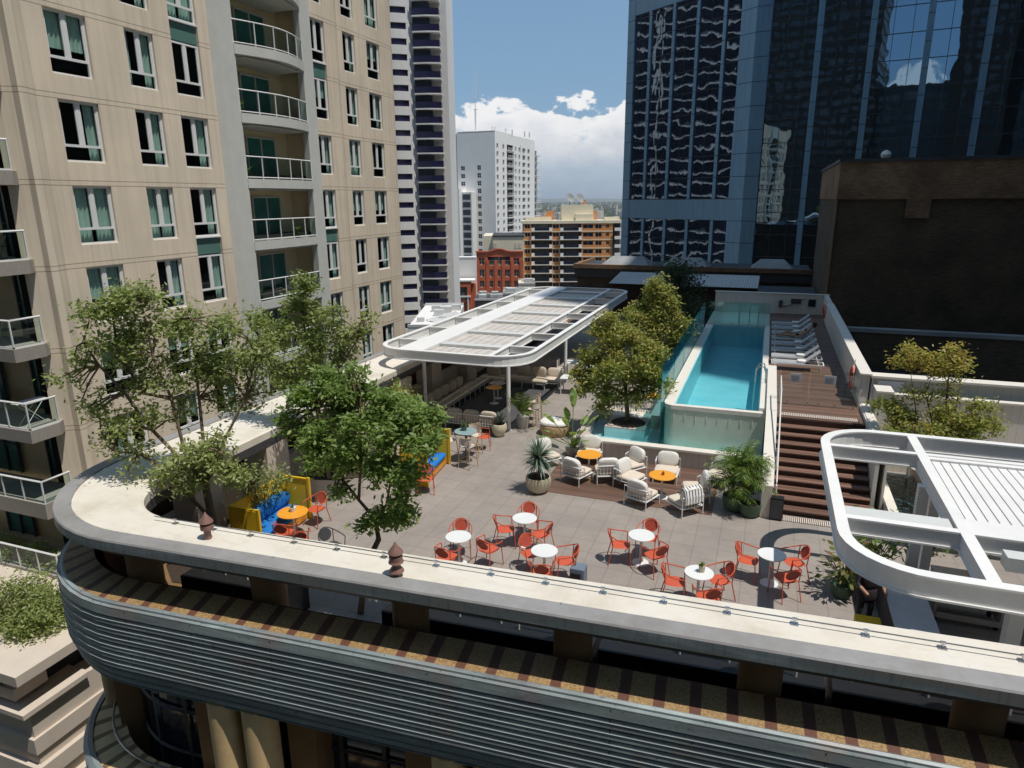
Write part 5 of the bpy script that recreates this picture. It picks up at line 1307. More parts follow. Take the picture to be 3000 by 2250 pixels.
sp_ = thing('speaker_box', 'black speaker box on the terrace floor at the foot of the stairs', 'speaker', (.72, 18.6, 0))
MB().box(.58, 18.38, .02, .92, 18.6, .66).build('cabinet', 'black', sp_, bevel=.015); MB().box(.60, 18.372, .06, .90, 18.378, .60).build('grille', 'darkmetal', sp_)

# ================================================================ pergolas
def channel(mb, path, z0, z1, wd=.16, fl=.03, closed=True):
    """hollow section with projecting flanges swept along a plan path"""
    n = len(path); outr = []
    for i, p in enumerate(path):
        a = Vector(path[(i-1) % n] if closed or i else path[i]); b = Vector(path[(i+1) % n] if closed or i < n-1 else path[i]); d = (b-a).normalized(); nn = Vector((d.y, -d.x)); q = Vector(p)
        w = wd/2; prof = [(w, z1), (w, z1-.035), (w-fl, z1-.035), (w-fl, z0+.035), (w, z0+.035), (w, z0), (-w, z0), (-w, z0+.035), (-w+fl, z0+.035), (-w+fl, z1-.035), (-w, z1-.035), (-w, z1)]
        outr.append([(q.x+nn.x*o, q.y+nn.y*o, z) for o, z in prof])
    if closed: outr.append(outr[0])
    mb.loft(outr, closed=True, caps=not closed)
def rrect(x0, y0, x1, y1, r, n=8):
    o = []
    for cx_, cy_, a0 in ((x1-r, y0+r, -90), (x1-r, y1-r, 0), (x0+r, y1-r, 90), (x0+r, y0+r, 180)):
        o += [(cx_+r*math.cos(R(a0+90*k/n)), cy_+r*math.sin(R(a0+90*k/n))) for k in range(n+1)]
    return o
def densify(pts, step=1.0):
    o = []
    for a, b in zip(pts, pts[1:]+pts[:1]):
        n = max(1, int(math.dist(a, b)/step)); o += [(a[0]+(b[0]-a[0])*k/n, a[1]+(b[1]-a[1])*k/n) for k in range(n)]
    return o
pg = thing('lounge_pergola', 'large white steel pergola with rounded corners and closed roof panels over the lounge area', 'pergola', (-10.7, 31, 0))
zt_, zb2 = 3.2, 2.82
x0, y0, x1, y1 = -13.68, 21.68, -7.73, 41.1
b_ = MB(); channel(b_, densify(rrect(x0, y0, x1, y1, 1.25)), zb2, zt_, .18); b_.build('ring_beam', 'pergola', pg)
b_ = MB(); channel(b_, [(-8.95, y0+.1), (-8.95, y1-.1)], zb2+.05, zt_-.004, .16, closed=False); b_.build('long_beam', 'pergola', pg)
b_ = MB(); b_.box(-12.68, y0+.1, zb2+.1, -11.62, y1-.1, zt_-.008); b_.build('gutter_strip', 'pergola', pg)
ribs = [23.55+2.665*k for k in range(7)]
for y in ribs:
    b_ = MB(); channel(b_, [(-8.87, y), (x1-.1, y)], zb2+.08, zt_-.012, .12, closed=False); channel(b_, [(x0+.1, y), (-12.69, y)], zb2+.08, zt_-.012, .12, closed=False); b_.build('rib', 'pergola', pg)
    b_ = MB(); b_.box(-11.6, y-.42, zt_-.22, -9.04, y-.02, zt_-.02); b_.build('louvre_housing', 'louvre', pg)
prev = y0+.12
for y in ribs+[y1-.1]:
    b_ = MB()
    ya, yb = prev, y-.44
    nl = max(2, int((-9.05+11.6)/.17))
    for k in range(nl):
        xx = -11.6+2.55*k/nl; b_.box(xx+.006, ya, zt_-.16+.012*(k % 2), xx+2.55/nl-.006, yb, zt_-.13+.012*(k % 2))
    b_.build('roof_panel', 'grime_panel', pg); prev = y
b_ = MB()
for y in ribs[:-1]: b_.box(-8.85, y+1.7, zb2+.02, -7.85, y+1.74, zb2+.30) if False else b_.box(-13.5, y+.5, zb2+.02, -12.9, y+2.2, zb2+.05)
b_.build('drip_trays', 'louvre', pg)
for x in (-8.78, -12.3):
    for y in (23.1, 30.85, 38.6):
        b_ = MB(); b_.lathe([(.13, 0), (.13, .02), (.075, .02), (.075, zb2+.06)], x, y, 16); b_.build('column', 'pergola', pg, smooth=True)
pg2 = thing('bar_pergola', 'white steel pergola with rounded end and louvred roof at the right edge', 'pergola', (5, 14, 0))
zt_, zb2 = 3.0, 2.62; x0, y0, x1, y1 = 1.58, 10.78, 12.0, 17.75
b_ = MB(); channel(b_, densify(rrect(x0, y0, x1, y1, 1.15)), zb2, zt_, .20); b_.build('ring_beam', 'pergola', pg2)
b_ = MB(); channel(b_, [(3.52, y0+.1), (3.52, y1-.1)], zb2+.04, zt_-.004, .20, closed=False); b_.build('cross_beam', 'pergola', pg2)
for y, w in ((16.45, .15), (12.55, .16)):
    b_ = MB(); channel(b_, [(x0+.1, y), (x1-.1, y)], zb2+.05, zt_-.008, w, closed=False); b_.build('long_beam', 'pergola', pg2)
b_ = MB(); b_.box(x0+.12, 12.68, zt_-.30, 3.38, 13.12, zt_-.06); b_.build('awning_cassette', 'louvre', pg2)
b_ = MB()
for k in range(47):
    xx = 3.68+.175*k
    b_.box(xx, 13.15, zt_-.10, xx+.150, 16.2, zt_-.07)
b_.box(3.66, 13.15, zt_-.16, 11.9, 16.2, zt_-.13)
b_.build('louvre_blades', 'pergola', pg2)
b_ = MB(); b_.box(3.62, 12.63, zt_-.16, 11.9, 13.14, zt_-.03); b_.box(3.62, 16.22, zt_-.16, 11.9, 16.37, zt_-.03); b_.build('louvre_frame', 'pergola', pg2)
b_ = MB(); b_.box(4.0, 12.0, zb2+.02, 4.3, 12.3, zb2+.26); b_.build('cable_box', 'louvre', pg2)
for x, y in ((3.42, 15.35), (3.95, 16.6), (3.95, 11.15), (8.6, 11.15), (8.6, 16.6)):
    b_ = MB(); b_.box(x-.10, y-.10, 0, x+.10, y+.10, zb2+.05); b_.build('column', 'pergola' if y > 13 else 'louvre', pg2)
# ================================================================ foliage
def leaf_mesh(name, m, centers, size, parent, seed=1, up=.35, aspect=.42, tints=None, spread=None):
    """many folded leaves; centers (n,3) numpy"""
    rs = np.random.RandomState(seed); n = len(centers)
    d = rs.normal(size=(n, 3)); d[:, 2] = d[:, 2]*.6 - .15; d /= np.linalg.norm(d, axis=1)[:, None]
    e = rs.normal(size=(n, 3)); e[:, 2] *= up; e -= d*(e*d).sum(1)[:, None]; e /= np.linalg.norm(e, axis=1)[:, None]+1e-9
    s = size*(.6+.8*rs.rand(n))[:, None]; w = s*aspect
    v = np.empty((n, 4, 3), np.float32)
    v[:, 0] = centers; v[:, 1] = centers+d*s*.5+e*w*.5; v[:, 2] = centers+d*s; v[:, 3] = centers+d*s*.5-e*w*.5
    me = bpy.data.meshes.new(name); me.vertices.add(n*4); me.vertices.foreach_set('co', v.ravel())
    me.loops.add(n*4); me.loops.foreach_set('vertex_index', np.arange(n*4, dtype=np.int32))
    me.polygons.add(n); me.polygons.foreach_set('loop_start', np.arange(0, n*4, 4, dtype=np.int32)); me.polygons.foreach_set('loop_total', np.full(n, 4, np.int32))
    me.update(); me.validate()
    at_ = me.attributes.new('tint', 'FLOAT', 'FACE')
    t = rs.rand(n)*.55+ (tints if tints is not None else .2)
    at_.data.foreach_set('value', np.clip(t, 0, 1).astype(np.float32))
    me.materials.append(M[m]); o = bpy.data.objects.new(name, me); COL.objects.link(o)
    if parent is not None:
        o.parent = parent; o.location = -parent.location
    return o
def clumps(blobs, k, f, seed, dn=1.0):
    rs = np.random.RandomState(seed); o = []
    for (x, y, z, rx, ry, rz, n, ti) in blobs:
        for i in range(k):
            d = rs.normal(size=3); d /= np.linalg.norm(d); r = (.35+.65*rs.rand())
            q = rs.uniform(.75, 1.3)*f
            o.append((x+d[0]*rx*r, y+d[1]*ry*r, z+d[2]*rz*r, rx*q, ry*q, rz*q*.8, max(3, int(n*dn/k*rs.uniform(.5, 1.5))), ti+rs.uniform(-.12, .16)))
    return o
def tree(label, base, trunk, limbs, blobs, m, leaf, seed, group='trees on the terrace', twig_r=.008, cluster=9, csp=.17, trunk_r=.09, limb_r=.035, name='tree', tw_show=1.0):
    """trunk: list of points; limbs: list of point lists starting on the trunk; blobs: (x,y,z,rx,ry,rz,ntwigs,tint)"""
    rs = np.random.RandomState(seed); t_ = thing(name, label, 'tree', base, 0, group)
    b_ = MB(); b_.tube(trunk, trunk_r, 8, r1=trunk_r*.6); ends = []
    for L in limbs: b_.tube(L, limb_r, 6, r1=limb_r*.45)
    P = []; T = []
    allp = [Vector(p) for L in limbs for p in L[1:]]+[Vector(trunk[-1])]
    for (x, y, z, rx, ry, rz, n, ti) in blobs:
        d = rs.normal(size=(n, 3)); d /= np.linalg.norm(d, axis=1)[:, None]; r = rs.rand(n)**.45
        c = np.array([x, y, z])+d*r[:, None]*np.array([rx, ry, rz])
        hub = Vector((x, y, z-rz*.3)); near = min(allp, key=lambda q: (q-hub).length)
        b_.tube([near, (near+hub)/2+Vector((rs.normal()*.06, rs.normal()*.06, .08)), hub], limb_r*.55, 5, r1=limb_r*.3)
        for i in range(n):
            if rs.rand() < .34*tw_show:
                q = Vector(c[i]); mid = (hub+q)/2+Vector((0, 0, .05)); b_.tube([hub, mid, q], twig_r, 3, r1=twig_r*.5)
            k = cluster if rs.rand() < .8 else cluster//3
            P.append(c[i]+rs.normal(size=(k, 3))*csp*np.array([1, 1, .8])); T.append(np.full(k, ti+.12*rs.normal()))
    b_.build('trunk', 'bark', t_)
    P = np.vstack(P); T = np.concatenate(T)
    leaf_mesh('crown', m, P, leaf, t_, seed, tints=T)
    return t_
rr = random.Random(5)
# 1 large sparse multi-stem tree in the rounded corner (base about -11.5, 11.0)
bx_, by_ = -11.55, 11.05
F1 = 11/13.22
def P1_(px, py, Y=11.0): v = at(px*1.3563, py*1.3563, Y); return (v.x, v.y, v.z)
trunk = [(bx_, by_, .5), (bx_+.03, by_, 1.4), (bx_-.05, by_, 2.3), (bx_-.1, by_, 2.7)]
def limb(*pts): return [tuple(p) for p in pts]
A = lambda px, py, Y: tuple(at(px*1.3563, py*1.3563, Y))
t0 = trunk[2]
limbs = [limb(trunk[2], A(395, 960, 11.0), A(370, 860, 11.0), A(330, 770, 10.9), A(305, 650, 10.8)), limb(trunk[2], A(440, 960, 11.2), A(430, 860, 11.3), A(420, 770, 11.4), A(410, 690, 11.4)),
         limb(trunk[2], A(330, 930, 10.8), A(270, 850, 10.6), A(215, 790, 10.4), A(180, 740, 10.3)), limb(trunk[2], A(480, 960, 11.3), A(530, 860, 11.6), A(555, 760, 11.8)),
         limb(trunk[1], A(350, 1010, 10.8), A(300, 980, 10.6), A(250, 975, 10.5)), limb(trunk[2], A(470, 1000, 10.9), A(500, 1010, 10.7), A(480, 980, 10.6)), limb(A(370, 860, 11.0), A(310, 850, 10.8), A(255, 760, 10.7), A(240, 660, 10.7))]
blobs = []
def B1(px, py, Y, r, n, ti=.2, rz=None): x, y, z = A(px, py, Y); blobs.append((x, y, z, r, r, rz or r*.85, n, ti))
for a in [(303, 635, 10.8, .50, 75), (245, 655, 10.6, .5, 75), (235, 715, 10.6, .55, 75), (300, 725, 10.9, .6, 85), (365, 700, 11.2, .5, 62), (425, 700, 11.4, .55, 70), (500, 700, 11.7, .45, 50), (175, 770, 10.3, .42, 34), (150, 830, 10.3, .34, 20),
          (345, 790, 11.2, .6, 70), (270, 810, 10.8, .55, 62), (415, 790, 11.5, .65, 75), (490, 780, 11.8, .65, 85), (560, 765, 12.0, .55, 75), (240, 890, 10.7, .45, 32), (300, 905, 10.7, .5, 38), (375, 880, 11.4, .5, 35), (480, 860, 11.8, .55, 45), (555, 850, 12.0, .5, 40),
          (245, 950, 10.6, .40, 34), (300, 985, 10.6, .38, 34), (360, 1000, 10.6, .42, 60), (430, 1000, 10.6, .5, 90), (490, 1020, 10.6, .32, 48), (400, 1050, 10.5, .26, 36), (450, 955, 10.8, .4, 45), (205, 860, 10.5, .35, 18)]: B1(*a, ti=.22 if a[1] < 940 else .42)
tree('large airy multi stemmed tree with small olive leaves rising from the rounded corner', (bx_, by_, .5), trunk, limbs, clumps(blobs, 5, .50, 71, 1.25), 'leaf_olive', .115, 1, cluster=12, csp=.13, trunk_r=.11, limb_r=.045)
# 2 second tree behind it against the beige building
blobs = []
for a in [(655, 612, 15, .32, 50), (640, 670, 15, .5, 90), (700, 680, 15, .4, 45), (665, 740, 15, .7, 120), (600, 730, 15, .5, 60), (720, 760, 15.2, .55, 70), (765, 720, 15.3, .45, 34), (790, 690, 15.4, .28, 14), (690, 820, 15, .6, 80), (620, 810, 15, .5, 60), (560, 690, 15, .4, 40), (545, 760, 15, .4, 40), (745, 830, 15.2, .4, 45)]: B1(*a)
b0 = (-11.6, 15.6, .6)
tr_ = [b0, (-11.6, 15.5, 1.5), A(690, 920, 15.2), A(680, 850, 15)]
tree('second slender olive leaved tree behind the first one, in front of the beige building balconies', b0, tr_, [limb(tr_[2], A(665, 780, 15), A(655, 680, 15), A(655, 610, 15)), limb(tr_[2], A(610, 800, 15), A(560, 730, 15)), limb(tr_[2], A(730, 800, 15.2), A(780, 720, 15.3))], clumps(blobs, 5, .5, 72, 1.6), 'leaf_olive', .12, 2, cluster=11, csp=.13, trunk_r=.07)
# 3 dense bright green tree next to the ledge
blobs = []
for a in [(665, 860, 10.9, .42, 120), (720, 850, 11.0, .45, 120), (780, 850, 11.0, .45, 130), (840, 870, 10.9, .42, 130), (890, 890, 10.8, .38, 110), (640, 920, 10.7, .38, 90), (700, 930, 10.7, .5, 150), (770, 930, 10.6, .5, 150), (840, 940, 10.6, .5, 160), (905, 950, 10.5, .38, 110), (690, 990, 10.5, .34, 70), (755, 1000, 10.5, .36, 70), (820, 1010, 10.5, .36, 75), (885, 1010, 10.5, .36, 90), (925, 905, 10.7, .2, 40), (870, 1060, 10.4, .26, 45), (735, 1060, 10.4, .2, 22), (825, 1120, 10.4, .20, 48), (870, 1110, 10.4, .22, 52), (790, 1135, 10.4, .13, 26), (710, 810, 11, .25, 45), (765, 805, 11, .2, 30)]: B1(*a, ti=.28)
b0 = (-7.55, 10.85, 0)
tr_ = [b0, (-7.3, 10.8, 1.2), A(818, 1165, 10.6), A(810, 1120, 10.6)]
tree('dense round bright green tree standing just behind the cream ledge, centre left', b0, tr_, [limb(tr_[3], A(775, 1080, 10.5), A(735, 1030, 10.5), A(700, 960, 10.6), A(690, 880, 10.8)), limb(tr_[3], A(835, 1090, 10.4), A(850, 1000, 10.5), A(860, 930, 10.6)), limb(A(775, 1080, 10.5), A(780, 980, 10.5), A(780, 890, 10.8))], clumps(blobs, 7, .40, 73, 1.0), 'leaf_green', .12, 3, cluster=11, csp=.10, trunk_r=.075, limb_r=.035)
# 4 pool tree
blobs = []
for a in [(1300, 730, 24, .8, 190), (1350, 740, 24, .8, 200), (1395, 770, 24, .75, 190), (1275, 790, 23.8, .65, 150), (1330, 800, 23.6, .9, 220), (1390, 815, 23.6, .7, 180), (1425, 830, 23.9, .35, 60), (1265, 840, 23.6, .45, 90), (1320, 850, 23.5, .55, 90), (1375, 850, 23.5, .5, 80), (1310, 880, 23.5, .3, 35), (1320, 700, 24.2, .45, 80), (1415, 760, 24, .4, 70), (1250, 815, 23.7, .25, 26)]: B1(*a, ti=.3 if a[0] < 1400 else .2)
b0 = (-4.35, 23.65, .6); tr_ = [b0, A(1355, 890, 23.7), A(1352, 855, 23.8), A(1350, 820, 23.9)]
tree('broad olive and bronze leaved tree growing from the square planter in the basin', b0, tr_, [limb(tr_[2], A(1310, 830, 23.8), A(1275, 800, 23.8)), limb(tr_[2], A(1390, 830, 23.8), A(1410, 790, 23.9)), limb(tr_[3], A(1330, 760, 24), A(1310, 720, 24)), limb(tr_[3], A(1370, 760, 24), A(1385, 740, 24))], clumps(blobs, 6, .42, 74, 1.0), 'leaf_autumn', .14, 4, cluster=12, csp=.14, trunk_r=.10, limb_r=.05)
# 5 taller tree behind
blobs = []
for a in [(1413, 612, 32, .35, 50), (1415, 645, 32, .7, 130), (1385, 680, 32, .7, 130), (1430, 690, 32, .85, 200), (1460, 710, 32, .6, 130), (1400, 730, 32, .7, 140), (1445, 750, 32, .6, 130), (1420, 780, 32, .5, 80), (1360, 700, 31.5, .4, 50), (1440, 655, 32, .4, 60)]: B1(*a, ti=.3)
b0 = (-4.9, 32.2, 0); tr_ = [b0, (-4.9, 32.1, 1.2), A(1415, 740, 32), A(1415, 690, 32)]
tree('taller bronze topped tree behind the basin tree, left of the pool glass', b0, tr_, [limb(tr_[2], A(1385, 690, 32)), limb(tr_[2], A(1450, 720, 32)), limb(tr_[3], A(1415, 630, 32))], clumps(blobs, 6, .42, 75, 1.0), 'leaf_autumn', .16, 5, cluster=12, csp=.16, trunk_r=.09, limb_r=.05)
blobs = []
for a in [(1470, 600, 46, 1.3, 170), (1475, 650, 46, 1.6, 220), (1500, 680, 44, 1.2, 150), (1455, 590, 46, .9, 90)]: B1(*a, ti=.1)
b0 = (-4.2, 46, 0); tr_ = [b0, (-4.2, 46, 1.5), A(1475, 640, 46)]
tree('tall dark evergreen tree standing in shade behind the pool trees', b0, tr_, [limb(tr_[1], A(1500, 680, 44)), limb(tr_[1], A(1465, 600, 46))], blobs, 'leaf_dark', .22, 6, cluster=10, csp=.3, trunk_r=.12, limb_r=.06)
# 6 right tree behind the bar pergola
blobs = []
for a in [(1965, 775, 21.6, .34, 60, .6), (2050, 770, 21.6, .42, 95, .6), (2075, 790, 21.6, .35, 60, .55), (2020, 790, 21.6, .3, 40, .6), (1990, 850, 21.4, .45, 20, .3), (2050, 840, 21.4, .5, 26, .3), (1915, 885, 21.3, .35, 60, .3), (1960, 900, 21.3, .5, 95, .3), (2020, 895, 21.3, .5, 100, .3), (2080, 905, 21.3, .5, 95, .3), (2140, 915, 21.3, .38, 55, .3), (1935, 930, 21.1, .35, 55, .25), (2000, 935, 21.1, .5, 80, .3), (2070, 945, 21.1, .5, 80, .3), (2120, 880, 21.4, .35, 40, .3), (1980, 960, 21, .5, 60, .3), (2060, 980, 21, .5, 60, .3)]: B1(a[0], a[1], a[2], a[3], a[4], ti=a[5])
b0 = (5.1, 21.2, .4); tr_ = [b0, (5.1, 21.2, 1.0), A(2030, 930, 21.3)]
tree('yellow tipped airy tree behind the bar pergola in front of the white boarded wall', b0, tr_, [limb(tr_[1], A(1980, 900, 21.3), A(1965, 790, 21.6)), limb(tr_[1], A(2000, 850, 21.4), A(2020, 790, 21.6)), limb(tr_[1], A(2045, 850, 21.4), A(2055, 770, 21.6)), limb(tr_[1], A(2090, 880, 21.3), A(2140, 910, 21.3)), limb(tr_[1], A(2065, 880, 21.3), A(2080, 800, 21.6)), limb(tr_[1], A(1930, 900, 21.3))], clumps(blobs, 5, .45, 76, 1.3), 'leaf_autumn', .11, 7, cluster=12, csp=.12, trunk_r=.07, limb_r=.03)
# shrubs
def shrub(label, base, blobs, m, leaf, seed, cat='shrub', name='shrub', cluster=8, csp=.12):
    rs = np.random.RandomState(seed); t_ = thing(name, label, cat, base); b_ = MB(); P = []; T = []
    for (x, y, z, r, n, ti) in blobs:
        d = rs.normal(size=(n, 3)); d /= np.linalg.norm(d, axis=1)[:, None]; c = np.array([x, y, z])+d*(rs.rand(n)**.5)[:, None]*r
        for q in c:
            if rs.rand() < .4: b_.tube([base, ((base[0]+q[0])/2, (base[1]+q[1])/2, (base[2]+q[2])/2+.05), tuple(q)], .008, 4)
            P.append(q+rs.normal(size=(cluster, 3))*csp); T.append(np.full(cluster, ti))
    b_.build('stems', 'bark', t_); leaf_mesh('foliage', m, np.vstack(P), leaf, t_, seed, tints=np.concatenate(T)); return t_
shrub('dark leafy shrub in the curved planter behind the blue sofa', (-11.6, 16.6, .6), [(-11.7, 16.4, 1.3, .6, 90, .1), (-11.2, 16.6, 1.0, .5, 70, .1), (-11.9, 17.4, 1.4, .6, 80, .1)], 'leaf_green', .13, 21)
shrub('bushy climbing shrub in leaf shadow against the piers before the left pergola', (-12.6, 21.0, 0), [(-12.5, 21.2, 1.5, .6, 120, .3), (-12.4, 20.4, 1.3, .5, 90, .3), (-12.5, 22.2, 1.2, .5, 70, .3), (-12.4, 19.6, 1.0, .45, 70, .2)], 'leaf_autumn', .12, 22)
shrub('sparse shrub leaning from the planter wall between the two left trees', (-12.0, 13.2, .3), [(-11.9, 13.0, 1.5, .5, 50, .3), (-12.0, 13.8, 1.2, .4, 40, .3)], 'leaf_olive', .12, 23)
shrub('large clipped green shrub spreading over the roof slab at the bottom left corner', (-22.3, 13.2, -5.08), [(-22.9, 13.4, -4.75, 1.2, 420, .2), (-21.6, 12.9, -4.85, .9, 300, .2), (-21.4, 14.2, -4.8, .8, 260, .2), (-23.6, 12.4, -4.9, 1.0, 300, .2)], 'leaf_olive', .15, 24, cluster=10, csp=.16)
shrub('pale strappy plants in the stone planter box below the clipped shrub', (-21.6, 11.7, -5.9), [(-22.2, 11.6, -5.7, .3, 40, .5), (-21.5, 11.7, -5.65, .35, 40, .3), (-20.95, 11.8, -5.7, .25, 24, .6)], 'leaf_palm', .22, 25, cat='plant', name='planter_plants')
shrub('leafy balcony plants behind the glass of the lowest left balcony', (-25.5, 15.9, -5.0), [(-25.6, 15.9, -4.6, .5, 90, .2), (-26.9, 15.9, -4.6, .5, 80, .2), (-24.5, 15.9, -4.7, .35, 50, .3), (-28.0, 15.9, -4.6, .5, 60, .2)], 'leaf_green', .12, 26)
def blades(mb, c, n, L, w, seed, up=(.1, 1.3), droop=.5, seg=5, T=None):
    """arching strap leaves from a crown point"""
    rs = random.Random(seed)
    for i in range(n):
        a = rs.random()*2*math.pi; el = rs.uniform(*up); l = L*rs.uniform(.75, 1.1); p = Vector(c); d = Vector((math.cos(a)*math.cos(el), math.sin(a)*math.cos(el), math.sin(el)))
        side = Vector((-math.sin(a), math.cos(a), 0)); row = []
        for k in range(seg+1):
            ww = w*(1-(k/seg)**1.6)*.5+.002; row.append((p-side*ww, p+side*ww)); p = p+d*(l/seg); d = (d+Vector((0, 0, -droop/seg))).normalized()
        for k in range(seg): mb.quad(tuple(row[k][0]), tuple(row[k][1]), tuple(row[k+1][1]), tuple(row[k+1][0]))
def build_leafy(mb, name, m, parent, seed=1):
    o = mb.build(name, m, parent); me = o.data; rs = np.random.RandomState(seed)
    a = me.attributes.new('tint', 'FLOAT', 'FACE'); a.data.foreach_set('value', rs.rand(len(me.polygons)).astype(np.float32)); return o
def pot(parent, x, y, prof, m, soilz, soilr, z=0):
    b_ = MB(); b_.lathe(prof, x, y, 28, z); b_.build('pot', m, parent, smooth=True); b_ = MB(); b_.lathe([(soilr, soilz-.02), (soilr, soilz)], x, y, 20, z); b_.build('soil', 'soil', parent)
# agave / dracaena in a ribbed cream bowl
ag = thing('potted_agave', 'spiky blue green agave in a ribbed cream bowl pot on the open paving', 'potted plant', (-5.93, 18.05, 0))
pot(ag, -5.93, 18.05, [(.16, 0), (.26, .06), (.34, .2), (.37, .38), (.36, .50), (.33, .50), (.33, .44)], 'pot_cream', .45, .33)
b_ = MB()
for k in range(26): a = 2*math.pi*k/26; b_.tube([(-5.93+r_*math.cos(a), 18.05+r_*math.sin(a), z_) for r_, z_ in ((.27, .07), (.345, .2), (.375, .38), (.365, .49))], .013, 4)
b_.build('ribs', 'pot_cream', ag)
b_ = MB(); b_.tube([(-5.93, 18.05, .45), (-5.93, 18.05, 1.05)], .06, 8); b_.build('stem', 'bark', ag)
b_ = MB(); blades(b_, (-5.93, 18.05, 1.1), 120, .62, .05, 5, (-.45, .9), .8); blades(b_, (-5.93, 18.05, 1.1), 70, .72, .05, 6, (.5, 1.5), .35); blades(b_, (-5.93, 18.05, .95), 70, .6, .045, 8, (-.7, .2), .6); build_leafy(b_, 'leaves', 'leaf_blue', ag)
# fan palms by the stairs
def frond(mb, c, a, el, L, seed, leafl=.34, n=16, w=.03, arch=.7, vee=.5):
    rs = random.Random(seed); p = Vector(c); d = Vector((math.cos(a)*math.cos(el), math.sin(a)*math.cos(el), math.sin(el))); pts = []
    for k in range(n+1): pts.append((p.copy(), d.copy())); p = p+d*(L/n); d = (d+Vector((0, 0, -arch/n))).normalized()
    mb.tube([q for q, _ in pts], .009, 3)
    for k in range(3, n+1):
        q, dd = pts[k]; side = dd.cross(Vector((0, 0, 1))).normalized(); f = math.sin(math.pi*(k-1)/(n+2))**.6
        for s_ in (-1, 1):
            e = (side*s_+dd*.7+Vector((0, 0, -vee*rs.random()))).normalized(); l = leafl*f*(.8+.4*rs.random()); nrm = e.cross(dd).normalized(); wv = dd*(w*.5)
            t1 = q+e*l*.5; t2 = q+e*l+Vector((0, 0, -.12*l)); mb.quad(tuple(q-wv*.3), tuple(t1-wv), tuple(t2), tuple(t1+wv))
pm = thing('potted_palm', 'bushy feathery palm in a dark green pot left of the stairs, taller of the pair', 'potted plant', (-.35, 18.75, 0))
pot(pm, -.35, 18.75, [(.22, 0), (.30, .1), (.33, .34), (.34, .42), (.31, .42), (.31, .36)], 'pot_green', .38, .3)
b_ = MB(); rs_ = random.Random(9)
for k in range(80): frond(b_, (-.35+rs_.uniform(-.14, .14), 18.75+rs_.uniform(-.14, .14), .4+rs_.random()*1.0), rs_.random()*6.28, rs_.uniform(.7, 1.5), rs_.uniform(.55, .95), k, .26, 14, .030, 1.5)
build_leafy(b_, 'fronds', 'leaf_palm', pm)
pm = thing('potted_palm', 'smaller dark leaved palm in a round green pot touching the foot of the stair wall', 'potted plant', (.08, 18.5, 0))
pot(pm, .08, 18.5, [(.20, 0), (.27, .1), (.29, .3), (.30, .38), (.27, .38), (.27, .33)], 'pot_green', .34, .26)
b_ = MB()
for k in range(60): frond(b_, (.0+rs_.uniform(-.10, .10), 18.72+rs_.uniform(-.10, .10), .36+rs_.random()*1.1), rs_.random()*6.28, rs_.uniform(.6, 1.5), rs_.uniform(.45, .85), k+60, .24, 13, .028, 1.6)
build_leafy(b_, 'fronds', 'leaf_palm', pm)
# strelitzia with big paddle leaves
sg = thing('potted_banana_plant', 'paddle leaved bird of paradise plant in a grey pot by the basin corner', 'potted plant', (-5.8, 21.55, 0))
pot(sg, -5.8, 21.35, [(.17, 0), (.22, .1), (.24, .34), (.21, .34)], 'pot_grey', .30, .2)
def paddle(mb, base_, a, el, L, leaf, w, seed):
    rs = random.Random(seed); p = Vector(base_); d = Vector((math.cos(a)*math.cos(el), math.sin(a)*math.cos(el), math.sin(el))); q = p+d*L; mb.tube([p, (p+q)/2, q], .014, 5)
    side = d.cross(Vector((0, 0, 1))).normalized(); n = 7; row = []
    for k in range(n+1):
        ww = w*math.sin(math.pi*min(.98, (k+.35)/(n+.6)))**.7; up = d.cross(side)*-.18*ww; row.append((q-side*ww-up, q, q+side*ww-up)); q = q+d*(leaf/n); d = (d+Vector((math.cos(a)*.05, math.sin(a)*.05, -.09))).normalized()
    for k in range(n):
        for j in (0, 1): mb.quad(tuple(row[k][j]), tuple(row[k][j+1]), tuple(row[k+1][j+1]), tuple(row[k+1][j]))
b_ = MB()
for k, (a, el, L, lf) in enumerate([(2.9, .8, 1.0, .6), (1.8, 1.35, 1.35, .7), (.4, 1.0, .9, .55), (-.8, .9, .8, .5), (3.8, .7, .8, .5), (5.0, .9, .7, .5), (2.2, 1.1, .9, .55), (0, 1.2, 1.1, .5), (3.3, .35, .7, .6), (1.2, .9, .8, .5), (4.4, 1.2, .9, .5), (5.6, .6, .6, .45)]): paddle(b_, (-5.8, 21.37, .3), a, el, L, lf, .13, k)
build_leafy(b_, 'leaves', 'leaf_green', sg)
b_ = MB(); blades(b_, (-5.7, 21.2, .34), 40, .4, .05, 12, (.6, 1.5), .3); build_leafy(b_, 'young_shoots', 'leaf_palm', sg)
# palm and succulent pots at the pergola column
pp = thing('potted_palm', 'bright green potted palm behind the front column of the lounge pergola', 'potted plant', (-8.35, 23.5, 0))
pot(pp, -8.35, 23.5, [(.19, 0), (.23, .2), (.25, .5), (.22, .5)], 'pot_grey', .46, .21)
b_ = MB()
for k in range(14): frond(b_, (-8.35, 23.5, .46), rs_.random()*6.28, rs_.uniform(.8, 1.45), rs_.uniform(.7, 1.2), k+200, .30, 12, .05, .8)
build_leafy(b_, 'fronds', 'leaf_palm', pp)
sn = thing('potted_succulent', 'upright blue green sword plant in a cream pot in front of the pergola column', 'potted plant', (-8.88, 22.35, 0))
pot(sn, -8.88, 22.35, [(.15, 0), (.24, .14), (.30, .34), (.26, .48), (.22, .48), (.22, .42)], 'pot_cream', .43, .21)
b_ = MB(); blades(b_, (-8.88, 22.35, .42), 46, .50, .07, 31, (.9, 1.5), .15); build_leafy(b_, 'leaves', 'leaf_blue', sn)
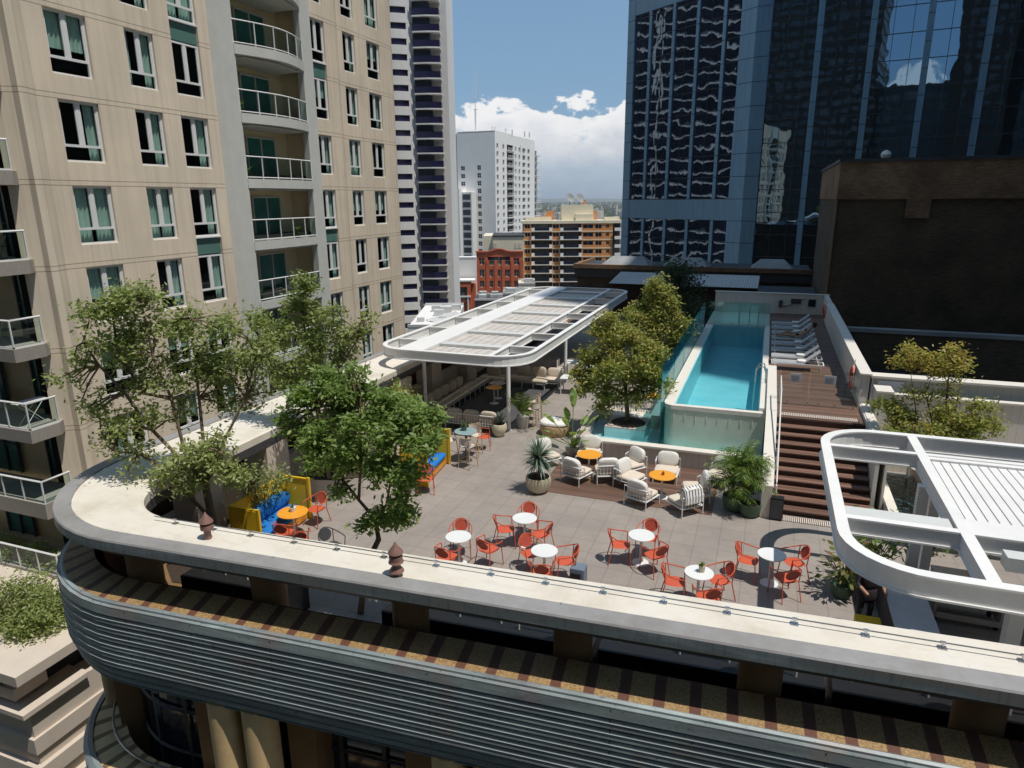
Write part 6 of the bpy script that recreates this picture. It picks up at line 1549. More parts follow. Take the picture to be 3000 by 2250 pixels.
cr = thing('potted_croton', 'bronze and green broad leaved plant in a dark green pot by the bar pergola', 'potted plant', (2.1, 15.0, 0))
pot(cr, 2.1, 15.0, [(.17, 0), (.23, .12), (.25, .32), (.22, .32)], 'pot_green', .28, .2)
rs = np.random.RandomState(4); c_ = np.array([2.1, 15.0, .75])+rs.normal(size=(190, 3))*np.array([.17, .17, .26]); leaf_mesh('leaves', 'leaf_red', c_, .20, cr, 4, aspect=.45, tints=np.where(c_[:, 2] > .85, .45, .1))
b_ = MB()
for q in c_[:30]: b_.tube([(2.1, 15.0, .28), tuple(q)], .008, 4)
b_.build('stems', 'bark', cr)
bp_ = thing('potted_shrub', 'large round grey pot with a leafy shrub shaded by the bar pergola', 'potted plant', (2.75, 15.45, 0))
pot(bp_, 2.75, 15.45, [(.28, 0), (.42, .15), (.46, .45), (.43, .62), (.38, .62), (.38, .55)], 'pot_grey', .56, .37)
c_ = np.array([2.75, 15.5, 1.1])+rs.normal(size=(260, 3))*np.array([.32, .32, .32]); leaf_mesh('leaves', 'leaf_green', c_, .18, bp_, 5, aspect=.45)
b_ = MB()
for q in c_[:40]: b_.tube([(2.75, 15.45, .56), tuple(q)], .008, 4)
b_.build('stems', 'bark', bp_)

# ================================================================ furniture prototypes
def part(mb, name, m, t_, **k): return mb.build(name, m, t_, world=False, **k)
# red armchair: faces -y
rc = thing('red_armchair', 'x', 'chair', (0, 0, -500))
b_ = MB(); b_.cushion(0, -.01, .445, .44, .43, .03, .6, 20, 6); part(b_, 'seat', 'red', rc, smooth=True)
b_ = MB(); pts = [Vector((.155*math.cos(a), .235+.05*(math.sin(a)) , .66+.135*math.sin(a))) for a in [2*math.pi*k/18 for k in range(18)]]
b_.add([tuple(p) for p in pts], [tuple(range(18))]); b_.add([tuple(p+Vector((0, .012, 0))) for p in pts], [tuple(range(17, -1, -1))]); part(b_, 'backrest', 'redmesh', rc)
b_ = MB(); b_.tube([p+Vector((0, .006, 0)) for p in pts], .013, 6, closed=True)
hoop = [(-.27, -.20, .655), (-.285, -.05, .665), (-.27, .10, .69), (-.20, .22, .745), (-.09, .285, .81), (0, .30, .825), (.09, .285, .81), (.20, .22, .745), (.27, .10, .69), (.285, -.05, .665), (.27, -.20, .655)]
b_.tube(hoop, .0135, 6); part(b_, 'arm_hoop', 'red', rc, smooth=True)
for s_ in (-1, 1):
    b_ = MB(); b_.tube([(s_*.27, -.20, .655), (s_*.235, -.205, .44), (s_*.255, -.25, 0)], .0125, 6); part(b_, 'leg', 'red', rc)
    b_ = MB(); b_.tube([(s_*.20, .22, .745), (s_*.19, .19, .44), (s_*.225, .29, 0)], .0125, 6); part(b_, 'leg', 'red', rc)
rcs = {}
def bistro(name, cat, topm, r, h, basem='plain_white'):
    t_ = thing(name, 'x', cat, (0, 0, -500))
    b_ = MB(); b_.lathe([(r*.97, h-.028), (r, h-.02), (r, h-.006), (r*.985, h)], 0, 0, 40); part(b_, 'tabletop', topm, t_, smooth=True)
    b_ = MB(); b_.lathe([(.032, .02), (.032, h-.03)], 0, 0, 14); b_.box(-.15, -.02, h-.045, .15, .02, h-.028); b_.box(-.02, -.15, h-.045, .02, .15, h-.029); part(b_, 'pedestal', basem, t_)
    b_ = MB(); b_.lathe([(.20, 0), (.20, .012), (.05, .03), (.035, .05)], 0, 0, 28); part(b_, 'base', basem, t_, smooth=True); return t_
wt = bistro('bistro_table', 'table', 'plain_white', .31, .74); wts = {}
tables = [(-6.41, 13.40, 'leftmost white round bistro table, close behind the cream ledge'), (-5.24, 14.85, 'white round bistro table set farthest back in the left trio of tables'), (-4.27, 13.45, 'white round bistro table next to the blue grey bin'),
          (-2.31, 14.93, 'white round bistro table alone in the middle of the front paving'), (-.85, 13.66, 'white round bistro table with a small potted plant on top'), (.61, 15.00, 'white round bistro table at the right, half in pergola shadow')]
for x, y, lab in tables: place(wt, wts, (x, y, 0), 0, lab, 'white bistro tables on the paving')
ch = [(-6.62, 14.02, 0, 'back chair of the leftmost white table'), (-6.48, 12.86, 0, 'near chair of the leftmost white table, cut off by the ledge'), (-5.76, 13.42, 1, 'right hand chair of the leftmost white table'),
      (-5.33, 15.50, 1, 'back chair of the farthest white table of the left trio'), (-5.80, 14.62, 1, 'left chair of the farthest white table of the left trio'), (-4.66, 14.68, 1, 'right chair of the farthest white table of the left trio'),
      (-4.80, 13.80, 2, 'back left chair of the white table next to the blue grey bin'), (-3.70, 13.72, 2, 'right chair of the white table next to the blue grey bin'), (-4.16, 12.86, 2, 'near chair of the white table next to the blue grey bin'),
      (-2.20, 15.57, 3, 'back chair of the lone white table in mid paving'), (-2.93, 14.82, 3, 'left chair of the lone white table in mid paving'), (-1.80, 14.52, 3, 'right chair of the lone white table in mid paving'),
      (-1.46, 13.60, 4, 'left chair of the table with the potted plant'), (-.31, 14.10, 4, 'right chair of the table with the potted plant'), (-.55, 13.10, 4, 'near chair of the table with the potted plant'),
      (.04, 15.12, 5, 'left chair of the half shaded right hand table'), (1.25, 15.45, 5, 'back right chair of the half shaded right hand table'), (1.02, 14.42, 5, 'near right chair of the half shaded right hand table')]
for x, y, ti, lab in ch:
    tx, ty = tables[ti][:2]; a = math.atan2(ty-y, tx-x)+math.pi/2
    d = math.hypot(tx-x, ty-y); ux, uy = (x-tx)/d, (y-ty)/d; d2 = max(.50, d-.16)
    place(rc, rcs, (tx+ux*d2, ty+uy*d2, 0), a+rr.uniform(-.15, .15), 'red metal armchair, '+lab, 'red armchairs')
ot = bistro('orange_table', 'table', 'orange', .39, .70); ots = {}
for x, y, lab in ((-4.83, 19.84, 'orange round table between the white lounge chairs, left group'), (-2.40, 18.89, 'orange round table with a small pot, centre of the right lounge group'), (-11.07, 13.24, 'orange round table in front of the blue sofa'), (-3.95, 27.2, 'orange red round table seen beyond the basin edging')):
    place(ot, ots, (x, y, 0), 0, lab, 'orange round tables')
for x, y, a, lab in ((-10.95, 14.05, .1, 'red metal armchair at the far right side of the orange table by the blue sofa'), (-10.86, 12.62, 2.6, 'red metal armchair tucked under the near side of the orange table by the blue sofa'), (-10.25, 12.40, 2.2, 'red metal armchair with its back to the ledge, right of the blue sofa')):
    tx, ty = -11.07, 13.24; place(rc, rcs, (x, y, 0), math.atan2(ty-y, tx-x)+math.pi/2, lab, 'red armchairs')
bc = copy_tree(rc); bc.location = (-9.35, 12.45, 0); bc.rotation_euler = (0, 0, 1.2); bc.name = 'bronze_armchair'; bc['label'] = 'dark bronze armchair partly hidden by the ledge left of the dense green tree'; bc['group'] = 'dark armchairs'
for c_ in bc.children:
    c_.data = c_.data.copy(); c_.data.materials[0] = M['copper_brown'] if False else M['darkmetal']
for (x, y, a, m_, lab) in ((-9.1, 16.9, .4, None, 'red armchair glimpsed through the dense green tree'), (-8.9, 20.9, 1.9, None, 'red armchair beside the second sofa behind the dense green tree')):
    place(rc, rcs, (x, y, 0), a, lab, 'red armchairs')
# lounge chair faces -y
lc = thing('lounge_chair', 'x', 'lounge chair', (0, 0, -500))
b_ = MB(); w = .36
b_.tube([(-w, -w, .27), (w, -w, .27), (w, w, .27), (-w, w, .27)], .018, 6, closed=True); b_.box(-w, -w, .265, w, w, .285); part(b_, 'seat_frame', 'plain_white', lc)
for sx in (-1, 1):
    for sy in (-1, 1): b_ = MB(); b_.tube([(sx*w, sy*w, 0), (sx*w, sy*w, .27)], .018, 6); part(b_, 'leg', 'plain_white', lc)
b_ = MB(); b_.tube([(-w, .05, .27), (-w, .08, .54), (-w, .16, .58), (-w, w-.03, .60), (-w+.06, w, .61), (w, w, .61), (w, w, .27)], .018, 6); b_.tube([(-w, w, .27), (-w, w, .60)], .016, 6)
for k in range(1, 7): b_.tube([(-w+.72*k/7, w, .27), (-w+.72*k/7, w, .61)], .010, 5)
for k in range(1, 3): b_.tube([(-w, .05+.1*k, .27), (-w, .05+.1*k, .58)], .010, 5)
part(b_, 'spindle_back', 'plain_white', lc)
b_ = MB(); b_.cushion(0, -.02, .36, .72, .70, .15, .3); part(b_, 'seat_cushion', 'cushion', lc, smooth=True)
b_ = MB(); b_.cushion(0, .25, .62, .66, .19, .46, .42, tilt=R(-14)); part(b_, 'back_cushion', 'pillow', lc, smooth=True); lcs = {}
lounge = [(-5.06, 19.22, 2.75, 'white lounge chair with its spindle back to the viewer, left of the left orange table'), (-4.20, 19.60, 3.55, 'white lounge chair with its back to the viewer, right of the left orange table'), (-3.42, 19.35, -1.05+2.2, 'white lounge chair facing right with a turned pillow between the two orange tables'),
          (-2.86, 18.22, 2.75, 'nearest white lounge chair of the right group, its spindle back to the viewer'), (-1.45, 19.12, -1.35, 'white lounge chair facing left on the right side of the right orange table'), (-1.66, 18.14, -2.35, 'white lounge chair with a striped throw over its back, nearest the palm'),
          (-2.45, 20.25, 0.0, 'white lounge chair facing the viewer behind the right orange table'), (-5.10, 20.95, 0.0, 'white lounge chair facing the viewer behind the left orange table'), (-3.60, 20.35, -.7, 'white lounge chair with a diamond turned pillow by the basin wall'), (-6.35, 20.2, .9, 'white lounge chair half hidden behind the spiky agave'), (-.85, 20.4, -.4, 'white lounge chair against the basin behind the palms')]
for x, y, a, lab in lounge: last = place(lc, lcs, (x, y, 0), a, lab, 'white lounge chairs around the orange tables')
def drape(x, y, rz):
    t_ = thing('striped_throw', 'grey and white striped fringed throw draped over the back of a white lounge chair', 'throw', (x, y, 0), rz)
    b_ = MB(); n = 12
    prof = [(.10, .60), (.16, .78), (.24, .86), (.36, .80), (.42, .60), (.43, .42)]
    b_.loft([[(-.30+.6*k/n, y_, z_+.01*math.sin(k*2.2)) for k in range(n+1)] for y_, z_ in prof]); part(b_, 'cloth', 'towel', t_)
    b_ = MB()
    for k in range(1, n, 2): b_.loft([[(-.30+.6*(k+j*.5)/n, y_+.004*(1 if y_ > .24 else -1), z_+.012) for j in (0, 1)] for y_, z_ in prof])
    part(b_, 'stripes', 'darkmetal', t_)
drape(-1.66, 18.14, -2.35)
# small pots on tables
def tiny_pot(x, y, z, lab, m_='pot_cream', lm='leaf_palm', r=.055, hgt=.11, n=16, L=.12):
    t_ = thing('table_plant', lab, 'potted plant', (x, y, z)); b_ = MB(); b_.lathe([(r*.8, 0), (r, hgt), (r*.85, hgt), (r*.85, hgt-.02)], x, y, 14, z); b_.build('pot', m_, t_, smooth=True)
    b_ = MB(); blades(b_, (x, y, z+hgt-.02), n, L, .03, int(x*10) % 7, (.4, 1.5), .3); build_leafy(b_, 'leaves', lm, t_)
tiny_pot(-.80, 13.70, .742, 'small cream potted plant on the white table near the ledge', n=22, r=.075, hgt=.15)
tiny_pot(-2.38, 18.90, .702, 'tiny terracotta pot on the right orange table', 'redring', r=.045, hgt=.06, n=8, L=.09)
tiny_pot(-11.08, 13.27, .702, 'small striped pot with a succulent on the orange table by the blue sofa', 'towel', 'leaf_blue', r=.09, hgt=.12, n=26, L=.14)
tiny_pot(-9.10, 19.72, 1.062, 'round leafy plant in a dark pot on the tall blue grey table', 'pot_green', 'leaf_palm', r=.11, hgt=.15, n=50, L=.17)
# sofas
def booth(x, y, rz, L, lab):
    t_ = thing('blue_sofa', lab, 'sofa', (x, y, 0), rz, 'blue sofas in yellow timber booths')   # origin at mid back; faces +x locally
    b_ = MB(); b_.box(-.05, -L/2, .05, .0, L/2, 1.18); part(b_, 'back_panel', 'yellow', t_)
    b_ = MB(); b_.box(-.05, L/2-.0, .05, .78, L/2+.05, 1.18); part(b_, 'side_panel', 'yellow', t_)
    b_ = MB(); b_.box(-.05, -L/2-.05, .05, .78, -L/2, 1.18); part(b_, 'side_panel', 'yellow', t_)
    for yy in (-L/2-.05, L/2-.02):
        for xx in (-.07, .76): b_ = MB(); b_.box(xx, yy, 0, xx+.07, yy+.07, 1.24); part(b_, 'post', 'yellow', t_)
    b_ = MB(); b_.box(-.07, -L/2, 1.182, .0, L/2, 1.22); b_.box(0, -L/2-.04, 1.182, .76, -L/2+.02, 1.22); b_.box(0, L/2-.02, 1.182, .76, L/2+.04, 1.22); part(b_, 'top_rail', 'yellow', t_)
    b_ = MB(); b_.cushion(.38, 0, .36, .74, L-.04, .20, .22, 20, 8); part(b_, 'seat_cushion', 'blue', t_, smooth=True)
    b_ = MB(); b_.cushion(.13, 0, .66, .22, L-.06, .44, .25, 20, 8); part(b_, 'back_cushion', 'blue', t_, smooth=True)
    b_ = MB(); b_.box(.02, -L/2+.05, .05, .70, L/2-.05, .27); part(b_, 'plinth', 'orange', t_)
booth(-12.02, 13.15, R(2), 2.05, 'blue cushioned sofa in a bright yellow timber booth behind the rounded ledge')
booth(-10.1, 18.1, R(6), 2.0, 'blue and yellow booth sofa mostly hidden behind the dense green tree')
tag(MB().box(-10.72, 12.05, 0, -10.38, 12.4, .42).build('grey_stool', 'bin', bevel=.03), 'grey box stool beside the blue sofa', 'stool')
# long bench sofa under the lounge pergola
ls = thing('lounge_sofa', 'long taupe cushioned corner sofa on slim white legs under the lounge pergola', 'sofa', (-12.0, 26, 0))
b_ = MB(); b_.cushion(-12.12, 26.0, .40, .70, 5.2, .17, .12, 20, 6); b_.build('seat_cushion', 'sofabeige', ls, smooth=True)
b_ = MB(); b_.cushion(-11.75, 28.9, .40, 1.3, .9, .17, .4, 20, 6); b_.build('seat_cushion', 'sofabeige', ls, smooth=True)
b_ = MB(); b_.cushion(-10.2, 29.15, .40, 2.2, .75, .17, .14, 20, 6); b_.build('seat_cushion', 'sofabeige', ls, smooth=True)
for y in (23.75, 24.45, 25.15, 25.85, 26.55): b_ = MB(); b_.cushion(-12.46, y, .70, .20, .68, .46, .38, tilt=0); b_.build('back_cushion', 'sofabeige', ls, smooth=True)
for x, y, rz in ((-12.35, 28.0, .25), (-11.75, 29.0, 1.35), (-10.45, 29.5, 1.57), (-9.68, 29.5, 1.57)): b_ = MB(); b_.cushion(x, y, .70, .20, .74, .50, .38, rz=rz); b_.build('back_cushion', 'sofabeige', ls, smooth=True)
b_ = MB()
for y in np.arange(23.6, 28.6, .55): b_.tube([(-11.82, y, 0), (-11.82, y, .32)], .018, 5)
for x in np.arange(-11.4, -9.1, .55): b_.tube([(x, 28.85, 0), (x, 28.85, .32)], .018, 5)
b_.box(-12.45, 23.45, .30, -11.8, 28.6, .325); b_.box(-11.8, 28.84, .30, -9.12, 29.5, .325); b_.build('base_frame', 'plain_white', ls)
def spindle_sofa(name, lab, x, y, rz, L, cat='sofa', m='sofabeige'):
    t_ = thing(name, lab, cat, (x, y, 0), rz)
    b_ = MB(); b_.cushion(0, -.02, .38, L-.04, .72, .16, .2, 20, 6); part(b_, 'seat_cushion', m, t_, smooth=True)
    n = max(1, round(L/.75))
    for k in range(n): b_ = MB(); b_.cushion(-L/2+L*(k+.5)/n, .26, .64, L/n-.04, .19, .46, .4, tilt=R(-10)); part(b_, 'back_cushion', m, t_, smooth=True)
    b_ = MB(); b_.box(-L/2, -.38, .28, L/2, .38, .30); b_.tube([(-L/2, .39, 0), (-L/2, .39, .70), (L/2, .39, .70), (L/2, .39, 0)], .018, 6)
    for k in range(1, int(L/.11)): b_.tube([(-L/2+.11*k, .39, .28), (-L/2+.11*k, .39, .70)], .009, 4)
    for s_ in (-1, 1): b_.tube([(s_*L/2, -.38, 0), (s_*L/2, -.38, .28)], .018, 6)
    part(b_, 'spindle_frame', 'plain_white', t_)
spindle_sofa('spindle_sofa', 'white spindle framed sofa, back to the viewer, at the near end of the pergola', -10.05, 22.75, math.pi, 2.1)
spindle_sofa('spindle_chair', 'single white spindle chair at the right end of the far lounge sofa', -9.0, 29.55, 0, .75, 'chair', 'cushion')
spindle_sofa('spindle_daybed', 'white spindle daybed between the pergola and the far white tables', -8.0, 34.8, .1, 1.5, 'daybed', 'pillow')
for (x, y, m_, lab) in ((-10.62, 26.2, 'orange', 'orange brown round table nearer the viewer in the shaded lounge'), (-10.75, 26.95, 'grime_panel', 'pale round table just behind the orange one in the shaded lounge')):
    t_ = bistro('lounge_table', 'table', m_, .36, .72); t_.location = (x, y, 0); t_['label'] = lab
hb_ = bistro('bar_table', 'table', 'bluegrey', .38, 1.05, 'darkmetal'); hb_.location = (-9.02, 19.67, 0); hb_['label'] = 'tall blue grey round bar table between rattan stools'
bs = thing('bar_stool', 'x', 'bar stool', (0, 0, -500)); b_ = MB(); b_.cushion(0, 0, .745, .44, .42, .06, .5); part(b_, 'seat', 'rattan', bs, smooth=True)
b_ = MB(); n = 12; a_ = [R(20+140*k/n) for k in range(n+1)]
b_.loft([[(.235*math.cos(a), .02+.21*math.sin(a), z_) for a in a_] for z_ in (.80, 1.05)]); b_.loft([[(.222*math.cos(a), .02+.198*math.sin(a), z_) for a in a_] for z_ in (.80, 1.05)]); part(b_, 'backrest', 'rattan', bs)
b_ = MB(); b_.tube([(.24*math.cos(a), .02+.215*math.sin(a), 1.06) for a in a_], .013, 5); b_.tube([(.24, .05, .93), (.20, -.2, .76)], .012, 5); b_.tube([(-.24, .05, .93), (-.20, -.2, .76)], .012, 5); part(b_, 'back_rail', 'tanwood', bs)
for sx in (-1, 1):
    for sy in (-1, 1): b_ = MB(); b_.tube([(sx*.19, sy*.18, .73 if sy < 0 else 1.0), (sx*.23, sy*.23, 0)], .015, 6); part(b_, 'leg', 'tanwood', bs)
b_ = MB(); b_.tube([(-.215, -.21, .27), (.215, -.21, .27), (.215, .21, .27), (-.215, .21, .27)], .010, 5, closed=True); part(b_, 'footrest', 'tanwood', bs); bss = {}
for x, y, a, lab in ((-9.55, 19.45, 1.2, 'rattan bar stool on the left of the tall blue grey table'), (-8.72, 19.15, 2.9, 'rattan bar stool nearest the viewer at the tall blue grey table'), (-8.95, 20.2, .1, 'rattan bar stool behind the tall blue grey table'), (-8.25, 24.6, -1.5, 'pale bar stool in the sun behind the potted palm'), (-7.95, 23.7, -2.2, 'tan legged bar stool right of the potted palm at the pergola column')):
    place(bs, bss, (x, y, 0), a, lab, 'rattan bar stools')
# white dining tables beyond the lounge pergola
for k, (x, y) in enumerate(((-8.55, 31.8), (-7.3, 31.0), (-7.9, 28.9))):
    t_ = thing('dining_table', ['white rectangular table just behind the second pergola column', 'white square table in the sun between the pergola and the pool tree', 'white side table behind the far lounge sofa chair'][k], 'table', (x, y, 0), .1)
    b_ = MB(); b_.box(-.5, -.4, .71, .5, .4, .74); part(b_, 'tabletop', 'plain_white', t_)
    for sx in (-1, 1):
        for sy in (-1, 1): b_ = MB(); b_.box(sx*.45-.02, sy*.35-.02, 0, sx*.45+.02, sy*.35+.02, .708); part(b_, 'leg', 'plain_white', t_)
dc = thing('dining_chair', 'x', 'chair', (0, 0, -500)); b_ = MB(); b_.box(-.22, -.22, .43, .22, .22, .46); part(b_, 'seat', 'rattan', dc); b_ = MB(); b_.box(-.22, .2, .5, .22, .22, .8); part(b_, 'backrest', 'rattan', dc)
for sx in (-1, 1):
    for sy in (-1, 1): b_ = MB(); b_.box(sx*.2-.015, sy*.2-.015, 0, sx*.2+.015, sy*.2+.015, .8 if sy > 0 else .43); part(b_, 'leg', 'plain_white', dc)
dcs = {}
for x, y, a, lab in ((-9.2, 31.7, 1.6, 'pale dining chair left of the white table behind the pergola column'), (-8.5, 32.5, 0, 'pale dining chair behind the white table near the pergola'), (-7.9, 31.1, 1.5, 'pale dining chair between the two white tables'), (-6.6, 31.1, -1.6, 'pale dining chair right of the sunny white table')):
    place(dc, dcs, (x, y, 0), a, lab, 'pale dining chairs')
rd = thing('round_daybed', 'round rattan daybed with a white cushion behind the agave', 'daybed', (-7.0, 23.3, 0)); b_ = MB(); b_.lathe([(.5, 0), (.58, .2), (.55, .38), (.5, .38)], -7.0, 23.3, 26); b_.build('base', 'tanwood', rd, smooth=True)
b_ = MB(); b_.cushion(-7.0, 23.3, .46, 1.1, 1.0, .22, .7, 24); b_.build('cushion', 'pillow', rd, smooth=True)
# sun loungers
sn_ = thing('sun_lounger', 'x', 'sun lounger', (0, 0, -500))      # head end at +x, origin at foot end
b_ = MB()
for s_ in (-1, 1): b_.box(0, s_*.31-.02, .25, 1.95, s_*.31+.02, .30)
for x in (0, .95, 1.91): b_.box(x, -.29, .26, x+.04, .29, .295)
part(b_, 'frame', 'plain_white', sn_)
b_ = MB(); b_.box(.03, -.29, .302, 1.22, .29, .325); part(b_, 'sling', 'lounger_fabric', sn_)
b_ = MB(); b_.add([(1.22, -.29, .31), (1.22, .29, .31), (1.78, .29, .78), (1.78, -.29, .78), (1.20, -.29, .335), (1.20, .29, .335), (1.76, .29, .805), (1.76, -.29, .805)], [(0,1,2,3),(7,6,5,4),(0,4,5,1),(1,5,6,2),(2,6,7,3),(3,7,4,0)]); part(b_, 'backrest', 'lounger_fabric', sn_)
b_ = MB(); b_.tube([(1.6, -.28, .63), (1.75, -.28, .28)], .015, 5); b_.tube([(1.6, .28, .63), (1.75, .28, .28)], .015, 5); part(b_, 'strut', 'plain_white', sn_)
for x in (.12, 1.8):
    for s_ in (-1, 1): b_ = MB(); b_.box(x, s_*.31-.02, 0, x+.04, s_*.31+.02, .25); part(b_, 'leg', 'plain_white', sn_)
b_ = MB(); b_.cushion(1.12, 0, .37, .34, .38, .10, .5); part(b_, 'head_pad', 'pillow', sn_, smooth=True); sns = {}
labs = ['sunlit white sun lounger nearest the stairs', 'second sun lounger from the stairs, sunlit', 'third sun lounger from the stairs at the edge of the shade', 'fourth sun lounger from the stairs, shaded', 'fifth sun lounger from the stairs, shaded', 'sixth sun lounger from the stairs, next to the sunbather', 'seventh sun lounger from the stairs, next to last', 'farthest sun lounger from the stairs']
for k, y in enumerate((28.9, 30.05, 31.45, 32.85, 34.2, 35.55, 36.9, 38.2)): place(sn_, sns, (.42, y, 1.82), 0, labs[k], 'sun loungers along the pool')
# person lying on a lounger (skin modifier body)
def person(label, loc, rz, joints, edges, radii, clothes, skinm, head, bag=None):
    t_ = thing('person', label, 'person', loc, rz); me = bpy.data.meshes.new('body'); me.from_pydata(joints, edges, []); me.materials.append(M[skinm or 'skin'])
    o = bpy.data.objects.new('body', me); COL.objects.link(o); o.parent = t_
    md = o.modifiers.new('skin', 'SKIN'); 
    for i, r in enumerate(radii): me.skin_vertices[0].data[i].radius = (r, r)
    me.skin_vertices[0].data[0].use_root = True
    sd = o.modifiers.new('sub', 'SUBSURF'); sd.levels = 1; sd.render_levels = 2
    b_ = MB(); b_.cushion(head[0], head[1], head[2], .20, .18, .24, .9, 14, 10); b_.build('hair', 'hair', t_, world=False, smooth=True)
    for nm, c_, s_, m_, rz_ in clothes: b_ = MB(); b_.cushion(*c_, *s_, .6, 16, 8, rz=rz_); b_.build(nm, m_, t_, world=False, smooth=True)
J = [(1.15, 0, .42), (1.32, 0, .52), (1.48, 0, .66), (1.60, 0, .77), (1.68, 0, .86), (1.76, 0, .93), (1.05, .11, .42), (.68, .13, .58), (.30, .12, .40), (.16, .12, .47), (1.05, -.11, .42), (.66, -.13, .46), (.26, -.12, .38), (.14, -.12, .46),
     (1.56, .20, .74), (1.38, .30, .60), (1.20, .22, .58), (1.56, -.20, .74), (1.36, -.28, .56), (1.16, -.24, .44), (1.12, .20, .58), (1.08, -.23, .42)]
E_ = [(0, 1), (1, 2), (2, 3), (3, 4), (4, 5), (0, 6), (6, 7), (7, 8), (8, 9), (0, 10), (10, 11), (11, 12), (12, 13), (3, 14), (14, 15), (15, 16), (16, 20), (3, 17), (17, 18), (18, 19), (19, 21)]
RD = [.13, .12, .14, .11, .055, .095, .095, .065, .042, .03, .095, .065, .042, .03, .058, .042, .032, .058, .042, .032, .03, .03]
person('dark haired person in dark swimwear sunbathing on a lounger halfway along the deck', (.42, 34.2, 1.80), 0, J, E_, RD,
       [('swim_top', (1.50, 0, .68), (.20, .36, .24), 'darkcloth', 0), ('swim_shorts', (1.12, 0, .43), (.26, .36, .24), 'darkcloth', 0)], None, (1.80, 0, .97))
# low things under the bar pergola
ct = thing('bar_trolley', 'pale wooden service trolley with bottles on its dark shelves under the bar pergola', 'trolley', (4.35, 15.0, 0))
b_ = MB(); b_.box(3.78, 14.55, .86, 5.0, 15.35, .90); b_.build('top', 'rattan', ct)
b_ = MB(); b_.box(3.78, 14.6, .12, 3.83, 15.3, .86); b_.box(4.95, 14.6, .12, 5.0, 15.3, .86); b_.box(3.83, 14.58, .12, 4.95, 14.64, .22); b_.box(3.83, 14.58, .76, 4.95, 14.64, .86); b_.box(3.83, 15.26, .12, 4.95, 15.3, .86); b_.build('carcass', 'stucco', ct)
b_ = MB(); b_.box(3.83, 14.66, .45, 4.95, 15.25, .48); b_.build('shelf', 'darkmetal', ct)
for k in range(6): b_ = MB(); b_.box(3.92+.17*k, 14.68, .50, 4.0+.17*k, 14.72, .72); b_.build('menu_card', 'paper', ct)
for x in (3.85, 4.93):
    for y in (14.7, 15.2): b_ = MB(); b_.lathe([(.03, 0), (.05, .02), (.05, .08), (.03, .1)], x, y, 10); b_.build('castor', 'black', ct)
bt = thing('bar_counter', 'grey topped low counter in deep shade below the bar pergola', 'counter', (3.1, 13.6, 0)); b_ = MB(); b_.box(2.72, 12.4, .86, 3.45, 14.95, .90); b_.build('top', 'paper', bt); b_ = MB(); b_.box(2.78, 12.45, 0, 3.40, 14.9, .86); b_.build('body', 'darkmetal', bt)
yb = thing('yellow_crate', 'yellow and orange patterned crate in the shade just behind the ledge', 'crate', (2.45, 13.35, 0)); b_ = MB(); b_.box(2.15, 13.1, .42, 2.60, 13.35, .60); b_.build('body', 'yellow', yb)
b_ = MB(); b_.box(2.15, 13.08, .0, 2.60, 13.37, .415); b_.build('stand', 'riserwood', yb)
b_ = MB()
for k in range(4): b_.box(2.18+.1*k, 13.09, .45, 2.24+.1*k, 13.098, .57)
b_.build('pattern', 'redring', yb)
# standing person in the bar shade, arm in the sun
J = [(0, 0, .95), (0, 0, 1.10), (0, .0, 1.28), (0, 0, 1.42), (0, -.02, 1.52), (0, -.04, 1.62), (.10, 0, .92), (.11, -.02, .50), (.11, .02, .08), (.12, -.12, .04), (-.10, 0, .92), (-.12, -.02, .50), (-.12, .02, .08), (-.13, -.12, .04),
     (.20, 0, 1.40), (.26, -.02, 1.13), (.24, -.20, .98), (.23, -.28, .95), (-.20, 0, 1.40), (-.27, -.04, 1.13), (-.22, -.24, 1.05), (-.21, -.32, 1.03)]
person('person in dark clothes standing in the shade behind the yellow crate', (2.38, 13.75, 0), .5, J, E_[:16]+[(16, 17), (3, 18), (18, 19), (19, 20), (20, 21)], [.12, .11, .14, .12, .055, .095, .09, .06, .045, .03, .09, .06, .045, .03, .055, .042, .034, .03, .055, .042, .034, .03],
       [('shirt', (0, 0, 1.22), (.42, .28, .52), 'darkcloth', 0), ('trousers', (0, 0, .86), (.36, .27, .36), 'darkcloth', 0)], 'clothed', (0, -.01, 1.67))
bn = thing('grey_bin', 'small blue grey bin standing on the paving near the ledge', 'bin', (-3.48, 13.55, 0)); MB().box(-3.66, 13.42, 0, -3.32, 13.74, .42).build('body', 'bin', bn, bevel=.02); MB().box(-3.64, 13.40, .16, -3.40, 13.418, .30).build('opening', 'black', bn)
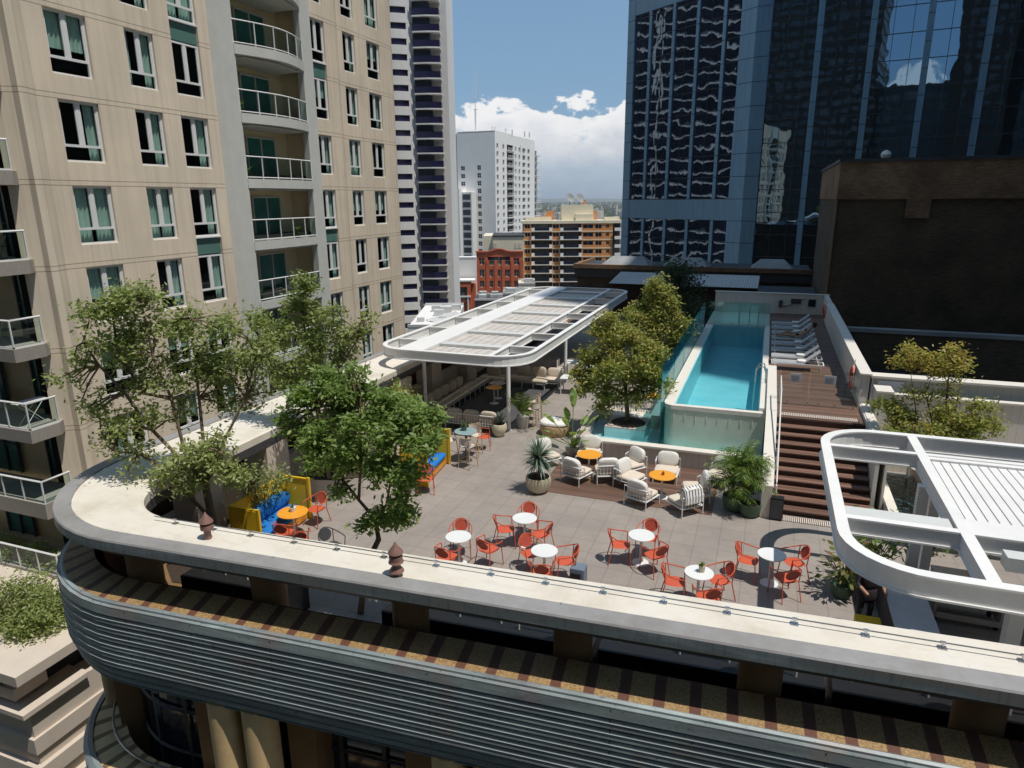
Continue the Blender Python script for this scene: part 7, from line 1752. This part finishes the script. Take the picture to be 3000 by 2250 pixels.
# little basin on the right seen through the pergola
struct('side_pool_water', MB().prism([(3.75, 18.6), (4.6, 18.6), (4.6, 22.2), (3.75, 22.2)], .36, .37), 'basinwater')
rbp = thing('side_planter', 'white edged planter and narrow pond beyond the right side of the stairs', 'planter', (5, 20.5, 0))
b_ = MB(); b_.box(3.5, 18.4, 0, 3.74, 22.6, .5); b_.box(3.75, 18.4, 0, 8.5, 18.58, .5); b_.build('edging', 'boardtop', rbp)
b_ = MB(); b_.box(3.75, 18.6, .05, 4.6, 22.2, .12); b_.build('pond_floor', 'basintile', rbp); b_ = MB(); b_.box(4.62, 18.6, 0, 8.5, 22.8, .45); b_.build('pebble_bed', 'pebble', rbp)
for k, (x, y) in enumerate(((4.4, 17.9), (5.3, 18.1))):
    shrub(['leafy low plants glimpsed through the front opening of the bar pergola', 'low leafy plants beside the square column behind the bar pergola beams'][k], (x, y, 0), [(x, y, .5, .3, 26, .2)], 'leaf_green', .14, 40+k, 'plant', 'low_plant')
# straw umbrella glimpsed through the opening
su = thing('straw_parasol', 'straw fringed parasol seen through the left bay of the bar pergola', 'parasol', (4.4, 21.9, 0)); b_ = MB(); n = 40
ringp = [(4.4+.75*math.cos(2*math.pi*k/n), 21.9+.75*math.sin(2*math.pi*k/n), 1.5+.04*(k % 2)) for k in range(n)]
b_.add([(4.4, 21.9, 1.95)]+ringp, [(0, k+1, (k+1) % n+1) for k in range(n)]); b_.loft([ringp+[ringp[0]], [(x, y, 1.32+.05*math.sin(i*3)) for i, (x, y, z) in enumerate(ringp+[ringp[0]])]]); b_.build('canopy', 'rattan', su); b_ = MB(); b_.tube([(4.4, 21.9, 0), (4.4, 21.9, 1.9)], .03, 8); b_.build('pole', 'plain_white', su)
for o in list(bpy.data.objects):
    if o.parent is None and o.location.z < -400:
        for c in list(o.children_recursive): bpy.data.objects.remove(c)
        bpy.data.objects.remove(o)
# ================================================================ haze over the distance
def hz():
    m_ = bpy.data.materials.new('haze'); m_.use_nodes = True; t = m_.node_tree; t.nodes.clear()
    v = t.nodes.new('ShaderNodeVolumePrincipled'); v.inputs['Color'].default_value = (.86, .92, 1, 1); v.inputs['Density'].default_value = 0.00007; v.inputs['Anisotropy'].default_value = .2
    o = t.nodes.new('ShaderNodeOutputMaterial'); t.links.new(v.outputs[0], o.inputs['Volume']); return m_
M['haze'] = hz()
o = MB().box(-31000, -3100, -41.5, 31000, 41000, 180).build('haze', 'haze'); o['kind'] = 'stuff'; o['label'] = 'thin bluish haze over the distant suburbs'
